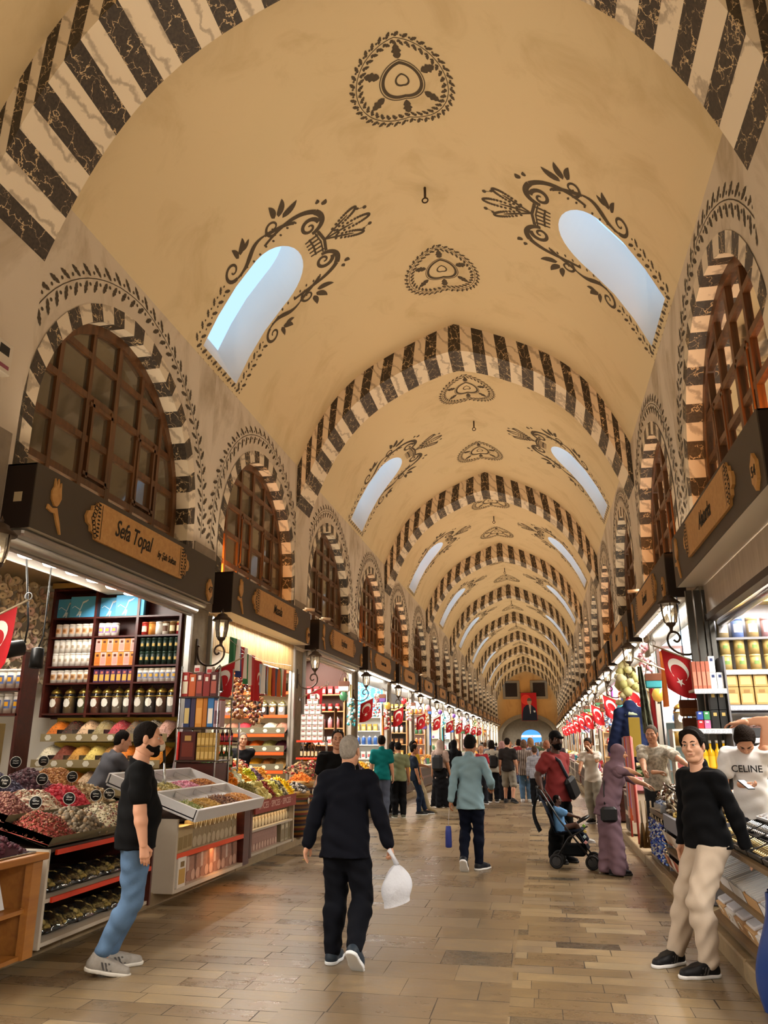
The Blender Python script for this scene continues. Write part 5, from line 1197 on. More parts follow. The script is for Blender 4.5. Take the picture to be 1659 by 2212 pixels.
# ================================================================== left shop 49: end wall of jars and spice bins
YM = PIER0 + 2 * PITCH - .12
t = thing('shelving_unit', 'pale shelves with orange edges on the end wall of the second left shop', 'shelf', (0, 0, 0))
MB().box((-6.9, YM - .03, .9), (-5.17, YM - .01, 3.6), cm('d8c8a8', .6)).obj('back_panel', t)
for z in (2.68, 2.2, 3.12): MB().box((-6.9, YM - .3, z - .03), (-5.17, YM - .03, z), M_OFFW).obj('shelf_board', t); MB().box((-6.9, YM - .315, z - .04), (-5.17, YM - .3, z + .02), mat('bright_orange_edge', 'f0551e', .4)).obj('shelf_edge', t)
MB().box((-5.2, YM - .34, .9), (-5.15, YM - .03, 3.6), M_ALU).obj('upright', t)
for z, fl, nm in ((2.682, ['d8b0a0', 'b0946a', 'a8835c', 'd8d0d8', '9a7a54', '8a6a4a', 'c8b8a0', '7a5a3a'], 'upper'), (2.202, ['8a3a26', 'd0a0a0', 'c89a90', '6a3a28', '9a7a5c', '4a3028', 'a8703c', 'd0c8c0'], 'lower')):
    for j, c in enumerate(fl):
        q = jar('square spice jar, %s along the %s shelf of the second left shop' % (ordw[j], nm), .085, .34, c, 'square jars', 'c8b878', True); q.location = (-6.78 + .2 * j, YM - .17, z)
SP2 = [['b0303a', '5a4a34', 'd8d0b8', '9a6a54'], ['c8542a', 'e06a20', 'a8a05c', '4a1a26'], ['d0602a', 'e0a018', 'a86a30', 'b08a50']]
for r, z in enumerate((1.86, 1.5, 1.14)):
    t = thing('spice_rack', 'orange edged spice rack, %s of three in the second left shop' % ['topmost', 'middle', 'lowest'][r], 'rack', (0, 0, 0), 0, 'orange spice racks'); y1 = YM - .42
    MB().box((-6.9, y1 - .1, z - .05), (-5.2, YM - .04, z - .02), M_BROWND).obj('board', t); MB().box((-6.9, y1 - .115, z - .09), (-5.2, y1 - .1, z - .03), mat('bright_orange_edge')).obj('shelf_edge', t)
    MB().box((-6.9, y1 - .1, z - .02), (-5.2, y1 - .09, z + .1), cm('6a6450', .3)).obj('front_rail', t)
    for j in range(6): MB().prism([(.05 * math.cos(a), .04 * math.sin(a)) for a in np.linspace(0, 2 * PI, 7)[:-1]], Matrix.Translation((-6.76 + .285 * j, y1 - .101, z + .035)) @ FACE, .003, cm('cfc8b6')).obj('paper_label', t)
    for j in range(6): heap('%s spice heap in the %s orange edged rack' % (ordw[j], ['topmost', 'middle', 'lowest'][r]), (-6.76 + .285 * j, y1 + .13, z), .27, .38, .08, 'dust', .014, 60, [SP2[r][(j + 2) % 4]], 400 + r * 8 + j, .5, 0, 'spice_heap', 'spice')
def garland_bunch(label, loc, h, r, cols, n, sh='nut', s=.03, seed=1):
    rs = random.Random(seed); b = MB(); tv, tf = PIECES[sh]
    for k in range(n):
        z = -rs.uniform(0, h); a = rs.uniform(0, 6.3); q = r * (.5 + .5 * min(1, -z / (h * .4))) * rs.uniform(.4, 1)
        M = Tm((q * math.cos(a), q * math.sin(a), z), (rs.uniform(0, 6), rs.uniform(0, 6), 0), (s * rs.uniform(.7, 1.3),) * 3); b.add(tv, tf, cm(rs.choice(cols)), True, M)
    b.tube([(0, 0, 4.1 - loc[2] if abs(loc[0]) > 5.2 else min(.5, 3.62 - loc[2] + .05)), (0, 0, -h)], .008, M_POLE, 5); o = b.obj('hanging_string', None, loc); return tag(o, label, 'dried peppers', None, 'stuff')
for k, (x, y, z, h) in enumerate(((-5.24, 13.2, 3.3, 1.25), (-5.4, 13.9, 3.25, 1.15), (-5.3, 14.4, 3.3, 1.3), (-5.55, 14.9, 3.2, 1.1))): garland_bunch('hanging string of dried peppers, %s from the near pier of the second left shop' % ordw[k], (x, y, z), h, .12, ['5a1f18', '8a5a34', '6a3a24', 'a8703c', '3a1814', 'c09a6a'], 130, 'nut', .04, k)
# bunting of small flags
FC = [('green', '1f6a44', '2c7a50', 'f0f0f0'), ('blue and red striped', '2a3a7a', 'b03038', 'e8e4e0'), ('green white red', '2a7a4a', 'e8e4e0', 'b83038'), ('red crescent', 'b3121c', 'b3121c', 'b3121c'), ('pale blue', 'a8c0d8', 'e8e8e8', 'a8c0d8'), ('red yellow', 'b0402a', 'd8a030', 'b0402a'), ('orange blue', 'c8642a', '3a4a6a', 'c8642a'), ('green pale', '3a9a5a', 'e8e4e0', 'c05030')]
for k, (nm, a, b_, c) in enumerate(FC):
    y = 12.15 + .36 * k; z = 3.32 - .14 * math.sin(PI * k / 7) - .04 * k; big = 1.35 if k == 3 else 1; t = thing('bunting_flag', 'small %s flag hanging on the string across the second left shop' % nm, 'flag', (-4.9, y, z), PI / 2, 'bunting flags')
    for q, col in enumerate((a, b_, c)): 
        g = MB(); g.grid(lambda u, v: (-.24 + .16 * q + .16 * u, .03 * math.sin((q + u) * 4 + k) * v, -v * .52 * big), 4, 6, cm(col, .7)); g.obj('stripe', t)
    if k == 3:
        A, B = crescent(0, 0, .09, .03); n = len(A); S = star(.11, 0, .04); R_ = lambda p: (p[1], -.05, -.3 - p[0])
        MB().add([R_(p) for p in A + B], [(i, i + 1, 2 * n - 2 - i, 2 * n - 1 - i) for i in range(n - 1)], M_FWHITE).add([R_(p) for p in S + [(.11, 0)]], [(10, i, (i + 1) % 10) for i in range(10)], M_FWHITE).obj('crescent_and_star', t)
tag(MB().tube([(-4.9, 11.6 + .36 * k, 3.4 - .16 * math.sin(PI * (k + 1) / 9) - .035 * k) for k in range(11)], .005, M_FWHITE, 4).obj('bunting_string'), 'white string holding small flags across the second left shop', 'string')
# pyramid of packets and bottles between the second and third shops
t = thing('packet_tower', 'steel stand of stacked clear packets and bottles before the third left shop', 'display stand', (0, 0, 0))
for z in (1.0, 1.36, 1.7): MB().box((-5.0, 16.05, z - .03), (-4.45, 16.5, z), M_WPANEL).obj('shelf_board', t); MB().box((-5.0, 16.03, z - .035), (-4.45, 16.05, z + .005), M_ORG).obj('shelf_edge', t)
for x in (-4.99, -4.46): MB().box((x - .01, 16.4, .14), (x + .01, 16.5, 1.7), M_STEEL).obj('post', t)
pk = box_item('x', .12, .1, .1, 'a8a098', name='packet', panel='d8d4cc', mark='8a3a34')
for r in range(9):
    n = 4 if r < 5 else 3 if r < 7 else 2 if r < 8 else 1
    lay(pk, [(-4.72 + .125 * (j - (n - 1) / 2), 16.25, 1.702 + .106 * r) for j in range(n)], 'grey packet in the tall stack before the third left shop', 'stacked grey packets')
lay(bottle('x', .03, .26, '2c1c12', 'c89a3a', 'e8d8b0'), [(-4.93 + .08 * k, 16.2, 1.362) for k in range(6)], 'dark bottle on the middle shelf before the third left shop', 'dark sauce bottles'); lay(box_item('x', .075, .1, .28, 'd8d8dc', name='packet', panel='b8c0d0'), [(-4.93 + .08 * k, 16.2, 1.002) for k in range(6)], 'white packet on the lowest shelf before the third left shop', 'white packets')
heap('mixed nuts heaped before the third left shop', (-4.5, 14.9, .98), 1.0, .5, .2, 'nut', .035, 260, ['7a5a3a', 'b09060', '4a3a28', '9a2a2c'], 501, .3, PI / 2, 'nut_heap', 'nuts'); heap('red and cream potpourri heaped before the third left shop', (-4.55, 15.7, 1.0), .8, .5, .2, 'slab', .035, 220, ['8a2a2c', 'c8b088', '5a4a30', 'b8444a'], 502, .3, PI / 2, 'nut_heap', 'nuts')
t = thing('nut_bench', 'low dark bench carrying heaps before the end of the second left shop', 'display stand', (0, 0, 0)); MB().box((-4.85, 14.4, PZ), (-4.22, 16.2, .96), M_BROWND).obj('body', t); MB().box((-4.22, 14.4, .86), (-4.19, 16.2, .98), M_WPANEL).obj('front_board', t)

# ================================================================== right side, first shop (54)
YR = PIER0 + PITCH - .12; RX0 = XR + .12
M_GREY = mat('grey_shelf', '6f7076', .5); M_KEY = mat('white_meander_strip', 'd8dce4', .5)
def meander(t, x0, x1, y, z, h):
    MB().box((x0, y - .004, z), (x1, y, z + h), M_KEY).obj('meander_strip', t); o = Orn(); n = max(int((x1 - x0) / (h * 1.2)), 1); s = (x1 - x0) / n
    for k in range(n):
        a = x0 + s * k; P = [(0, .15), (.8, .15), (.8, .8), (.3, .8), (.3, .5), (.55, .5)]; o.strip([(a + px * s, z + pz * h) for px, pz in P], h * .1)
    o.mapped(lambda x, zz: (x, y - .007, zz), 'meander', t, cm('7f8ba0'))
t = thing('shelving_unit', 'white shelves with meander edges on the end wall of the first right shop', 'shelf', (0, 0, 0))
MB().box((RX0, YR - .02, .9), (RX0 + 2.8, YR - .005, 3.7), cm('cfd4e2')).obj('back_panel', t)
for z in (2.98, 2.56, 2.12): MB().box((RX0, YR - .3, z - .03), (RX0 + 2.8, YR - .02, z), M_GREY).obj('shelf_board', t)
for z in (2.5, 2.05): meander(t, RX0, RX0 + 1.4, YR - .3, z, .06)
MB().box((RX0 - .02, YR - .32, 3.44), (RX0 + 2.8, YR - .02, 3.54), cm('b79a3c', .3, metal=.7)).obj('gilt_cornice', t); MB().box((RX0 - .06, YR - .34, .14), (RX0, YR - .02, 3.7), M_DALU).obj('upright', t)
for k, (c, l, nm) in enumerate((('9a8a6a', 'b8a880', 'khaki'), ('6a80b8', '5a70a8', 'blue'), ('b0986a', 'c8b07c', 'sand'), ('b08a94', 'c8a0a8', 'pink'), ('2c5a44', 'b8a060', 'green'), ('8a5a3a', 'a87a4a', 'brown'))):
    q = tin('%s printed tin on the top shelf of the first right shop' % nm, .075, .26, c, l, 'c8c8d0', 'printed tins', None); q.location = (RX0 + .12 + .185 * k, YR - .2, 2.982)
gt2 = tin('x', .068, .2, 'a8935c', 'c8b47c', None, None, '6a8a4a'); 
for q in (0, .205): lay(gt2, [(RX0 + .12 + .18 * k, YR - .2, 2.562 + q) for k in range(8)], 'gold tin stacked in twos on the second shelf of the first right shop', 'gold tins')
kbx = box_item('x', .165, .14, .22, 'a88a54', name='gift_box', panel='d8b878', mark='8a6a3a')
for q in (0, .225): lay(kbx, [(RX0 + .13 + .18 * k, YR - .2, 2.122 + q - .0) for k in range(7)] if q == 0 else [(RX0 + .13 + .18 * k, YR - .2, 2.122 + q) for k in range(7)], 'tan gift box stacked in twos on the third shelf of the first right shop', 'tan gift boxes')
for r, z in enumerate((1.78, 1.42, 1.08)):
    t = thing('nut_rack', 'clear fronted nut rack, %s of three in the first right shop' % ['topmost', 'middle', 'lowest'][r], 'rack', (0, 0, 0), 0, 'clear nut racks'); y1 = YR - .5
    MB().box((RX0, y1, z - .06), (RX0 + 2.0, YR - .03, z - .02), M_GREY).obj('board', t); MB().box((RX0, y1 - .01, z - .06), (RX0 + 2.0, y1, z + .05), cm('3a3c40', .3)).obj('front_rail', t); meander(t, RX0, RX0 + 1.4, y1 - .01, z - .13, .06)
    MB().grid(lambda u, v: (RX0 + 2.0 * u, y1 + .22 - .22 * math.cos(v * PI / 2), z + .05 + .2 * math.sin(v * PI / 2)), 1, 6, M_CLEAR).obj('curved_cover', t)
    for k in range(4): heap('%s heap of dried fruit in the %s clear nut rack' % (['dark red', 'violet', 'brown', 'pale'][k], ['topmost', 'middle', 'lowest'][r]), (RX0 + .25 + .48 * k, y1 + .24, z - .02), .45, .4, .1, 'nut', .02, 150, [['4a2a24', '5a342a'], ['4a3a5a', '5c4a6c'], ['8a6238', 'a87c4c'], ['c8b894', 'b0a078']][(k + r * 2) % 4], 600 + r * 5 + k, .3, 0, 'nut_heap', 'dried food')
# ---- near right stall with silver ware
M_WOODR = m_wood('brown_stall_board', '5a4630', '77603f', 6, .5, 1); RF = 1.42
t = thing('ware_stand', 'stepped stall of white boxes and black spoon trays at the right edge', 'display stand', (0, 0, 0))
for (x0, x1, z0, z1, nm) in ((1.42, 1.95, .2, .42, 'lower'), (1.42, 2.05, .5, .74, 'middle'), (1.45, 2.19, .82, 1.05, 'top')):
    b = MB(); b.add([(x0, 5.2, z0), (x0, 8.05, z0), (x1, 8.05, z1), (x1, 5.2, z1), (x0, 5.2, z0 - .035), (x0, 8.05, z0 - .035), (x1, 8.05, z1 - .035), (x1, 5.2, z1 - .035)], [(0, 3, 2, 1), (4, 5, 6, 7), (0, 1, 5, 4), (1, 2, 6, 5), (2, 3, 7, 6)], M_WOODR); b.obj('sloping_shelf', t)
MB().box((1.6, 7.98, PZ), (2.19, 8.05, .95), M_GREY).obj('end_panel', t); MB().box((1.98, 5.2, PZ), (2.02, 8.0, .7), M_GREY).obj('back_panel', t)
SL1, SL2, SL3 = math.atan2(.22, .53), math.atan2(.24, .63), math.atan2(.23, .74)
def on_slope(x0, z0, s, x, y, up=0.0): return (x0 + x * math.cos(s), y, z0 + x * math.sin(s) + up)
def carded_tray(label, loc, s, w, d, h, col, cards, cardcol, group):
    t = thing('open_box', label, 'box', loc, 0, group); T = Matrix.Rotation(-s, 4, 'Y')
    m = cm(col, .6); b = MB(); b.box((0, -w / 2, 0), (d, w / 2, .006), m, T); b.box((0, -w / 2, 0), (.006, w / 2, h), m, T); b.box((d - .006, -w / 2, 0), (d, w / 2, h), m, T); b.box((0, -w / 2, 0), (d, -w / 2 + .006, h), m, T); b.box((0, w / 2 - .006, 0), (d, w / 2, h), m, T); b.obj('carton', t)
    for k in range(cards): MB().box((.015, -w / 2 + .02 + (w - .04) * (k + .5) / cards - .012, .008), (d - .015, -w / 2 + .02 + (w - .04) * (k + .5) / cards + .012, h * 1.15), cm(cardcol, .5), T @ Matrix.Translation((0, 0, 0))).obj('white_packet', t)
    return t
for j in range(6):
    for r in range(2):
        col = 'd9d9db' if (j + r) % 3 else 'b8946a'
        carded_tray('open %s box of white packets, %s along the %s row of the right stall' % (('white', 'kraft')[col[0] == 'b'], ordw[j], ['front', 'rear'][r]), on_slope(1.44, .503, SL2, .0 + .3 * r, 7.8 - .44 * j), SL2, .42, .28, .09, col, 6, 'dfe2e6', 'boxes of white packets')
for j in range(8):
    col = ('c8a478', 'd8d4d0', 'b8926a')[j % 3]; t = thing('carton', '%s carton of wrapped ware, %s from the far end of the lowest right shelf' % (('tan', 'white', 'brown')[j % 3], ordw[j]), 'box', on_slope(1.46, .203, SL1, .02, 7.75 - .33 * j), 0, 'cartons of wrapped ware'); T = Matrix.Rotation(-SL1, 4, 'Y')
    MB().box((0, -.15, 0), (.24, .15, .12), cm(col, .6), T, .004).obj('carton', t); MB().box((.02, -.12, .12), (.22, .12, .15), cm('d8d8e0', .4), T, .01).obj('wrapped_plate', t); MB().tube([tuple(T @ Vector((.0 - .004, -.06 + .012 * q, .06 + .05 * math.sin(q / 9 * PI)))) for q in range(10)], .004, cm('e8e0d0'), 5).obj('cord_handle', t)
for j in range(6):
    t = thing('cutlery_tray', 'black tray of silver spoons, %s from the far end of the right stall' % ordw[j], 'tray', on_slope(1.46, .825, SL3, .02, 7.72 - .42 * j), 0, 'black spoon trays'); T = Matrix.Rotation(-SL3, 4, 'Y')
    b = MB(); b.box((0, -.2, 0), (.42, .2, .012), M_BLK, T); 
    for a, c in (((0, -.2, 0), (.42, -.185, .045)), ((0, .185, 0), (.42, .2, .045)), ((0, -.2, 0), (.012, .2, .045)), ((.408, -.2, 0), (.42, .2, .045)), ((.2, -.2, 0), (.21, .2, .035))): b.box(a, c, M_BLK, T)
    b.obj('tray', t)
    for k in range(7):
        for q in (0, 1):
            s = MB(); y = -.16 + .053 * k; m = M_STEEL if q else cm('b09a6c', .3, metal=.8); s.lathe([(.001, -.02), (.014, 0), (.001, .02)], m, 8, T @ Tm((.05 + .21 * q, y, .035), (0, PI / 2, 0), (1, .6, 1))); s.tube([tuple(T @ Vector((.06 + .21 * q, y, .036))), tuple(T @ Vector((.17 + .2 * q, y + .01, .045)))], .005, m, 5); s.obj('spoon', t)
for j in range(5):
    t = thing('white_tray', 'white partitioned tray of small trinkets, %s from the far end of the right stall' % ordw[j], 'tray', on_slope(1.46, .825, SL3, .44, 7.7 - .5 * j, .006), 0, 'white partitioned trays'); T = Matrix.Rotation(-SL3, 4, 'Y'); m = cm('d8dade', .4); b = MB(); b.box((0, -.24, 0), (.33, .24, .01), m, T)
    for k in range(4): b.box((0, -.24 + .157 * k, 0), (.33, -.234 + .157 * k, .06), m, T)
    for k in range(3): b.box((.16 * k, -.24, 0), (.16 * k + .008, .24, .06), m, T)
    b.obj('tray', t); rs = random.Random(j)
    for k in range(6):
        g = MB(); cx, cy = .085 + .16 * (k // 3), -.157 + .157 * (k % 3)
        for q in range(14): tv, tf = PIECES['slab']; g.add(tv, tf, cm(rs.choice(['8a7a74', 'c8c8d0', '5a4a48', 'b09a8a', 'd8d8dc'])), False, T @ Tm((cx + rs.uniform(-.07, .07), cy + rs.uniform(-.05, .05), .025 + rs.uniform(0, .02)), (rs.uniform(0, 3), rs.uniform(0, 3), 0), (.022,) * 3))
        g.obj('trinkets', t)
t = thing('blue_sack', 'dark blue plastic sack standing at the right edge', 'sack', (1.53, 6.0, 0)); b = MB()
b.grid(lambda u, v: ((.2 + .05 * math.sin(v * 5) + .02 * math.sin(u * 40)) * math.cos(u * 2 * PI) * (1 - .25 * v), (.2 + .03 * math.sin(u * 31 + v * 4)) * math.sin(u * 2 * PI) * (1 - .2 * v), v * .7), 28, 12, cm('1f3a78', .35)); b.obj('sack', t)
# ---- second right stall: metal trinkets
t = thing('trinket_stand', 'dark sided stall of metal trinkets beyond the white boxes', 'display stand', (0, 0, 0))
MB().box((1.45, 8.75, .72), (2.18, 12.1, .78), M_WOODR).obj('top_board', t); MB().box((1.42, 8.75, .66), (1.47, 10.6, .82), M_GREY).obj('front_rail', t); MB().box((1.42, 8.7, PZ), (2.18, 8.75, .78), M_GREY).obj('end_panel', t); MB().box((1.45, 10.6, PZ), (2.15, 10.66, .72), M_GREY).obj('partition', t)
MB().box((1.42, 8.75, .4), (2.0, 10.6, .43), M_WOODR).obj('shelf_board', t); MB().box((1.42, 8.75, PZ), (2.0, 12.1, .17), M_WOODR).obj('shelf_board', t); MB().box((2.13, 8.75, PZ), (2.18, 12.1, .72), M_GREY).obj('back_panel', t)
MC = ['6a5c48', '9a8c70', 'c8bca0', '4a4038', '8a8478', 'd8d4c8', '5a3a28']
def clutter(label, loc, w, d, h, n, cols, seed, s=.03, name='trinkets'):
    rs = random.Random(seed); b = MB()
    for k in range(n):
        sh = rs.choice(['nut', 'slab', 'ring', 'stick', 'seed', 'stick']); tv, tf = PIECES[sh]; x, y = rs.uniform(-.5, .5) * w, rs.uniform(-.5, .5) * d
        z = h * rs.random() ** 1.3 * (1 - (2 * x / w) ** 2 * .5) * (1 - (2 * y / d) ** 2 * .4) + .012
        b.add(tv, tf, cm(rs.choice(cols), .3, metal=.6), True, Tm((x, y, z), (rs.uniform(0, 3), rs.uniform(0, 3), rs.uniform(0, 6)), (s * rs.uniform(.6, 1.5),) * 3))
    b.box((-w / 2, -d / 2, 0), (w / 2, d / 2, .012), M_BROWND); return tag(b.obj(name, None, loc), label, 'trinkets', None, 'stuff')
clutter('brass keys and charms spread on the front of the trinket stall', (1.75, 9.5, .785), .55, 1.4, .13, 620, ['8a7440', 'a8904c', '6a5430', 'c8b070', '5a4a34'], 1); clutter('silver knife handles and bottle openers heaped on the trinket stall', (1.84, 10.55, .785), .64, 1.3, .36, 760, MC, 2, .045); clutter('silver trinkets heaped at the far end of the stall', (1.84, 11.6, .785), .64, .9, .34, 520, MC, 3, .045)
t = thing('plastic_tub', 'clear plastic tub of blue grey beads on the trinket stall', 'tub', (1.58, 11.3, .785)); MB().box((-.13, -.3, 0), (.13, .3, .1), m_glass('frosted_plastic', 'b8c0cc', .6), None, .01).obj('tub', t); o = heap_mesh(.22, .54, .04, 'ball', .016, 140, ['5a6a8a', 'a8b0c0', '3a4a6a'], 9).obj('beads', t); o.location = (0, 0, .1)
for k in range(3):
    t = thing('glass_rack', 'upright clear rack of incense sticks, %s on the trinket stall' % ordw[k], 'rack', (2.08, 9.2 + .28 * k, .785), 0, 'incense racks'); MB().box((-.05, -.1, 0), (.05, .1, .3), M_CLEAR).obj('rack', t)
    for q in range(5): MB().tube([(-.03 + .015 * q, -.06 + .03 * q, .01), (-.03 + .015 * q, -.06 + .03 * q, .36)], .008, cm(['c84a2a', 'd87a2a', 'b8b8b8', 'c8c0b0', 'd05030'][q]), 5).obj('incense_stick', t)
def pouch(label, loc, cols, seed, group):
    t = thing('wrapped_packet', label, 'packet', loc, 0, group); rs = random.Random(seed); T = Matrix.Rotation(-.7, 4, 'Y'); b = MB(); b.grid(lambda u, v: (0 - .05 * math.sin(u * PI) * math.sin(v * PI), (u - .5) * .22, v * .28), 8, 8, cm(cols[0], .25), True, T); b.obj('packet', t)
    g = MB(); g.grid(lambda u, v: (-.055 * math.sin(u * PI) * math.sin(v * PI) - .004, (u - .5) * .16, .05 + v * .16), 6, 6, cm(cols[1], .4), True, T); g.obj('printed_panel', t)
for k in range(8):
    c = [('c8b8a8', 'b05a4a'), ('b8a088', 'e8d8c8'), ('a89a8a', '8a4a3a'), ('d8d0c8', 'c08a6a')][k % 4]
    pouch('wrapped packet, %s along the upper shelf under the trinkets' % ordw[k], (1.56, 8.95 + .22 * k, .432), c, k, 'wrapped packets'); pouch('wrapped packet, %s along the lowest shelf under the trinkets' % ordw[k], (1.56, 8.95 + .22 * k, .172), c[::-1], k + 9, 'wrapped packets')
for k in range(5):
    t = thing('beaded_string', 'bunch of blue beads hanging under the trinket stall, %s from its near end' % ordw[k], 'beads', (1.42, 10.8 + .26 * k, .7), 0, 'hanging blue beads'); rs = random.Random(k); b = MB(); n = 5
    for q in range(n):
        for r in range(12): tv, tf = PIECES['ball']; b.add(tv, tf, cm(['1c2f9a', '3a5ac0', 'c8d0e0', '14206a', '6a8ad0', 'd8d4c8'][rs.randrange(6)], .2), True, Tm((rs.uniform(-.02, .02), -.08 + .16 * q / (n - 1) + rs.uniform(-.01, .01), -.04 * r - .04), (0, 0, 0), (.017,) * 3))
    b.obj('beads', t); MB().tube([(0, -.08, -.02), (0, 0, .02), (0, .08, -.02)], .006, M_POLE).obj('cord', t)
for k in range(3):
    t = thing('straw_brush', 'straw brush hanging at the corner of the trinket stall, %s from the aisle' % ordw[k], 'brush', (1.36 + .07 * k, 12.36, .0), 0, 'straw brushes'); b = MB(); rs = random.Random(k)
    for q in range(26): a = rs.uniform(0, 6.3); b.tube([(.012 * math.cos(a), .012 * math.sin(a), .55), (.06 * math.cos(a), .06 * math.sin(a), .22)], .006, cm(['7a5c30', '94723c', '5c4424'][q % 3]), 4)
    b.obj('straw', t); MB().tube([(0, 0, .53), (0, 0, .85)], .012, M_POLE).obj('handle', t)
# goods round the first right pier
PY = 10.72
t = thing('pier_shelf', 'white bracket shelves of boxes and oil bottles on the first right pier', 'shelf', (0, 0, 0))
for z in (1.32, 1.82, 2.3): MB().box((1.92, PY - .3, z - .03), (2.3, PY + .1, z), M_OFFW).obj('shelf_board', t); meander(t, 1.92, 2.3, PY - .3, z - .06, .05)
MB().box((2.3, PY - .3, .8), (2.32, PY + .1, 2.7), M_GREY).obj('back_panel', t)
oilb = bottle('x', .045, .36, 'c89a14', 'b8b8b0', 'd8b030'); lay(oilb, [(1.97 + .078 * k, PY - .2, 1.322) for k in range(4)], 'golden oil bottle on the lowest shelf of the first right pier', 'golden oil bottles'); lay(oilb, [(2.0 + .08 * k, PY - .04, 1.322) for k in range(3)], 'golden oil bottle on the lowest shelf of the first right pier', 'golden oil bottles')
bkt = box_item('x', .09, .1, .22, '16181a', name='tea_box', mark='b8a060')
for q in (0, .225): lay(bkt, [(2.14 + .1 * k, PY - .2, 1.822 + q) for k in range(2)], 'black and gold tea box on the middle shelf of the first right pier', 'black tea boxes')
for k, (c, nm) in enumerate((('a8202a', 'red'), ('d06a9a', 'pink'), ('2a4aa0', 'blue'), ('3a8a5a', 'green'))): q = box_item('small %s box on the middle shelf of the first right pier' % nm, .07, .08, .1, c, name='carton', mark='e8e0d8', group='small bright boxes'); q.location = (1.96 + .06 * (k % 2) * 1.3, PY - .22, 1.822 + .105 * (k // 2))
lay(box_item('x', .075, .1, .2, 'cfd4d8', name='carton', mark='2a3a6a', panel='e8e8ec'), [(2.17, PY - .2, 2.302), (2.25, PY - .2, 2.302), (2.17, PY - .2, 2.505)], 'white carton with navy collar on the top pier shelf', 'white collared cartons'); lay(box_item('x', .05, .1, .34, 'a8604c', name='carton', panel='c8806a'), [(1.95 + .055 * k, PY - .2, 2.302) for k in range(4)], 'reddish slim carton on the top pier shelf', 'reddish slim cartons')
def handbag(label, loc, col, s=1.0):
    t = thing('handbag', label, 'handbag', loc, 0, 'hanging handbags'); MB().box((-.11 * s, -.04 * s, -.2 * s), (.11 * s, .04 * s, 0), cm(col, .6, var=.3, vscale=30), None, .02).obj('body', t); MB().box((-.112 * s, -.045 * s, -.1 * s), (.112 * s, -.035 * s, .0), cm('5a3018', .5), None, .006).obj('flap', t); MB().tube([(-.09 * s, 0, 0), (-.07 * s, 0, .12 * s), (0, 0, .17 * s), (.07 * s, 0, .12 * s), (.09 * s, 0, 0)], .008, cm('4a2814', .5), 6).obj('strap', t)
for k, (x, y, z, c) in enumerate(((2.05, 11.5, 2.5, '6a5a48'), (2.02, 11.5, 2.22, '7a4a24'), (2.04, 11.51, 1.98, '5a4434'), (2.02, 11.5, 1.74, '8a5020'), (2.03, 11.5, 1.5, '3a3f4a'))): handbag('%s hanging at the first right pier, %s from the top' % (['woven brown handbag', 'tan leather handbag', 'grey brown pouch', 'orange brown handbag', 'slate grey pouch'][k], ordw[k]), (x, y, z), c, 1.1 if k < 4 else .9)
tag(MB().tube([(2.03, 11.55, 3.67), (2.03, 11.55, 1.4)], .006, cm('2a4a7a'), 5).obj('hanging_rope'), 'blue cord holding handbags at the first right pier', 'cord')
# ================================================================== people: bodies as one smooth surface from rounded cones
def surface_nets(D, org, h):
    S = D < 0
    c = np.zeros(tuple(n - 1 for n in D.shape), np.int8)
    offs = [(a, b, e) for a in (0, 1) for b in (0, 1) for e in (0, 1)]
    sl = lambda o, n: tuple(slice(o[k], o[k] + n[k] - 1) for k in range(3))
    for o in offs: c += S[sl(o, D.shape)]
    act = (c > 0) & (c < 8); I = np.argwhere(act)
    if not len(I): return np.zeros((0, 3)), []
    val = np.stack([D[I[:, 0] + o[0], I[:, 1] + o[1], I[:, 2] + o[2]] for o in offs], 1)
    P = np.zeros((len(I), 3)); N = np.zeros(len(I)); oa = np.array(offs, float)
    for i in range(8):
        for j in range(i + 1, 8):
            if abs(oa[i] - oa[j]).sum() != 1: continue
            a, b = val[:, i], val[:, j]; m = (a < 0) != (b < 0); t = a[m] / (a[m] - b[m])
            P[m] += oa[i] + t[:, None] * (oa[j] - oa[i]); N[m] += 1
    P = (P / N[:, None] + I) * h + org
    idx = -np.ones(act.shape, np.int64); idx[act] = np.arange(len(I))
    F = []
    for ax in range(3):
        o = [0, 0, 0]; o[ax] = 1; n = list(D.shape); n[ax] -= 1
        A = S[:n[0], :n[1], :n[2]]; B = S[o[0]:o[0] + n[0], o[1]:o[1] + n[1], o[2]:o[2] + n[2]]
        E = np.argwhere(A != B); u, v = [(1, 2), (2, 0), (0, 1)][ax]
        ok = (E[:, u] > 0) & (E[:, v] > 0) & (E[:, u] < D.shape[u] - 1) & (E[:, v] < D.shape[v] - 1); E = E[ok]
        q = []
        for du, dv in ((-1, -1), (0, -1), (0, 0), (-1, 0)):
            e = E.copy(); e[:, u] += du; e[:, v] += dv; q.append(idx[e[:, 0], e[:, 1], e[:, 2]])
        q = np.stack(q, 1); lo = A[E[:, 0], E[:, 1], E[:, 2]]
        q[~lo] = q[~lo][:, ::-1]; F.append(q[(q >= 0).all(1)])
    return P, np.concatenate(F)
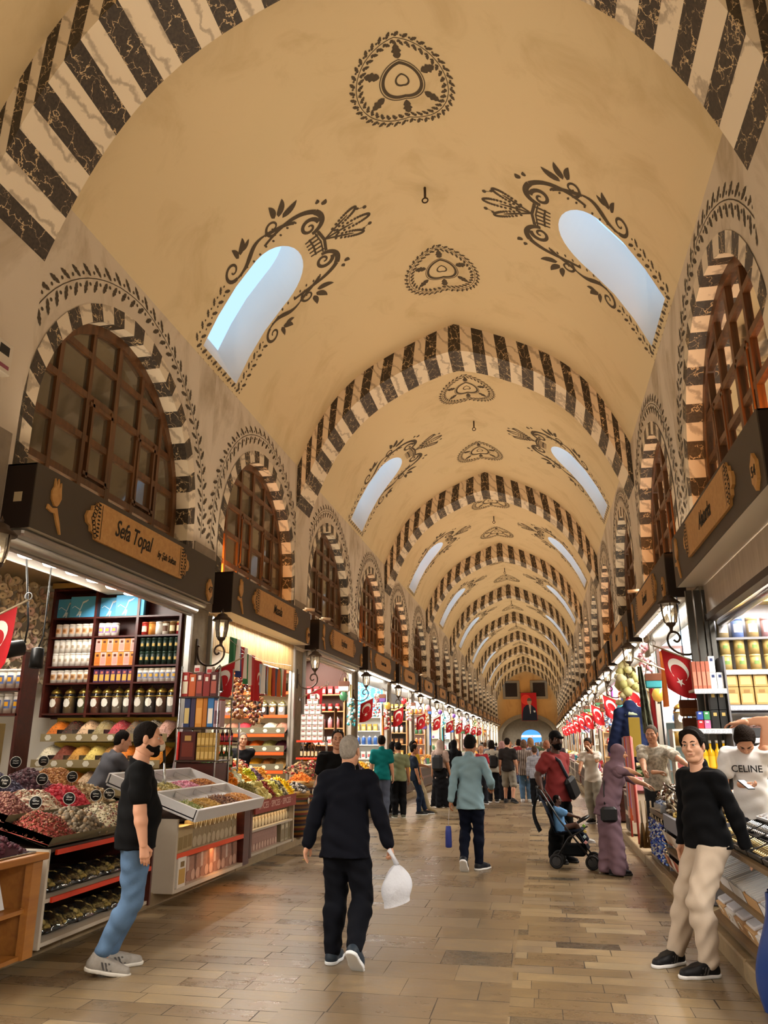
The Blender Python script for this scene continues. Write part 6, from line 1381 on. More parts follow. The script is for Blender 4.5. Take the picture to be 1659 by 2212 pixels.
class SDF:
    def __init__(s): s.p = []
    def cone(s, a, b, ra, rb, k=.02, flat=None): s.p.append(('c', np.array(a, float), np.array(b, float), ra, rb, k, flat)); return s
    def ell(s, c, r, k=.02, R=None): s.p.append(('e', np.array(c, float), np.array(r, float), R, k)); return s
    def sub(s, c, r, k=.01): s.p.append(('s', np.array(c, float), r, k)); return s
    def cut(s, pt, n): s.p.append(('p', np.array(pt, float), np.array(n, float) / np.linalg.norm(n))); return s
    def bounds(s):
        lo, hi = np.full(3, 1e9), np.full(3, -1e9)
        for p in s.p:
            if p[0] == 'c': r = max(p[3], p[4]); lo = np.minimum(lo, np.minimum(p[1], p[2]) - r); hi = np.maximum(hi, np.maximum(p[1], p[2]) + r)
            elif p[0] == 'e': r = p[2].max() if p[3] is not None else p[2]; lo = np.minimum(lo, p[1] - r); hi = np.maximum(hi, p[1] + r)
        return lo, hi
    def mesh(s, h, lo=None, hi=None, fold=0, seed=0):
        L, H_ = s.bounds(); L = L - 2.2 * h - fold; H_ = H_ + 2.2 * h + fold
        if lo is not None: L = np.maximum(L, lo)
        if hi is not None: H_ = np.minimum(H_, hi)
        n = np.maximum(np.ceil((H_ - L) / h).astype(int) + 1, 3)
        ax = [L[i] + h * np.arange(n[i]) for i in range(3)]; D = np.full(n, .3)
        def box(c0, c1):
            i0 = np.clip(np.floor((c0 - L) / h).astype(int), 0, n); i1 = np.clip(np.ceil((c1 - L) / h).astype(int) + 1, 0, n)
            return tuple(slice(a, b) for a, b in zip(i0, i1))
        for p in s.p:
            if p[0] == 'p':
                g = np.meshgrid(*ax, indexing='ij', sparse=True); d = sum((g[i] - p[1][i]) * p[2][i] for i in range(3)); D = np.maximum(D, d); continue
            if p[0] == 'c': r = max(p[3], p[4]) + .07; b = box(np.minimum(p[1], p[2]) - r, np.maximum(p[1], p[2]) + r)
            elif p[0] == 'e': r = p[2].max() + .07; b = box(p[1] - r, p[1] + r)
            else: r = p[2] + .05; b = box(p[1] - r, p[1] + r)
            if any(q.stop <= q.start for q in b): continue
            g = np.meshgrid(*[a[q] for a, q in zip(ax, b)], indexing='ij', sparse=True)
            if p[0] == 'c':
                A, B, ra, rb, k = p[1], p[2], p[3], p[4], p[5]; v = B - A; l2 = max(v @ v, 1e-9)
                w = [g[i] - A[i] for i in range(3)]; t = np.clip(sum(w[i] * v[i] for i in range(3)) / l2, 0, 1)
                q = [w[i] - t * v[i] for i in range(3)]
                if p[6] is not None: q = [q[i] * p[6][i] for i in range(3)]
                d = np.sqrt(sum(x * x for x in q)) - (ra + (rb - ra) * t)
            elif p[0] == 'e':
                w = [g[i] - p[1][i] for i in range(3)]
                if p[3] is not None: M = p[3]; w = [sum(M[j][i] * w[j] for j in range(3)) for i in range(3)]
                k0 = np.sqrt(sum((w[i] / p[2][i]) ** 2 for i in range(3))); k1 = np.sqrt(sum((w[i] / p[2][i] ** 2) ** 2 for i in range(3))) + 1e-9
                d = k0 * (k0 - 1) / k1; k = p[4]
            else:
                d = p[2] - np.sqrt(sum((g[i] - p[1][i]) ** 2 for i in range(3))); k = p[3]; o = D[b]; hh = np.clip(.5 + .5 * (d - o) / k, 0, 1); D[b] = o + (d - o) * hh + k * hh * (1 - hh); continue
            o = D[b]; hh = np.clip(.5 + .5 * (o - d) / k, 0, 1); D[b] = o + (d - o) * hh - k * hh * (1 - hh)
        if fold:
            g = np.meshgrid(*ax, indexing='ij', sparse=True); f = seed * 1.7
            N = np.sin(g[0] * 23 + 7 * np.sin(g[2] * 6 + f) + f) * np.sin(g[2] * 17 + 5 * np.sin(g[1] * 9 + f) + g[1] * 11) + .5 * np.sin(g[2] * 47 + g[0] * 21 + 3 * np.sin(g[1] * 19) + f)
            near = np.abs(D) < .05; D = D + fold * np.where(near, N, 0)
        return surface_nets(D, L, h)
def np_obj(name, parts, m, parent):
    V = []; F = []; o = 0
    for P, Q in parts:
        if len(P): V.append(P); F.append(np.asarray(Q) + o); o += len(P)
    if not V: return None
    V = np.concatenate(V); F = np.concatenate(F); me = bpy.data.meshes.new(name)
    me.vertices.add(len(V)); me.vertices.foreach_set('co', V.astype(np.float32).ravel()); me.loops.add(F.size); me.loops.foreach_set('vertex_index', F.astype(np.int32).ravel())
    me.polygons.add(len(F)); me.polygons.foreach_set('loop_start', np.arange(0, F.size, 4, dtype=np.int32)); me.polygons.foreach_set('loop_total', np.full(len(F), 4, np.int32)); me.polygons.foreach_set('use_smooth', np.ones(len(F), bool))
    me.materials.append(m); me.update(calc_edges=True); ob = bpy.data.objects.new(name, me); COL.objects.link(ob); ob.parent = parent; return ob
def ik(a, c, l1, l2, pole):
    a, c, pole = np.array(a, float), np.array(c, float), np.array(pole, float); v = c - a; d = np.linalg.norm(v); mx = (l1 + l2) * .998
    if d > mx: c = a + v * mx / d; d = mx; v = c - a
    u = v / d; x = (l1 * l1 - l2 * l2 + d * d) / (2 * d); y = math.sqrt(max(l1 * l1 - x * x, 0)); p = pole - (pole @ u) * u; p = p / (np.linalg.norm(p) + 1e-9)
    return a + u * x + p * y, c
SKIN = {'fair': 'c08e72', 'tan': 'a87454', 'olive': 'b58260', 'dark': '4a2e22', 'pale': 'c89a80'}
def m_skin(k): return mat('skin_' + k, SKIN[k], .55, var=.06, vscale=30, sss=0)
def cloth(h, rough=.85, **k): return mat('cloth_' + h + ''.join(sorted(k)), h, rough, var=k.pop('var', .08), vscale=k.pop('vscale', 14), bump=k.pop('bump', .15), bscale=220, spec=.12, **k)
def rotm(yaw=0, pitch=0, roll=0): return np.array((Matrix.Rotation(yaw, 3, 'Z') @ Matrix.Rotation(pitch, 3, 'X') @ Matrix.Rotation(roll, 3, 'Y')))

def person(label, loc, yaw, ht=1.75, skin='olive', pelvis=None, lean=0, side=0, twist=0, fat=1.0, female=False, feet=None, hands=None, elbows=None, knees=None, head=(0, 0, 0), hair='1c1512', style='short',
           top=('222222', 'short'), bottom=('22242c', 'trousers'), shoes=('1a1a1a', 'e0e0e0'), res=.014, face=False, beard=None, curl=(.5, .5), collar=None, group=None, barefoot=False, hem=None, neckdy=.02, topmat=None, botmat=None, longhem=0, rolled=False, palm=(None, None), shouldup=(0, 0)):
    """one person: local frame faces +y, x to their right; feet [(x, y, z, yaw, pitch)] left, right; hands [(x, y, z)] left, right"""
    k = ht / 1.79; T = thing('person', label, 'person', loc, yaw, group)
    pv = np.array(pelvis if pelvis is not None else (0, 0, .965 * k), float)
    Rt = rotm(twist, -lean, side)                                    # torso frame
    hipw = (.092 if not female else .096) * k; shw = (.178 if not female else .155) * k * (1 + .25 * (fat - 1))
    tp = lambda x, y, z: pv + Rt @ (np.array((x, y, z)) * k)
    feet = feet or [(-.1, .0, 0, .12, 0), (.1, 0, 0, -.12, 0)]
    hips = [pv + np.array((-hipw, 0, -.03 * k)), pv + np.array((hipw, 0, -.03 * k))]
    chest, neck = tp(0, .0, .30), tp(0, -.005, .53)
    sh = [tp(-shw / k, -.005, .465 + shouldup[0]), tp(shw / k, -.005, .465 + shouldup[1])]
    hands = hands or [None, None]; hd = []
    for i in (0, 1):
        s = -1 if i == 0 else 1
        hd.append(np.array(hands[i], float) if hands[i] is not None else pv + np.array((s * (.26 + .1 * (fat - 1)), .06, -.10)) * k + Rt @ np.array((0, 0, 0)))
    la, lf = .285 * k, .25 * k; elbows = elbows or [None, None]; arms = []
    for i in (0, 1):
        s = -1 if i == 0 else 1; pole = elbows[i] if elbows[i] is not None else (s * .35, -1, -.15); e, w = ik(sh[i], hd[i], la, lf, pole); arms.append((sh[i], e, w))
    lt, ls = .44 * k, .425 * k; legs = []; knees = knees or [None, None]; ank = []
    for i in (0, 1):
        x, y, z, yw, pt = feet[i]; R = rotm(yw, pt); a = np.array((x, y, z)) + R @ np.array((0, -.055 * k, .085 * k)) + np.array((0, 0, 0)); 
        kn, an = ik(hips[i], a, lt, ls, knees[i] if knees[i] is not None else (math.sin(-yw) * .6, 1, 0)); legs.append((hips[i], kn, an)); ank.append((np.array((x, y, z)), R))
    hy, hp, hr = head; Rh = rotm(hy, hp, hr); hs = k * 1.06; hc = neck + np.array((0, 0, .0)) + Rt @ np.array((0, .015, .03)) * k + Rh @ np.array((0, neckdy, .145)) * hs
    hpnt = lambda x, y, z: hc + Rh @ (np.array((x, y, z)) * hs)
    def torso(s, g=0.0, kk=.05):
        f = fat
        s.ell(tp(0, -.008, .0), (.158 * k * (.5 + .5 * f) + g, .112 * k * (.5 + .5 * f) + g, .12 * k + g), kk, Rt)
        s.ell(tp(0, .012 * f, .15), (.138 * k * f + g, (.098 + .03 * (f - 1)) * k * f + g, .16 * k + g), kk, Rt)
        s.ell(tp(0, .0, .33), (.158 * k * (.6 + .4 * f) + g, .105 * k * (.6 + .4 * f) + g, .17 * k + g), kk, Rt)
        if female:
            for q in (-1, 1): s.ell(tp(.07 * q, .085, .33), (.062 * k + g, .05 * k + g, .06 * k + g), .04, Rt)
        s.cone(tp(-.1, -.01, .45), tp(.1, -.01, .45), .062 * k + g, .062 * k + g, kk)
        for i in (0, 1): s.cone(tp((-.1, .1)[i], -.01, .455), sh[i], .058 * k + g, .055 * k + g, .04)
        s.cone(tp(0, -.01, .46), neck + Rt @ np.array((0, -.005, .01)), .075 * k + g, (.05 + .008 * fat) * k + g, .03)
    def arm(s, i, g=0.0, upto=2.0, g2=None):
        a, e, w = arms[i]; g2 = g if g2 is None else g2; f = .7 + .3 * fat
        if upto >= 1: s.cone(a, e, .056 * k * f + g, .043 * k * f + g2, .02)
        else: s.cone(a, a + (e - a) * upto, .06 * k * f + g, .055 * k * f + g2, .02)
        if upto > 1: w2 = e + (w - e) * (upto - 1); m_ = e + (w2 - e) * .3; s.cone(e, m_, .041 * k * f + g2, .043 * k * f + g2, .02); s.cone(m_, w2, .042 * k * f + g2, (.03 if upto == 2 else .034) * k + g2, .02)
    def leg(s, i, g=0.0, upto=2.0, gk=None, ga=None):
        a, kn, an = legs[i]; gk = g if gk is None else gk; ga = gk if ga is None else ga; f = .6 + .4 * fat
        s.cone(a, kn, .092 * k * f + g, .058 * k * f + gk, .04)
        if upto > 1:
            a2 = kn + (an - kn) * (upto - 1); bk = np.array((0, -.012 * k, 0)); m_ = kn + (a2 - kn) * .32 + bk; s.cone(kn, m_, .056 * k + gk, .058 * k * f + (gk + ga) / 2, .03); s.cone(m_, a2, .056 * k * f + (gk + ga) / 2, .04 * k + ga, .03)
    def headsdf(s, g=0.0):
        q = hs; e = lambda c, r, kk: s.ell(hpnt(*c), np.array(r) * q + g, kk * q, Rh); c_ = lambda a, b, ra, rb, kk: s.cone(hpnt(*a), hpnt(*b), ra * q, rb * q, kk * q)
        s.cone(neck - Rt @ np.array((0, 0, .05 * k)), hpnt(0, -.02, -.06), (.046 + .011 * fat) * k + g, (.043 + .011 * fat) * q + g, .025)
        e((0, -.012, .035), (.076, .094, .083), .02); e((0, .026, -.04), (.059, .062, .074), .03); s.ell(hpnt(0, .062, -.1), np.full(3, .021 * q), .03 * q)
        for x in (-1, 1):
            c_((x * .052, .0, -.05), (x * .03, .05, -.098), .018, .016, .03); e((x * .042, .056, -.028), (.026, .026, .026), .03); c_((x * .012, .086, .024), (x * .048, .07, .026), .011, .009, .02)
            e((x * .079, -.008, -.008), (.009, .02, .033), .008); c_((x * .009, .098, -.032), (x * .011, .092, -.034), .008, .008, .01)
        c_((0, .088, .018), (0, .112, -.026), .0085, .0125, .014)
        for x in (-1, 1): s.sub(hpnt(x * .032, .1, .006), .0155 * q, .014)
        for x in (-1, 1): c_((x * .02, .0885, .0165), (x * .045, .082, .0145), .0055, .0045, .003); c_((x * .021, .087, -.006), (x * .044, .081, -.005), .0045, .004, .004)
        c_((-.022, .083, -.058), (.022, .083, -.058), .008, .008, .01); c_((-.018, .083, -.069), (.018, .083, -.069), .0085, .0085, .01)
    B = SDF(); torso(B); [arm(B, i) for i in (0, 1)]; [leg(B, i) for i in (0, 1)]
    for i in (0, 1):
        p, R = ank[i]; B.cone(legs[i][2], p + R @ (np.array((0, .12, .03)) * k), .04 * k, .03 * k, .03)
    headsdf(B); hz = np.full(3, -9.); parts = []
    cn = Rh @ np.array((0, .45, .9)); cut = hpnt(0, -.02, -.108); Bb = SDF(); Bb.p = list(B.p); Bb.cut(cut, cn); parts.append(Bb.mesh(max(res, .011)))
    Bh = SDF(); headsdf(Bh); torso(Bh); Bh.cut(cut - cn * .004, -cn); parts.append(Bh.mesh(.0045 if face else res * .55, hc - .22, hc + .22))
    for i in (0, 1):                                                 # hands: palm, four fingers, thumb
        a, e, w = arms[i]; s = -1 if i == 0 else 1; d = (w - e); d /= np.linalg.norm(d)
        n = np.array(palm[i], float) if palm[i] is not None else np.array((-s * 1.0, 0, 0.)) if abs(d[2]) > .5 else np.array((0, 0, -1.))
        n = n - (n @ d) * d; n /= np.linalg.norm(n); sd = np.cross(d, n) * s; c = curl[i]; q = k * .95
        # sd points to the thumb side
        if (np.cross(n, d) @ sd) * s > 0: pass
        Hs = SDF(); P = lambda x, y, z: w + (sd * x + d * y + n * z) * q
        Hs.cone(e + (w - e) * .75, w, .032 * k, .026 * k, .02)
        for f in range(4):
            x = .028 - .0185 * f; ln = (.076, .084, .078, .062)[f]; Hs.cone(P(x * .6, .01, 0), P(x, .088 - .004 * abs(f - 1), -.002), .0155 * q, .0115 * q, .012)
            p = P(x, .088 - .004 * abs(f - 1), 0); an = c * .55; rad = .0098
            for seg, fr in enumerate((.45, .32, .23)):
                dd = d * math.cos(an) + n * math.sin(an); p2 = p + dd * ln * fr * q; Hs.cone(p, p2, rad * q, (rad - .0012) * q, .003); p = p2; an += c * .8; rad -= .0012
        t0 = P(.026, .022, .008); t1 = P(.052, .052, .022); t2 = P(.056 - .02 * c, .08, .03 + .012 * c); t3 = P(.05 - .034 * c, .1, .034 + .012 * c); Hs.cone(t0, t1, .016 * q, .0125 * q, .012); Hs.cone(t1, t2, .0125 * q, .011 * q, .004); Hs.cone(t2, t3, .011 * q, .009 * q, .004)
        Hs.cone(P(0, .02, .003), P(-.01, .07, .004), .02 * q, .018 * q, .012)
        parts.append(Hs.mesh(.004 if res < .012 else .0065))
    np_obj('body', parts, m_skin(skin), T)
    # ---- clothes
    cres = max(res * .8, .009)
    if bottom:
        bc, bt = bottom[:2]; M_ = botmat or cloth(bc); S = SDF(); fo = .0065 if res < .013 else .005
        if bt in ('trousers', 'slim', 'wide', 'shorts'):
            g, gk, ga = {'trousers': (.018, .028, .03), 'slim': (.012, .014, .018), 'wide': (.024, .04, .05), 'shorts': (.025, .04, .04)}[bt]; up = 1.04 if bt == 'shorts' else 1.94 if not rolled else 1.86
            S.ell(tp(0, -.01, .01), (.166 * k * (.45 + .55 * fat) + .008, .118 * k * (.45 + .55 * fat) + .01, .125 * k), .04, Rt)
            for i in (0, 1): leg(S, i, g, up, gk, ga)
            S.cut(tp(0, 0, (hem if hem is not None else -.1) + .03), Rt @ np.array((0, 0, 1)))
            np_obj('shorts' if bt == 'shorts' else 'trousers', [S.mesh(cres, fold=fo, seed=len(label))], M_, T)
        else:                                                        # long skirt to the ground
            a0, a1 = ank[0][0], ank[1][0]; mid = (a0 + a1) / 2
            S.ell(tp(0, -.01, .0), (.18 * k, .14 * k, .14 * k), .05, Rt)
            for q in np.linspace(-1, 1, 5): S.cone(pv + np.array((q * .07, -.01, -.02)), mid + np.array((q * .2, -.02, .06)), .12 * k, .085, .06)
            S.cone(pv, mid + np.array((0, .08, .06)), .12 * k, .1, .06); S.cone(pv, mid + np.array((0, -.14, .06)), .12 * k, .08, .06)
            S.cut((0, 0, .025), (0, 0, -1)); np_obj('skirt', [S.mesh(cres, fold=.007, seed=3)], M_, T)
    if top:
        tc, tt = top[:2]; M_ = topmat or cloth(tc); S = SDF(); torso(S, .016 if tt != 'jacket' else .026)
        if tt in ('short', 'loose'): [arm(S, i, .02 if tt == 'short' else .03, .62, .024) for i in (0, 1)]
        elif tt == 'vest': pass
        else: [arm(S, i, .014 if tt != 'jacket' else .024, 1.97, .012 if tt != 'jacket' else .018) for i in (0, 1)]
        hz = hem if hem is not None else -.1
        S.cone(tp(-.06, .0, .1), tp(-.075, .0, hz - .08), .1 * k * (.5 + .5 * fat), .13 * k * (.5 + .5 * fat) + (.016 if tt in ('loose', 'jacket') else .006), .05); S.cone(tp(.06, 0, .1), tp(.075, 0, hz - .08), .1 * k * (.5 + .5 * fat), .13 * k * (.5 + .5 * fat) + (.016 if tt in ('loose', 'jacket') else .006), .05)
        up = Rt @ np.array((0, 0, 1)); S.cut(tp(0, 0, hz), -up)
        nk = neck + Rt @ np.array((0, .0, .012 * k)); tn = Rt @ np.array((0, .45, 1.)); S.cut(nk, tn)
        np_obj({'jacket': 'jacket', 'long': 'shirt', 'short': 'shirt', 'loose': 'shirt', 'vest': 'top'}[tt], [S.mesh(cres, fold=.006, seed=len(label) + 3)], M_, T)
        if collar:
            C = SDF(); C.cone(neck + Rt @ np.array((0, -.01, -.02)), neck + Rt @ np.array((0, -.012, .035)), .073 * k, .066 * k, .01); C.cut(neck + Rt @ np.array((0, .01, .045)) * 1, Rt @ np.array((0, .55, 1))); np_obj('collar', [C.mesh(.008)], topmat or cloth(collar), T)
    if not barefoot:
        for i in (0, 1):
            p, R = ank[i]; S = SDF(); q = k * 1.02; f = lambda x, y, z: p + R @ (np.array((x, y, z)) * q)
            S.cone(f(0, -.075, .045), f(0, .06, .045), .046 * q, .05 * q, .03); S.cone(f(0, .05, .04), f(.0, .15, .03), .05 * q, .04 * q, .03); S.cone(f(0, -.075, .05), f(0, -.06, .1), .044 * q, .045 * q, .03); S.cone(f(0, -.03, .08), f(0, .04, .06), .045 * q, .045 * q, .03)
            S.cut(f(0, 0, .018), R @ np.array((0, 0, -1.))); S.cut(f(0, -.03, .112), R @ np.array((0, .25, 1))); sh_ = np_obj('shoe', [S.mesh(.008 if res > .012 else .006)], mat('shoe_' + shoes[0], shoes[0], .5, var=.45 if shoes[0] == '8f8a84' else .1, vscale=16, spec=.2), T)
            S = SDF(); S.cone(f(0, -.08, .02), f(0, .06, .02), .052 * q, .056 * q, .03); S.cone(f(0, .05, .02), f(0, .155, .02), .056 * q, .046 * q, .03); S.cut(f(0, 0, .0), R @ np.array((0, 0, -1.))); S.cut(f(0, 0, .026), R @ np.array((0, 0, 1.))); np_obj('sole', [S.mesh(.008 if res > .012 else .006)], mat('sole_' + shoes[1], shoes[1], .5), sh_)
            if len(shoes) > 2:
                for j in range(3):
                    for sd in (-1, 1):
                        b = MB(); P_ = [f(sd * .0545, .0 + .025 * j, .03), f(sd * .0545, .014 + .025 * j, .03), f(sd * .05, -.012 + .025 * j, .078), f(sd * .05, -.026 + .025 * j, .078)]; n_ = R @ np.array((sd * .004, 0, .002)); b.add([tuple(x + n_) for x in P_], [(0, 1, 2, 3), (3, 2, 1, 0)], mat('shoe_stripe', shoes[2], .5)); b.obj('stripe', sh_)
    # ---- head details
    if style != 'scarf':
        S = SDF(); q = hs; hm = mat('hair_' + hair, hair, .75, var=.5, vscale=60, stretch=(1, 1, .3), bump=.8, bscale=70, spec=.08)
        if style == 'bald': S.ell(hpnt(0, -.018, .025), np.array((.0775, .092, .072)) * q, .01, Rh); S.cut(hpnt(0, 0, .05), Rh @ np.array((0, .55, 1)))
        else:
            t = {'short': .009, 'crop': .004, 'thick': .018, 'bob': .014, 'long': .014}[style]
            S.ell(hpnt(0, -.014, .038), np.array((.077 + t, .094 + t, .084 + t * 1.3)) * q, .02, Rh); S.ell(hpnt(0, -.05, -.01), np.array((.068 + t * .6, .055 + t * .6, .07)) * q, .02, Rh)
            if style in ('long', 'bob'):
                z1 = -.1 if style == 'bob' else -.22
                for x in (-1, 0, 1): S.cone(hpnt(x * .05, -.05, 0), hpnt(x * .06, -.06, z1), .045 * q, .04 * q, .03)
            if style == 'thick': S.cone(hpnt(-.04, .07, .088), hpnt(.05, .062, .092), .026 * q, .024 * q, .03)
            S.cut(hpnt(0, .066 if style != 'thick' else .088, .064 if style != 'thick' else .05), Rh @ np.array((0, .9, -.42)))
            if style not in ('long', 'bob'): S.cut(hpnt(0, .043, .02), Rh @ np.array((0, 1, -.22))); S.cut(hpnt(0, .03, -.036), Rh @ np.array((0, .4, -1.)))
            else: S.cut(hpnt(0, .03, .04), Rh @ np.array((0, .8, -.6)))
            S.sub(hpnt(.09, -.006, -.012), .031 * q, .006); S.sub(hpnt(-.09, -.006, -.012), .031 * q, .006)
        np_obj('hair', [S.mesh(.006 if face else .009, fold=.0035 if style != 'crop' else .0015, seed=2)], hm, T)
    if beard:
        S = SDF(); S.ell(hpnt(0, .028, -.058), np.array((.066, .07, .073)) * hs, .01, Rh); S.cone(hpnt(-.05, .005, -.055), hpnt(0, .068, -.1), .022 * hs, .03 * hs, .02); S.cone(hpnt(.05, .005, -.055), hpnt(0, .068, -.1), .022 * hs, .03 * hs, .02)
        S.cut(hpnt(0, .07, -.037), Rh @ np.array((0, .35, 1))); S.sub(hpnt(0, .108, -.062), .017 * hs, .006); S.cut(hpnt(0, -.005, 0), Rh @ np.array((0, -1, .0))); np_obj('beard', [S.mesh(.006, fold=.0015)], mat('hair_' + beard, beard, .75, var=.5, vscale=60, spec=.08), T)
    if face:
        for x in (-1, 1):
            e = MB(); Tm_ = Matrix.Translation(Vector(hpnt(x * .032, .0785, .006))) @ Matrix([list(r) for r in Rh]).to_4x4() @ Matrix.Diagonal((hs, hs, hs, 1)); e.lathe([(.0, -.0125), (.0088, -.0088), (.0125, 0), (.0088, .0088), (.0001, .0125)], mat('eye_white', 'b4aaa2', .3), 12, Tm_, True, False); e = e.obj('eye', T)
            i = MB(); i.lathe([(.0001, .0132), (.0035, .0128), (.006, .0116)], mat('iris_brown', '1e120c', .2), 12, Tm_ @ Matrix.Rotation(-PI / 2, 4, 'X'), True, False); i.obj('iris', e)
            b = MB(); b.tube([tuple(hpnt(x * a, c_, z)) for a, c_, z in ((.014, .0985, .027), (.03, .094, .034), (.046, .08, .03))], [.0035 * hs, .0045 * hs, .0022 * hs], mat('hair_' + hair), 6); b.obj('eyebrow', T)
        l = MB(); l.tube([tuple(hpnt(a, .0925 - abs(a) * .2, -.0635)) for a in (-.026, -.013, 0, .013, .026)], [.002 * hs, .0045 * hs, .005 * hs, .0045 * hs, .002 * hs], mat('lip_' + skin, {'dark': '3a201c'}.get(skin, '9a6050'), .45), 6); l.obj('lips', T)
    T['_h'] = 1; del T['_h']
    return dict(T=T, hpnt=hpnt, Rh=Rh, hs=hs, tp=tp, Rt=Rt, arms=arms, k=k, sh=sh, neck=neck, pv=pv, legs=legs)
def to_local(loc, yaw, p): 
    v = Matrix.Rotation(-yaw, 3, 'Z') @ (Vector(p) - Vector(loc)); return tuple(v)
# ------------------------------------------------------------------ the people of the photograph
def yaw_of(fx, fy): return math.atan2(-fx, fy)
def place(label, loc, fwd, **kw):
    y = yaw_of(*fwd); 
    for key in ('hands',):
        if kw.get(key): kw[key] = [to_local(loc, y, p) if p is not None else None for p in kw[key]]
    if kw.get('feetw'):
        kw['feet'] = [(*to_local(loc, y, (f[0], f[1], f[2] if f[2] is not None else loc[2])), f[3], f[4]) for f in kw.pop('feetw')]
    return person(label, loc, y, **kw)
JEAN = mat('washed_blue_denim', '4a6482', .85, var=.3, vscale=5, bump=.2, bscale=150)
# man in black T-shirt at the left
p1 = place('bearded man in black T-shirt, blue jeans and grey trainers beside the tea stand', (-3.28, 6.02, 0), (.86, .5), ht=1.81, skin='fair', fat=1.42, pelvis=(.02, .1, .965), lean=-.02, head=(-.15, -.06, 0), hair='15100d', style='crop', beard='120d0b', top=('0b0b0c', 'short'), bottom=('4a6482', 'slim'), botmat=JEAN, rolled=True,
      shoes=('8f8a84', 'c8c4bc', '5e5b5a'), feet=[(-.12, .04, 0, .1, 0), (.1, -.06, .02, -.1, -.2)], hands=[None, (-3.0, 5.84, .89)], elbows=[None, (.3, -1, 0)], res=.011, face=True, curl=(.5, .55), hem=-.1)
# man in navy jacket walking away
p2 = place('grey haired man in navy jacket walking away with a white plastic bag', (-1.6, 6.55, 0), (.04, 1), ht=1.7, skin='fair', fat=1.22, pelvis=(0, 0, .915), lean=.1, head=(-.12, -.02, 0), hair='8f8880', style='crop', top=('0a0c15', 'jacket'), bottom=('0b0d14', 'trousers'), shoes=('27303a', 'd0d4d8'),
      feet=[(-.1, .06, 0, 0, 0), (.14, -.22, .07, -.12, -.75)], hands=[(-1.93, 6.5, .78), (-1.23, 6.55, .84)], res=.011, curl=(.45, 1.1), hem=-.16, collar='0a0c15', face=False)
bg = thing('carrier_bag', 'white plastic carrier bag held by the man in navy jacket', 'bag', (-1.17, 6.5, .55), .3); M_PB = mat('white_thin_plastic', 'c2c6d0', .35, alpha=.88, bump=.6, bscale=25); b = MB()
def bagf(u, v):
    a = u * 2 * PI; r = (.02 + .1 * math.sin(min(v * 1.15, 1) * PI * .72) ** .8) * (1 + .1 * math.sin(5 * a + v * 7) * (1 - v)); return (r * math.cos(a) * 1.0 + .05 * v * 0, .8 * r * math.sin(a),   .18 - .28 * v * (1 - .1 * math.cos(a)))
b.grid(bagf, 36, 18, M_PB); b.obj('bag_body', bg); MB().tube([(0, 0, .18), (-.03, .0, .24), (-.06, .02, .29)], [.022, .014, .018], M_PB, 8).obj('bag_neck', bg); MB().box((-.06, -.05, -.1), (.06, .05, .04), cm('d0d0d8'), Tm((0, 0, 0), (.4, .3, .5)), .01).obj('box_inside', bg)
MB().tube([tuple(Vector((math.cos(a) * .0, 0, 0)) + Vector((.011 * math.cos(a), .011 * math.sin(a), 0))) for a in np.linspace(0, 2 * PI, 13)[:-1]], .0025, cm('c8a050', .2, metal=.9), 5, closed=True).obj('ring', p2['T'], tuple(Vector(p2['arms'][0][2]) + Vector((-.03, .0, -.125))))
# young man leaning on the right stall
p3 = place('young man in black shirt and beige trousers leaning on the right stall', (1.05, 6.86, 0), (-.93, -.37), ht=1.77, skin='pale', fat=1.22, pelvis=(-.02, -.2, .925), lean=.02, twist=.12, head=(.72, -.03, .05), hair='16110e', style='thick', top=('0a0b0e', 'long'), bottom=('b8a998', 'trousers'), collar='0a0b0e',
      shoes=('141416', 'd8d8da', 'dcdcdc'), feetw=[(1.08, 6.72, 0, 0.0, 0), (.9, 7.02, 0, .3, 0)], hands=[(1.5, 6.76, .87), None], elbows=[(-.6, -.9, 0), None], palm=((0, 0, -1), None), res=.011, face=True, curl=(.35, .5), hem=-.06)
lc = MB(); lc.box((-.15, -.12, -.02), (.15, .13, .02), mat('black_belt', '0d0d0d', .4))
# man in white T-shirt with raised arm
p4 = place('man in white lettered T-shirt bent over his phone with one arm over his head', (1.97, 8.42, PZ), (-.35, -.94), ht=1.76, skin='fair', pelvis=(0, -.06, .95), lean=.2, head=(.15, -1.1, 0), hair='1c130d', style='thick', top=('d6d6d8', 'loose'), bottom=('22242a', 'trousers'), hands=[(1.92, 8.36, 1.84), (1.86, 8.15, 1.27)], elbows=[(-.7, .1, 1), (1, -.3, -.6)], res=.012, face=True, curl=(.5, .8), hem=-.12, shouldup=(.05, 0), palm=(None, (0, .2, 1)))
text('CELINE', 'lettering', cm('15151a'), .09, p4['T'], Matrix.Translation(Vector(p4['tp'](0, .137, .36))) @ Matrix([list(r) for r in p4['Rt']]).to_4x4() @ Matrix.Rotation(PI, 4, 'Z') @ Matrix.Rotation(PI / 2 - .06, 4, 'X'), .0015, 0, sx=.95)
ph = thing('phone', 'dark mobile phone held by the man in white T-shirt', 'phone', (1.84, 8.05, 1.275), .5); MB().box((-.04, -.075, 0), (.04, .075, .01), M_BLK, Tm((0, 0, 0), (.5, 0, 0)), .004).obj('case', ph); MB().box((-.035, -.07, .0105), (.035, .07, .0115), cm('b8c8d8', .2), Tm((0, 0, 0), (.5, 0, 0))).obj('screen', ph)
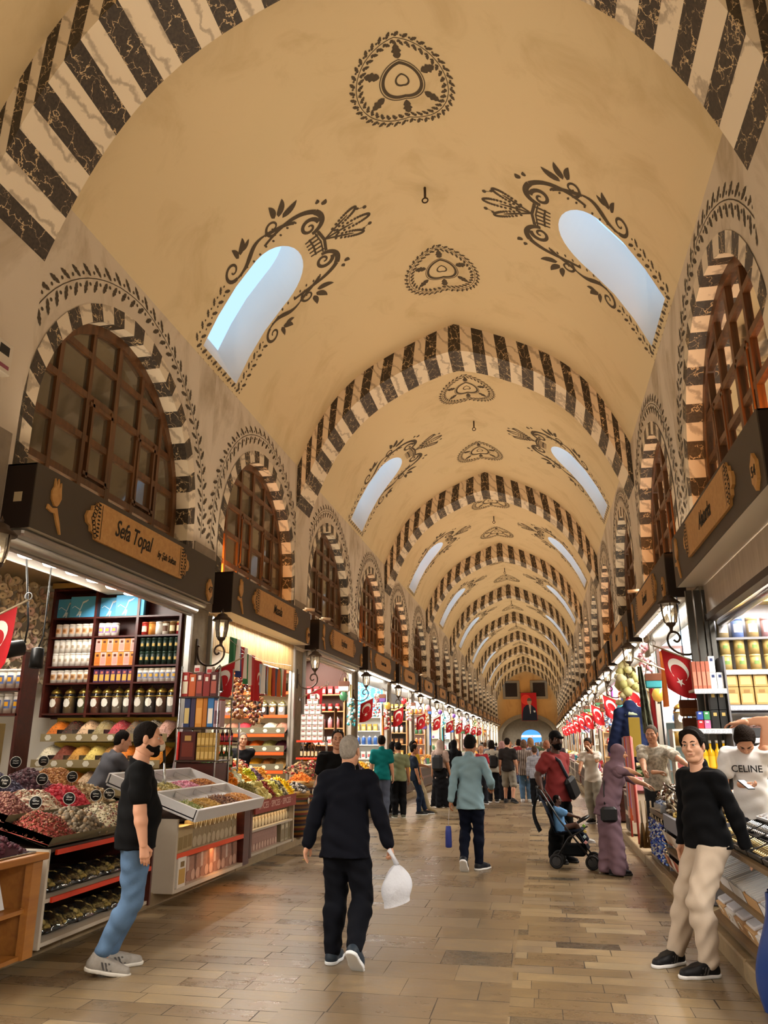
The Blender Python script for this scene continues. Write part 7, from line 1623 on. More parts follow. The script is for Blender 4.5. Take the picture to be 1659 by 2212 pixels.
# woman in mauve
MAUVE = '6c5660'
p5 = place('woman in mauve headscarf and long mauve dress reaching across the trinket stall', (.86, 11.42, 0), (.93, .3), ht=1.64, female=True, fat=1.25, pelvis=(0, -.02, .89), lean=.32, head=(-.2, -.1, 0), style='scarf', top=(MAUVE, 'long'), bottom=(MAUVE, 'skirt'), hands=[(1.38, 11.62, 1.1), (1.68, 11.3, 1.27)], elbows=[(-1, 0, -.5), (.6, -.3, -.6)], res=.012, hem=-.22, shoes=('17151a', '2a2a2a'), curl=(.5, .9))
def scarf(p, col, T, long=.0):
    S = SDF(); q = p['hs']; h = p['hpnt']; S.ell(h(0, -.014, .03), np.array((.09, .108, .1)) * q, .03, p['Rh']); S.ell(h(0, .0, -.06), np.array((.082, .09, .09)) * q, .04, p['Rh'])
    S.cone(h(0, -.04, -.08), p['neck'] + np.array((0, 0, -.04)), .075 * q, .12, .05); t = p['tp']
    for x in (-1, 1): S.cone(t(x * .06, 0, .48), t(x * .15, -.01, .42), .09, .075, .05)
    S.cone(t(0, -.07, .46), t(0, -.1, .3 - long), .1, .05, .05); S.cone(t(0, .06, .46), t(0, .1, .32), .09, .05, .05)
    S.sub(h(0, .125, -.015), .066 * q, .02); np_obj('headscarf', [S.mesh(.009, fold=.004, seed=5)], cloth(col), T)
scarf(p5, MAUVE, p5['T'])
def strap_bag(p, T, col='121214', side=1, lowz=-.18):
    t = p['tp']; MB().tube([tuple(t(-side * .12, .02, .5)), tuple(t(-side * .06, -.125, .4)), tuple(t(side * .05, -.14, .2)), tuple(t(side * .17, -.11, lowz + .12))], .011, cm(col, .5), 6).obj('bag_strap', T)
    b = MB(); c = Vector(t(side * .22, -.04, lowz)); b.box(c - Vector((.04, .11, .09)), c + Vector((.05, .11, .1)), cm(col, .5), None, .03); b.obj('shoulder_bag', T)
strap_bag(p5, p5['T'])
# vendor in patterned shirt
def m_pattern(name, c1, c2, scale=30, kind='blot'):
    m = bpy.data.materials.new(name); m.use_nodes = True; t = NT(m); b = t.n['Principled BSDF']; co = t.coord()
    if kind == 'blot': f = t.noise(co, scale, 3).outputs[0]; c = t.ramp(f, [(.42, c1), (.55, c2)])
    else:
        s = t.n.new('ShaderNodeSeparateXYZ'); t.l.new(co, s.inputs[0]); a = t.math('LESS_THAN', t.math('FRACT', t.math('MULTIPLY', s.outputs[0], scale)), .3)
        if kind == 'check': a = t.math('MAXIMUM', a, t.math('LESS_THAN', t.math('FRACT', t.math('MULTIPLY', s.outputs[2], scale)), .3))
        c = t.mix(a, c1, c2)
    t.l.new(c, b.inputs['Base Color']); b.inputs['Roughness'].default_value = .85; return m
p6 = place('grey haired vendor in pale patterned shirt leaning towards the woman in mauve', (1.66, 12.62, PZ), (-.2, -1), ht=1.76, skin='fair', fat=1.1, lean=.12, head=(-.2, -.2, 0), hair='5c564e', style='crop', top=('b0aa9c', 'short'), topmat=m_pattern('patterned_shirt', '8f8b80', 'b8b2a4', 26), bottom=('2a2c30', 'trousers'), hands=[(2.1, 12.0, 1.28), (1.42, 11.95, 1.1)], res=.013, face=True, beard=None, collar='a8a296', curl=(.7, .7))
# man with pushchair
p7 = place('bearded man in red T-shirt and black cap holding a pushchair', (.2, 12.35, 0), (.55, -.45), ht=1.8, skin='dark', fat=1.28, head=(-.35, 0, 0), hair='0d0a09', style='crop', beard='0a0808', top=('7c3030', 'loose'), bottom=('0d0e10', 'wide'), shoes=('16171a', '2a2a2c'), hands=[(.3, 12.45, .9), (-.03, 12.05, .98)], res=.013, face=True, hem=-.14, curl=(.5, .9))
S = SDF(); h = p7['hpnt']; q = p7['hs']; S.ell(h(0, -.012, .05), np.array((.086, .104, .088)) * q, .01, p7['Rh']); S.cut(h(0, 0, .042), p7['Rh'] @ np.array((0, 0, -1.))); S.cone(h(-.045, .09, .045), h(.045, .09, .045), .012 * q, .012 * q, .01); S.cone(h(-.03, .15, .036), h(.03, .15, .036), .01 * q, .01 * q, .04); S.cone(h(0, .09, .045), h(0, .15, .038), .02, .012, .04)
np_obj('cap', [S.mesh(.007)], cloth('0c0c0e'), p7['T'])
t = p7['tp']; MB().tube([tuple(t(.11, -.02, .52)), tuple(t(.09, .14, .42)), tuple(t(-.02, .175, .2)), tuple(t(-.1, .19, .06))], [.022, .024, .024, .02], cm('18202c', .6), 8).obj('sling_strap', p7['T']); b = MB(); c = Vector(t(-.08, .2, .06)); R_ = Matrix.Translation(c) @ Matrix.Rotation(.5, 4, 'Y'); b.box((-.11, -.05, -.17), (.11, .06, .15), cm('0f1014', .6), R_, .04); b.obj('sling_bag', p7['T'])
# pushchair and child: local x points along travel (towards the right of the picture)
pc = thing('pushchair', 'black folding pushchair with a child in it, in front of the man in red', 'pushchair', (.12, 11.92, 0), -.12); M_TYRE = cm('101012', .7); M_FR = cm('17181b', .35); M_NAVY = cloth('151b26')
for x, ys in ((.02, (-.2, .2)), (.5, (-.2, .2))):
    for y in ys:
        w = MB(); w.tube([(x + .078 * math.cos(a), y, .095 + .078 * math.sin(a)) for a in np.linspace(0, 2 * PI, 25)[:-1]], .018, M_TYRE, 8, closed=True); w = w.obj('wheel', pc); r = MB(); r.lathe([(.0, -.012), (.06, -.01), (.06, .01), (.0, .012)], cm('2a2b2e', .4), 12, Tm((x, y, .095), (PI / 2, 0, 0)), False); r.obj('hub', w)
for y in (-.2, .2): MB().tube([(.5, y, .12), (.1, y, .62), (-.14, y, 1.0), (-.2, y, 1.04)], .013, M_FR, 8).obj('frame_tube', pc); MB().tube([(.02, y, .12), (.2, y, .4), (.44, y, .52)], .012, M_FR, 8).obj('frame_tube', pc)
MB().tube([(-.2, -.2, 1.04), (-.22, 0, 1.045), (-.2, .2, 1.04)], .018, M_BLK, 8).obj('handle_bar', pc); MB().tube([(.34, -.2, .6), (.46, -.1, .66), (.48, 0, .67), (.46, .1, .66), (.34, .2, .6)], .02, M_BLK, 8).obj('bumper_bar', pc)
MB().grid(lambda u, v: (.02 + .32 * v, (u - .5) * .36, .46 - .05 * math.sin(PI * u) + .02 * v), 8, 6, M_NAVY).grid(lambda u, v: (.02 - .2 * v, (u - .5) * .36, .46 + .5 * v - .03 * math.sin(PI * u)), 8, 8, M_NAVY).grid(lambda u, v: (.34 + .12 * v, (u - .5) * .34, .47 - .22 * v), 6, 4, M_NAVY).obj('seat', pc)
MB().grid(lambda u, v: (-.2 - .08 * math.sin(PI * v), (u - .5) * .4 * (1 - .1 * math.sin(PI * v)), .95 - .5 * v), 8, 8, cloth('20262c')).obj('folded_hood', pc); MB().box((.1, -.17, .16), (.42, .17, .3), cloth('0e1013'), None, .03).obj('basket', pc)
for k, c in enumerate(('7aa83a', 'd8c070', 'b8d0d8', 'd89a9a')): MB().lathe([(.0, -.025), (.028, 0), (.0, .03)], cm(c), 8, Matrix.Translation((.42 + .012 * (k % 2), -.22, .56 - .07 * k))).obj('hanging_toy', pc)
ch = person('small child in blue shirt sitting in the pushchair', (.2, 11.9, .02), yaw_of(1, .05), ht=.92, skin='dark', pelvis=(0, .0, .49), lean=-.12, head=(-.2, .02, 0), hair='0d0a09', style='crop', top=('5a84b0', 'short'), bottom=('2a3040', 'trousers'), feet=[(-.07, .36, .3, 0, 0), (.07, .36, .3, 0, 0)], hands=[(-.1, .24, .62), (.1, .24, .64)], res=.009, face=True, shoes=('c8c8c8', 'e8e8e8'))
# man in light blue shirt walking away
p9 = place('man in light blue shirt walking away with a dangling blue bottle bag', (-1.0, 11.3, 0), (.05, 1), ht=1.74, skin='tan', fat=1.05, pelvis=(0, 0, .945), lean=.05, head=(-.15, -.22, 0), hair='1a1614', style='short', top=('7f9ca8', 'long'), bottom=('0c1120', 'slim'), collar='7f9ca8', shoes=('1c1f26', 'dadada'), feet=[(-.1, -.12, .06, 0, -.8), (.1, .16, 0, -.5, 0)], hands=[(-1.27, 11.2, .85), (-.72, 11.52, 1.06)], elbows=[None, (.5, -1, -.6)], res=.012, hem=-.17, curl=(.7, .8))
bb = thing('bottle_bag', 'blue bottle shaped bag dangling on a cord beside the light blue shirt', 'bag', (-1.3, 11.18, .3)); MB().lathe([(.03, 0), (.044, .01), (.042, .2), (.034, .27)], cm('2c3a86', .6), 14).obj('sleeve', bb); MB().tube([(0, 0, .27), (.01, 0, .42), (.02, .01, .5)], .003, cm('d8d8e0'), 4).obj('cord', bb)
# people of the left stalls
place('man in grey T-shirt bending over behind the bearded man', (-5.28, 9.15, PZ), (.6, .8), ht=1.7, skin='fair', lean=.45, pelvis=(0, -.12, .92), head=(-.3, -.2, 0), hair='1a1512', style='crop', top=('54545a', 'short'), bottom=('2a2c30', 'trousers'), hands=[(-5.0, 9.6, 1.2), (-4.75, 9.5, 1.15)], res=.014, fat=1.15)
p11 = place('grey haired vendor in black printed T-shirt standing behind the dried fruit', (-5.42, 14.05, PZ), (.45, -.9), ht=1.68, skin='fair', hair='6a645c', style='crop', top=('101013', 'short'), bottom=('22242a', 'trousers'), res=.012, face=True, head=(.1, -.05, 0), hands=[(-5.7, 13.75, .98), (-5.0, 13.8, 1.0)])
for k in range(5): 
    c = p11['tp'](-.06 + .03 * k, .122, .17 + .01 * k); MB().box((-.009, -.003, -.06), (.009, .003, .06), cm('c8c8d0' if k < 3 else '3a6ab0'), Matrix.Translation(Vector(c)) @ Matrix.Rotation(.5, 4, 'Y')).obj('printed_stroke', p11['T'])
MB().box((-.07, -.003, -.01), (.07, .003, .01), cm('c8c8d0'), Matrix.Translation(Vector(p11['tp'](0, .124, .3)))).obj('printed_line', p11['T'])
p12 = place('man in black T-shirt with sunglasses pushed up on his head, beyond the navy jacket', (-2.82, 11.0, 0), (.25, -.97), ht=1.82, skin='fair', fat=1.25, hair='2a2420', style='crop', top=('0c0c0d', 'loose'), bottom=('1a1b20', 'trousers'), res=.014, face=True, head=(0, -.1, 0))
h = p12['hpnt']; g = MB()
for x in (-1, 1): g.lathe([(.0, .0), (.022, .002), (.024, .006)], cm('101014', .1), 12, Matrix.Translation(Vector(h(x * .034, .075, .105))) @ Matrix([list(r) for r in p12['Rh']]).to_4x4() @ Matrix.Rotation(-.6, 4, 'X'), True)
g.tube([tuple(h(-.08, .0, .07)), tuple(h(-.058, .075, .105)), tuple(h(.058, .075, .105)), tuple(h(.08, .0, .07))], .003, cm('101014', .1), 5).obj('sunglasses', p12['T'])
place('vendor in mustard shirt bending in the third left shop', (-5.2, 17.0, PZ), (1, -.3), ht=1.7, skin='tan', lean=.8, pelvis=(0, -.1, .92), hair='1a1512', top=('c08a22', 'short'), bottom=('3a4a34', 'trousers'), hands=[(-4.5, 17.0, 1.05), (-4.5, 16.75, 1.05)], res=.016, head=(0, .3, 0))
place('man in teal polo shirt and grey jeans seen from behind', (-3.62, 18.2, 0), (-.2, 1), ht=1.8, skin='fair', hair='15110f', top=('0f6a6c', 'short'), bottom=('50586a', 'trousers'), collar='0f6a6c', res=.015, shoes=('22262e', 'd0d0d0'), hem=-.12, fat=1.05)
place('man in sage green shirt and black trousers seen from behind', (-3.3, 18.65, 0), (-.3, 1), ht=1.66, skin='tan', hair='120f0d', top=('7c8466', 'short'), bottom=('0e0f12', 'trousers'), res=.015, shoes=('55574a', 'b8b8ae'), head=(.3, -.25, 0), fat=1.05, hands=[(-3.45, 18.95, 1.1), None])
place('dark haired woman with a bun beyond the man in teal', (-3.62, 19.6, 0), (.4, 1), ht=1.66, female=True, skin='fair', hair='100d0c', style='bob', top=('15161a', 'short'), bottom=('1a1b20', 'trousers'), res=.016)
place('bearded man in mustard T-shirt and beige trousers leaning on a stall', (-3.12, 20.15, 0), (.75, -.3), ht=1.72, skin='tan', hair='120e0c', style='thick', beard='14100d', top=('b8922a', 'short'), bottom=('94876c', 'trousers'), res=.014, feet=[(-.12, .32, 0, 0, 0), (.1, .22, 0, 0, 0)], pelvis=(0, -.05, .88), lean=-.08, shoes=('8a7c5c', '5a4c34'), hands=[None, (-2.9, 20.2, 1.1)], head=(-.5, 0, 0))
place('young man in dark jeans and black trainers beyond the man in sage green', (-3.05, 19.55, 0), (.6, .2), ht=1.6, skin='tan', hair='14100d', top=('1c2430', 'short'), bottom=('1a2436', 'slim'), res=.016, shoes=('15161a', 'd8d8d8'), feet=[(-.1, .3, 0, 0, 0), (.1, .1, 0, 0, 0)], lean=-.1)
p18 = place('woman in beige headscarf and black skirt carrying a black backpack', (-2.72, 21.8, 0), (.25, 1), ht=1.72, female=True, style='scarf', top=('9a867c', 'loose'), bottom=('0c0c0f', 'skirt'), res=.016, hem=-.2, fat=1.1)
scarf(p18, '9a867c', p18['T'], .1)
def backpack(p, T, col='14161a', s=1.0):
    t = p['tp']; b = MB(); Rm = Matrix.Translation(Vector(t(0, -.22, .22))) @ Matrix([list(r) for r in p['Rt']]).to_4x4(); b.box((-.15 * s, -.08, -.2 * s), (.15 * s, .08, .2 * s), cm(col, .7), Rm, .06); b.obj('backpack', T)
    for x in (-1, 1): MB().tube([tuple(t(x * .09, -.13, .42)), tuple(t(x * .1, .0, .54)), tuple(t(x * .12, .12, .42))], .016, cm(col, .7), 6).obj('strap', T)
backpack(p18, p18['T'])
p19 = place('woman in black headscarf and long black dress beside the beige headscarf', (-2.4, 22.4, 0), (-.1, 1), ht=1.72, female=True, style='scarf', top=('0b0b0e', 'long'), bottom=('0b0b0e', 'skirt'), res=.018, hem=-.2); scarf(p19, '0b0b0e', p19['T'], .1)
place('dark haired woman in white top with a dark strap walking towards the camera', (-2.05, 22.9, 0), (.1, -1), ht=1.68, female=True, skin='fair', hair='3a261a', style='bob', top=('c8c4c0', 'vest'), bottom=('3a3c44', 'trousers'), res=.017)
place('grey haired woman in red top half hidden by the man in light blue', (-1.72, 23.3, 0), (.2, -1), ht=1.6, female=True, skin='fair', hair='8a8680', style='bob', top=('9a2a34', 'short'), bottom=('2a2c34', 'trousers'), res=.018)
p22 = place('dark haired woman in pale jacket with a black shoulder bag', (-1.45, 24.0, 0), (-.2, 1), ht=1.7, female=True, skin='fair', hair='1c1411', style='bob', top=('a8a294', 'jacket'), bottom=('15161a', 'trousers'), res=.017); backpack(p22, p22['T'], '121214', .9)
place('woman in pink headscarf and black dress near the middle of the crowd', (-1.2, 25.0, 0), (.1, 1), ht=1.68, female=True, style='bob', hair='a8807c', top=('15151a', 'long'), bottom=('0e0e12', 'skirt'), res=.019)
place('man in charcoal T-shirt and grey shorts walking away', (-.98, 23.75, 0), (.12, 1), ht=1.78, skin='fair', hair='1e1814', style='crop', top=('2a2625', 'short'), bottom=('8a8478', 'shorts'), res=.015, shoes=('1a1a1c', '3a3a3a'), feet=[(-.12, .1, 0, 0, 0), (.14, -.14, .02, -.5, -.2)], hem=-.1)
place('woman in striped shirt and blue jeans walking away', (-.52, 24.4, 0), (0, 1), ht=1.72, female=True, hair='6a5240', style='bob', top=('a89a8c', 'loose'), topmat=m_pattern('striped_shirt', '5a4c48', 'b8aea0', 18, 'stripe'), bottom=('5a7a9a', 'trousers'), res=.017, hem=-.2, shoes=('d8d8d8', 'e8e8e8'))
place('fair haired woman in blue grey T-shirt in the middle of the crowd', (-.32, 24.9, 0), (0, 1), ht=1.78, female=True, hair='8a6a48', style='bob', top=('656a7c', 'short'), bottom=('4a4c54', 'trousers'), res=.017)
place('short person in checked shirt and black trousers walking away', (-.2, 22.9, 0), (.05, 1), ht=1.55, skin='tan', hair='4a3a30', style='short', top=('6a6c78', 'long'), topmat=m_pattern('checked_shirt', '565a68', 'a8a8b0', 40, 'check'), bottom=('121215', 'trousers'), res=.015, feet=[(-.09, .06, 0, 0, 0), (.12, -.16, .05, 0, -.6)], hem=-.14)
place('person in pale pink top at the right of the crowd', (.15, 24.2, 0), (0, 1), ht=1.7, female=True, hair='8a5a44', style='bob', top=('c0a89c', 'short'), bottom=('2c2e36', 'trousers'), res=.019)
place('tall person in dark clothes with grey black hair behind the man in red', (.4, 23.0, 0), (0, 1), ht=1.8, hair='24262a', style='short', top=('3a3438', 'short'), bottom=('1c1d22', 'trousers'), res=.019)
place('vendor in white T-shirt with a hand to his face leaning over a right hand stall', (1.06, 18.2, 0), (-.5, -1), ht=1.76, skin='tan', hair='2a201a', style='crop', beard='3a2c24', top=('c4bcb2', 'short'), bottom=('8a8478', 'trousers'), res=.014, face=True, lean=.12, head=(.1, -.35, 0), hands=[(1.02, 17.85, 1.5), (.75, 17.75, 1.0)], elbows=[(-.6, .6, -1), None])
RC = random.Random(21); TOPS = [('dark blue', '27304a'), ('white', 'c4c0bc'), ('grey', '6a6a70'), ('black', '131316'), ('red', '8a2c30'), ('brown', '5a4434'), ('green', '4a5a44'), ('cream', 'b8ac98')]; HCOL = [('dark haired', '16120f'), ('brown haired', '4a3424'), ('grey haired', '7a7670'), ('fair haired', '8f7450')]
protos = []
for k in range(8):
    tn, tc = TOPS[k]; hn, hc_ = HCOL[k % 4]
    protos.append((person('x', (0, 60 + k, 0), 0 if k % 3 else PI, ht=1.66 + .03 * (k % 5), female=k % 2 == 0, skin=('fair', 'tan', 'olive')[k % 3], hair=hc_, style='bob' if k % 2 == 0 else 'short', top=(tc, ('short', 'long')[k % 2]), bottom=(('1c1d24', '3a4660', '6a6456')[k % 3], 'trousers'), res=.024)['T'], hn, tn))
seen = set(); cnt = {}
for k in range(34):
    y = 26 + 1.95 * k ** 1.04; x = -3.4 + 4.1 * ((k * .618 + .13) % 1) * (1 if y < 60 else 1); T, hn, tn = protos[k % 8]
    where = 'in the near part of the far crowd' if k < 12 else 'halfway down the hall' if k < 24 else 'towards the far gate'
    lb = '%s person in %s top %s' % (hn, tn, where)
    o = T if k < 8 else dup(T); o.location = (x, y, 0); o.rotation_euler.z = (0 if RC.random() < .65 else PI) + RC.uniform(-.4, .4); o['label'] = lb; o['group'] = 'far crowd, %s in %s' % (hn, tn)
# ================================================================== the other shops along both sides
def flat_item(kind, w, d, h, col, col2=None):
    """small single mesh article for the farther shelves"""
    b = MB(); m = cm(col, .45); m2 = cm(col2, .5) if col2 else m
    if kind == 'box': b.box((-w / 2, -d / 2, 0), (w / 2, d / 2, h), m, None, .004).box((-w * .36, -d / 2 - .002, h * .2), (w * .36, -d / 2, h * .65), m2)
    elif kind == 'tin': b.lathe([(w / 2, 0), (w / 2, h * .86), (w / 2.2, h)], m, 12).lathe([(w / 1.97, h * .3), (w / 1.97, h * .62)], m2, 12, None, True, False)
    elif kind == 'jar': b.lathe([(w / 2, 0), (w / 2, h * .72), (w / 3, h * .78)], m, 12).lathe([(w / 2.6, h * .76), (w / 3, h * .86), (w / 9, h * .92), (w / 12, h)], m2, 10)
    elif kind == 'bottle': b.lathe([(w / 2, 0), (w / 2, h * .58), (w / 6, h * .72), (w / 6, h)], m, 10).lathe([(w / 1.95, h * .12), (w / 1.95, h * .45)], m2, 10, None, True, False)
    elif kind == 'plate': b.lathe([(w * .2, .0), (w * .5, .03), (w * .48, .035), (.001, .012)], m, 16, Tm((0, 0, w / 2), (PI / 2 - .2, 0, 0))).lathe([(w * .3, .02), (.001, .02)], m2, 12, Tm((0, -.005, w / 2), (PI / 2 - .2, 0, 0)))
    elif kind == 'mug': b.lathe([(w / 2.6, 0), (w / 2, h * .4), (w / 2.3, h), (w / 2.6, h), (w / 2.6, h * .3)], m, 12).tube([(w / 2, 0, h * .25), (w * .75, 0, h * .4), (w * .72, 0, h * .7), (w / 2.1, 0, h * .8)], .008, m2, 5)
    return b
PAL = [('red', 'a82a2c', 'e0d0c0'), ('white', 'd0ccc8', 'b05a5a'), ('gold', 'b08a3c', 'd8c080'), ('blue', '2f5aa0', 'd0d8e8'), ('pink', 'c88a94', 'e8d8d8'), ('green', '3c6a48', 'c8b878'), ('orange', 'c86a28', 'e8c090'), ('purple', '5a3a78', 'c0a8d0'), ('brown', '6a4426', 'b0885a'), ('turquoise', '2f8a94', 'd8e8e8')]
KN = {'box': 'box', 'tin': 'tin', 'jar': 'jar', 'bottle': 'bottle', 'plate': 'plate', 'mug': 'mug'}
THEME = {  # (side, index): wall colour, shelf colour, kinds, palette indices
 (-1, 2): ('4a2c22', 'b0885a', ('box', 'box', 'jar', 'tin'), (0, 1, 4, 0), 'dark brown'), (-1, 3): ('c8d0d4', 'd8d8d4', ('box', 'jar', 'box', 'tin'), (1, 3, 2, 9), 'white'), (-1, 4): ('2a2624', 'b0885a', ('box', 'box', 'jar', 'tin'), (2, 8, 1, 2), 'dark'), (1, 1): ('a8c8d8', 'd8dce0', ('box', 'jar', 'mug', 'tin'), (1, 2, 3, 1), 'pale blue'), (1, 2): ('c8b8a0', 'c8b48a', ('bottle', 'box', 'plate', 'mug'), (6, 4, 2, 8), 'cream'), (1, 3): ('d8d0d8', 'c03aa8', ('bottle', 'box', 'mug', 'plate'), (6, 1, 4, 7), 'pale pink')}
FITEM = {}
def fitem(kind, p):
    if (kind, p) not in FITEM: FITEM[kind, p] = flat_item(kind, *{'box': (.14, .12, .22), 'tin': (.12, .12, .2), 'jar': (.13, .13, .3), 'bottle': (.07, .07, .3), 'plate': (.24, .05, .24), 'mug': (.1, .1, .12)}[kind], PAL[p][1], PAL[p][2]).mesh(KN[kind])
    return FITEM[kind, p]
def put(name, me, loc, rz, label, cat, group):
    o = bpy.data.objects.new(name, me); COL.objects.link(o); o.location = loc; o.rotation_euler.z = rz; return tag(o, label, cat, group)
rf = random.Random(99)
for sg, side in ((-1, 'left'), (1, 'right')):
    for i in range(2 if sg < 0 else 1, 15):
        Yf = PIER0 + PITCH * (i + 1) - .12; Yn = PIER0 + PITCH * i + .12; wall, shelf, kinds, pal, wn_ = THEME.get((sg, i), (rf.choice(['cfc6b4', 'b8c4cc', 'd8c8b0', '8a6a4a', 'c8b8c0']), rf.choice(['b0885a', 'd8d4cc', '7a4a2a']), tuple(rf.choices(list(KN), k=4)), tuple(rf.randrange(10) for _ in range(4)), 'lit'))
        who = 'the %s %s shop' % (ordw[i], side); near = i < 6
        xa = XA + sg * (HW + .14); xb = XA + sg * (HW + 2.0); x0, x1 = min(xa, xb), max(xa, xb)
        t = thing('shelving_unit', 'stocked shelves on the %s end wall of %s' % (wn_, who), 'shelf', (0, 0, 0)); MB().box((x0, Yf - .03, .9), (x1, Yf - .01, 3.9), cm(wall, .6)).obj('back_panel', t); MS = cm(shelf, .45); LV = (1.15, 1.6, 2.05) if (sg, i) == (1, 1) else (1.15, 1.6, 2.05, 2.5) if (sg, i) == (-1, 3) else (1.15, 1.6, 2.05, 2.5, 2.95) if near else (1.3, 1.9, 2.5)
        for z in LV: MB().box((x0, Yf - .3, z - .03), (x1, Yf - .03, z), MS).obj('shelf_board', t)
        for x in (x0, x1): MB().box((x - .02, Yf - .31, .9), (x + .02, Yf - .03, LV[-1] + .45), MS).obj('upright', t)
        n = 8 if near else 4
        for li, z in enumerate(LV):
            k = kinds[li % 4]; p = pal[li % 4]; me = fitem(k, p)
            for j in range(n if k != 'plate' else n * 2 // 3):
                m = n if k != 'plate' else n * 2 // 3
                put(KN[k], me, (x0 + .12 + (x1 - x0 - .24) * (j + .5) / m, Yf - .17, z + .001), 0, '%s %s on the %s shelf of %s' % (PAL[p][0], KN[k], ['lowest', 'second', 'third', 'fourth', 'fifth'][li], who), KN[k], '%s %ss in %s' % (PAL[p][0], KN[k], who))
        # counter along the aisle
        kx = (KL - .06) if sg < 0 else (KR + .06); cx0, cx1 = sorted((kx, kx + sg * .75)); wood = rf.choice([M_OAK, M_BROWN, M_WPANEL, M_GREY]); ya, yb = Yn + (.35 if (sg, i) != (1, 1) else 3.3), Yf - (.35 if (sg, i) != (1, 1) else 1.0)
        t = thing('counter', 'goods counter along the aisle before %s' % who, 'counter', (0, 0, 0)); MB().box((cx0, ya, PZ + .02), (cx1, yb, .82), wood, None, .01).obj('body', t)
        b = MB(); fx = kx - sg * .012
        for q in range(2): b.box((min(fx, kx), ya + .06, .2 + .32 * q), (max(fx, kx), yb - .06, .44 + .32 * q), M_BROWND)  # flat dark panels on the front, standing in for shaded recesses
        b.obj('dark_front_panel', t); MB().box((cx0 - .02, ya - .02, .82), (cx1 + .02, yb + .02, .86), M_WPANEL if wood is not M_WPANEL else M_BROWN).obj('top', t)
        m = 6 if near else 3; hp = [rf.choice([['8a2a2c', 'c8b088', '5a4a30'], ['c0862c', 'a8702c', 'd8a850'], ['5a6a38', '8a8a4c', '3c4a24'], ['3a2a38', '6a4a54'], ['c8bc98', 'a89870', 'd8d0b8'], ['d8a020', 'e0c050']]) for _ in range(m)]
        nuts = (sg < 0 and i % 3 != 1) or (sg > 0 and i % 3 == 2)
        for j in range(m):
            y = ya + (yb - ya) * (j + .5) / m; xc = (cx0 + cx1) / 2
            if nuts: heap('%s heap of dried goods, %s along the counter of %s' % (['red and cream', 'amber', 'green', 'dark purple', 'pale', 'yellow'][[['8a2a2c', 'c8b088', '5a4a30'], ['c0862c', 'a8702c', 'd8a850'], ['5a6a38', '8a8a4c', '3c4a24'], ['3a2a38', '6a4a54'], ['c8bc98', 'a89870', 'd8d0b8'], ['d8a020', 'e0c050']].index(hp[j])], ordw[j], who), (xc, y, .865), (yb - ya) / m * .95, .7, .2, rf.choice(['nut', 'slab']), .04, 90 if near else 40, hp[j], i * 20 + j, .25, PI / 2 if sg < 0 else -PI / 2, 'goods_heap', 'dried food')
            else:
                for q in range(2):
                    k = rf.choice(['box', 'mug', 'plate', 'bottle', 'tin']); p = rf.randrange(10); put(KN[k], fitem(k, p), (xc + (q - .5) * .34, y, .861), PI / 2 if sg < 0 else -PI / 2, '%s %s on the counter of %s' % (PAL[p][0], KN[k], who), KN[k], '%s %ss on the counter of %s' % (PAL[p][0], KN[k], who))
        # goods hanging at the front near the far pier
        if i < 13:
            for j in range(5 if near else 3):
                y = Yf - .3 - .42 * j; x = XA + sg * (HW - .05 - .12 * (j % 2)); z = 2.5 + .35 * ((j * 7 + i) % 3); p = rf.randrange(10); k = (i + j + (sg > 0)) % 4
                if k == 0:
                    t = thing('hanging_lamp', '%s glass mosaic lamp hanging at the front of %s' % (PAL[p][0], who), 'lamp', (x, y, z), 0, '%s mosaic lamps of %s' % (PAL[p][0], who)); MB().lathe([(.02, -.13), (.09, -.09), (.115, 0), (.08, .09), (.03, .11)], mat('mosaic_' + PAL[p][1], PAL[p][1], .2, emit=.6), 14).obj('glass_globe', t); MB().tube([(0, 0, .11), (0, 0, 3.62 - z)], .006, M_IRON, 5).obj('chain', t); MB().lathe([(.03, -.16), (.02, -.13)], M_IRON, 10).obj('cap', t)
                elif k == 1: handbag('%s bag hanging at the front of %s' % (PAL[p][0], who), (x, y, z), PAL[p][1], 1.3)
                elif k == 2:
                    t = thing('scarf', '%s scarf hanging at the front of %s' % (PAL[p][0], who), 'scarf', (x, y, z), 0, '%s scarves of %s' % (PAL[p][0], who)); MB().grid(lambda u, v: (.03 * math.sin(u * 9 + v * 2), (u - .5) * .22 * (1 + .25 * v), -v * .95), 8, 10, cm(PAL[p][1], .8)).obj('cloth', t); MB().tube([(0, -.16, .0), (0, .16, 0)], .01, M_IRON, 5).obj('hanger', t)
                else: garland_bunch('%s bunch of hanging goods, %s from the far pier of %s' % (PAL[p][0], ordw[j], who), (x, y, z + .3), .7, .12, [PAL[p][1], PAL[p][2]], 60, 'nut', .045, i * 9 + j)
# special pieces: blue star lattice, framed pictures, gourds, robe, camouflage flag
def star_lattice(b, w, h):
    o = Orn(); s = .36
    for a in range(int(w / s) + 1):
        for c in range(int(h / s) + 1):
            x, z = a * s, c * s
            for q in range(6): t = q * PI / 3; o.strip([(x + .05 * math.cos(t), z + .05 * math.sin(t)), (x + .19 * math.cos(t), z + .19 * math.sin(t))], .02)
            o.strip([(x + .12 * math.cos(q * PI / 3 + PI / 6), z + .12 * math.sin(q * PI / 3 + PI / 6)) for q in range(7)], .018)
    return o
t = thing('lattice_panel', 'bright blue panel with a white star lattice in the fourth left shop', 'panel', (0, PIER0 + PITCH * 4 - .2, 0)); MB().box((-6.9, 0, 2.75), (-5.25, .03, 3.85), mat('lit_blue_panel', '2f8fd0', .4, emit=.5)).obj('panel', t)
star_lattice(None, 1.6, 1.05).mapped(lambda x, z: (-6.88 + x, -.006, 2.78 + z), 'lattice', t, cm('e8f0f4'))
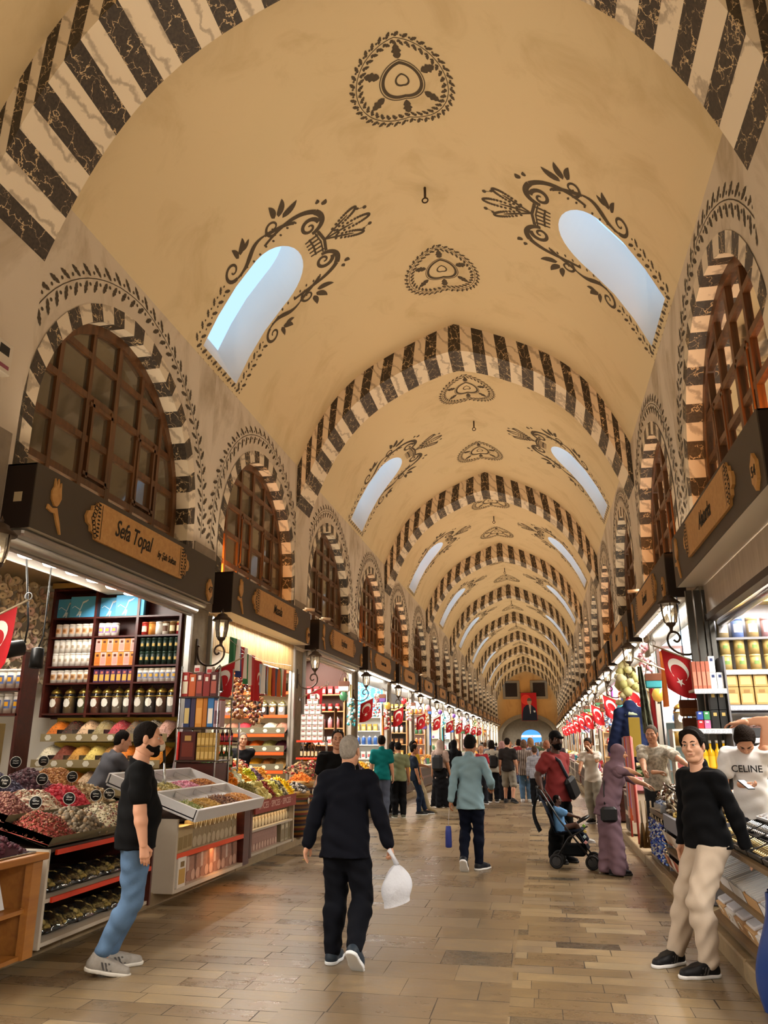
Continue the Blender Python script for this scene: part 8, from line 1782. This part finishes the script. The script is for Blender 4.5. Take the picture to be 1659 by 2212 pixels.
for k in range(2):
    t = thing('framed_picture', 'brown framed picture, %s on the end wall of the second right shop' % ['nearer the aisle', 'farther in'][k], 'picture', (2.62 + .75 * k, PIER0 + 2 * PITCH - .19, 2.85), 0, 'framed pictures'); MB().box((-.26, 0, -.02), (.26, .03, .66), M_BROWN).obj('frame', t); MB().box((-.2, -.004, .04), (.2, 0, .6), cm('d8d8d8')).obj('print', t); o = Orn(); o.strip(spiral(0, .3, .12, 0, 1.5), .02); o.mapped(lambda x, z: (x, -.008, z), 'drawing', t, cm('5a6a8a'))
for k in range(3): q = jar('large gold lidded glass jar, %s on the white shelf by the second right shop' % ordw[k], .13, .5, ['c8c0a8', 'b8b098', 'd0c8b4'][k], 'large gold lidded jars'); q.location = (2.6 + .32 * k, PIER0 + 2 * PITCH - .75, 1.9)
t = thing('jar_shelf', 'white shelf under the large gold lidded jars', 'shelf', (0, 0, 0)); MB().box((2.4, PIER0 + 2 * PITCH - .92, 1.86), (3.5, PIER0 + 2 * PITCH - .44, 1.898), M_OFFW).obj('board', t); [MB().box((x, PIER0 + 2 * PITCH - .9, PZ), (x + .03, PIER0 + 2 * PITCH - .46, 1.86), M_OFFW).obj('side_panel', t) for x in (2.4, 3.47)]
garland_bunch('hanging bunch of pale green gourds beyond the second right lantern', (1.72, 16.2, 3.2), .95, .22, ['b8b478', 'c8c08c', 'a8a468', 'd0c89c'], 46, 'ball', .085, 5)
t = thing('robe', 'navy robe with gold trim on a stand beside the second right shop', 'robe', (1.72, 15.95, 0)); S = SDF(); S.cone((0, 0, 2.32), (0, 0, 1.4), .13, .3, .05); S.cone((-.2, 0, 2.2), (.2, 0, 2.2), .1, .1, .06); S.cone((-.2, 0, 2.2), (-.36, 0, 1.55), .1, .12, .05); S.cone((.2, 0, 2.2), (.36, 0, 1.55), .1, .12, .05); S.cut((0, 0, 1.3), (0, 0, -1)); np_obj('robe_cloth', [S.mesh(.014, fold=.006)], cloth('1a2340'), t)
MB().box((-.1, -.28, 1.45), (.1, -.22, 2.15), cm('a08a3c', .4, metal=.5), Tm((0, 0, 0), (.12, 0, 0))).obj('gold_panel', t); MB().lathe([(.09, 2.28), (.14, 2.24), (.17, 2.16)], cm('b8c8b0'), 14).obj('collar', t); MB().tube([(0, 0, PZ), (0, 0, 2.4)], .02, M_IRON).obj('pole', t); MB().lathe([(.22, PZ), (.2, PZ + .03)], M_IRON, 16).obj('base', t)
t = thing('scarf_rack', 'rack of pink and patterned scarves behind the woman in mauve', 'rack', (1.42, 14.0, 0)); MB().tube([(0, -.5, PZ), (0, -.5, 1.75), (0, .5, 1.75), (0, .5, PZ)], .018, cm('a03a34', .4), 8).obj('frame', t)
for k, c in enumerate(('c88a80', 'd09a90', '7a5aa8', 'd06038', 'b8908a', '5a7aa0', 'c8a090')): MB().grid(lambda u, v: (.05 * math.sin(u * 8 + k), -.44 + .125 * k + .11 * u + .02 * math.sin(v * 5), 1.74 - v * (1.3 - .1 * (k % 3))), 8, 10, cm(c, .8)).obj('scarf', t)
t = thing('camouflage_flag', 'dark camouflage flag hanging folded from a pole at the second right pier', 'flag', (1.78, 13.9, 3.0)); M_CAMO = m_pattern('camouflage', '2c3028', '5a5e4c', 9); MB().grid(lambda u, v: (-.1 + .2 * u * (.4 + .6 * v), .05 * math.sin(u * 14), -.1 - v * 1.1), 12, 12, M_CAMO).obj('cloth', t); MB().tube([(.42, 0, -.2), (-.15, 0, .05)], .012, M_POLE).obj('pole', t)

# small devices on the walls
t = thing('wall_device', 'white wall device with a dark display on the left wall at the picture edge', 'device', (XL, 6.03, 5.35), PI / 2); MB().box((-.14, -.1, -.17), (.14, 0, .17), cm('cfc6b6', .4), None, .01).obj('casing', t); MB().box((-.06, -.103, .02), (.08, -.1, .12), M_BLK).obj('display', t); MB().box((-.1, -.103, -.12), (.1, -.1, -.08), cm('8a4a5a')).obj('coloured_strip', t)
for k, (sg, i, off) in enumerate(((-1, 2, -1.9), (-1, 5, -1.9), (1, 1, 1.2), (-1, 1, 2.0))):
    (x, y, z_), rz = shop_frame(sg, i); t = thing('security_camera', 'small white camera on top of the sign board over the %s %s shop' % (ordw[i], 'left' if sg < 0 else 'right'), 'camera', (x - sg * .0, y + off, FT), rz); MB().box((-.04, .0, 0), (.04, .08, .06), cm('c8c0b0')).obj('mount', t); MB().tube([(0, .05, .07), (.05, -.16, .05)], .035, cm('d0c8ba'), 12).obj('body', t)
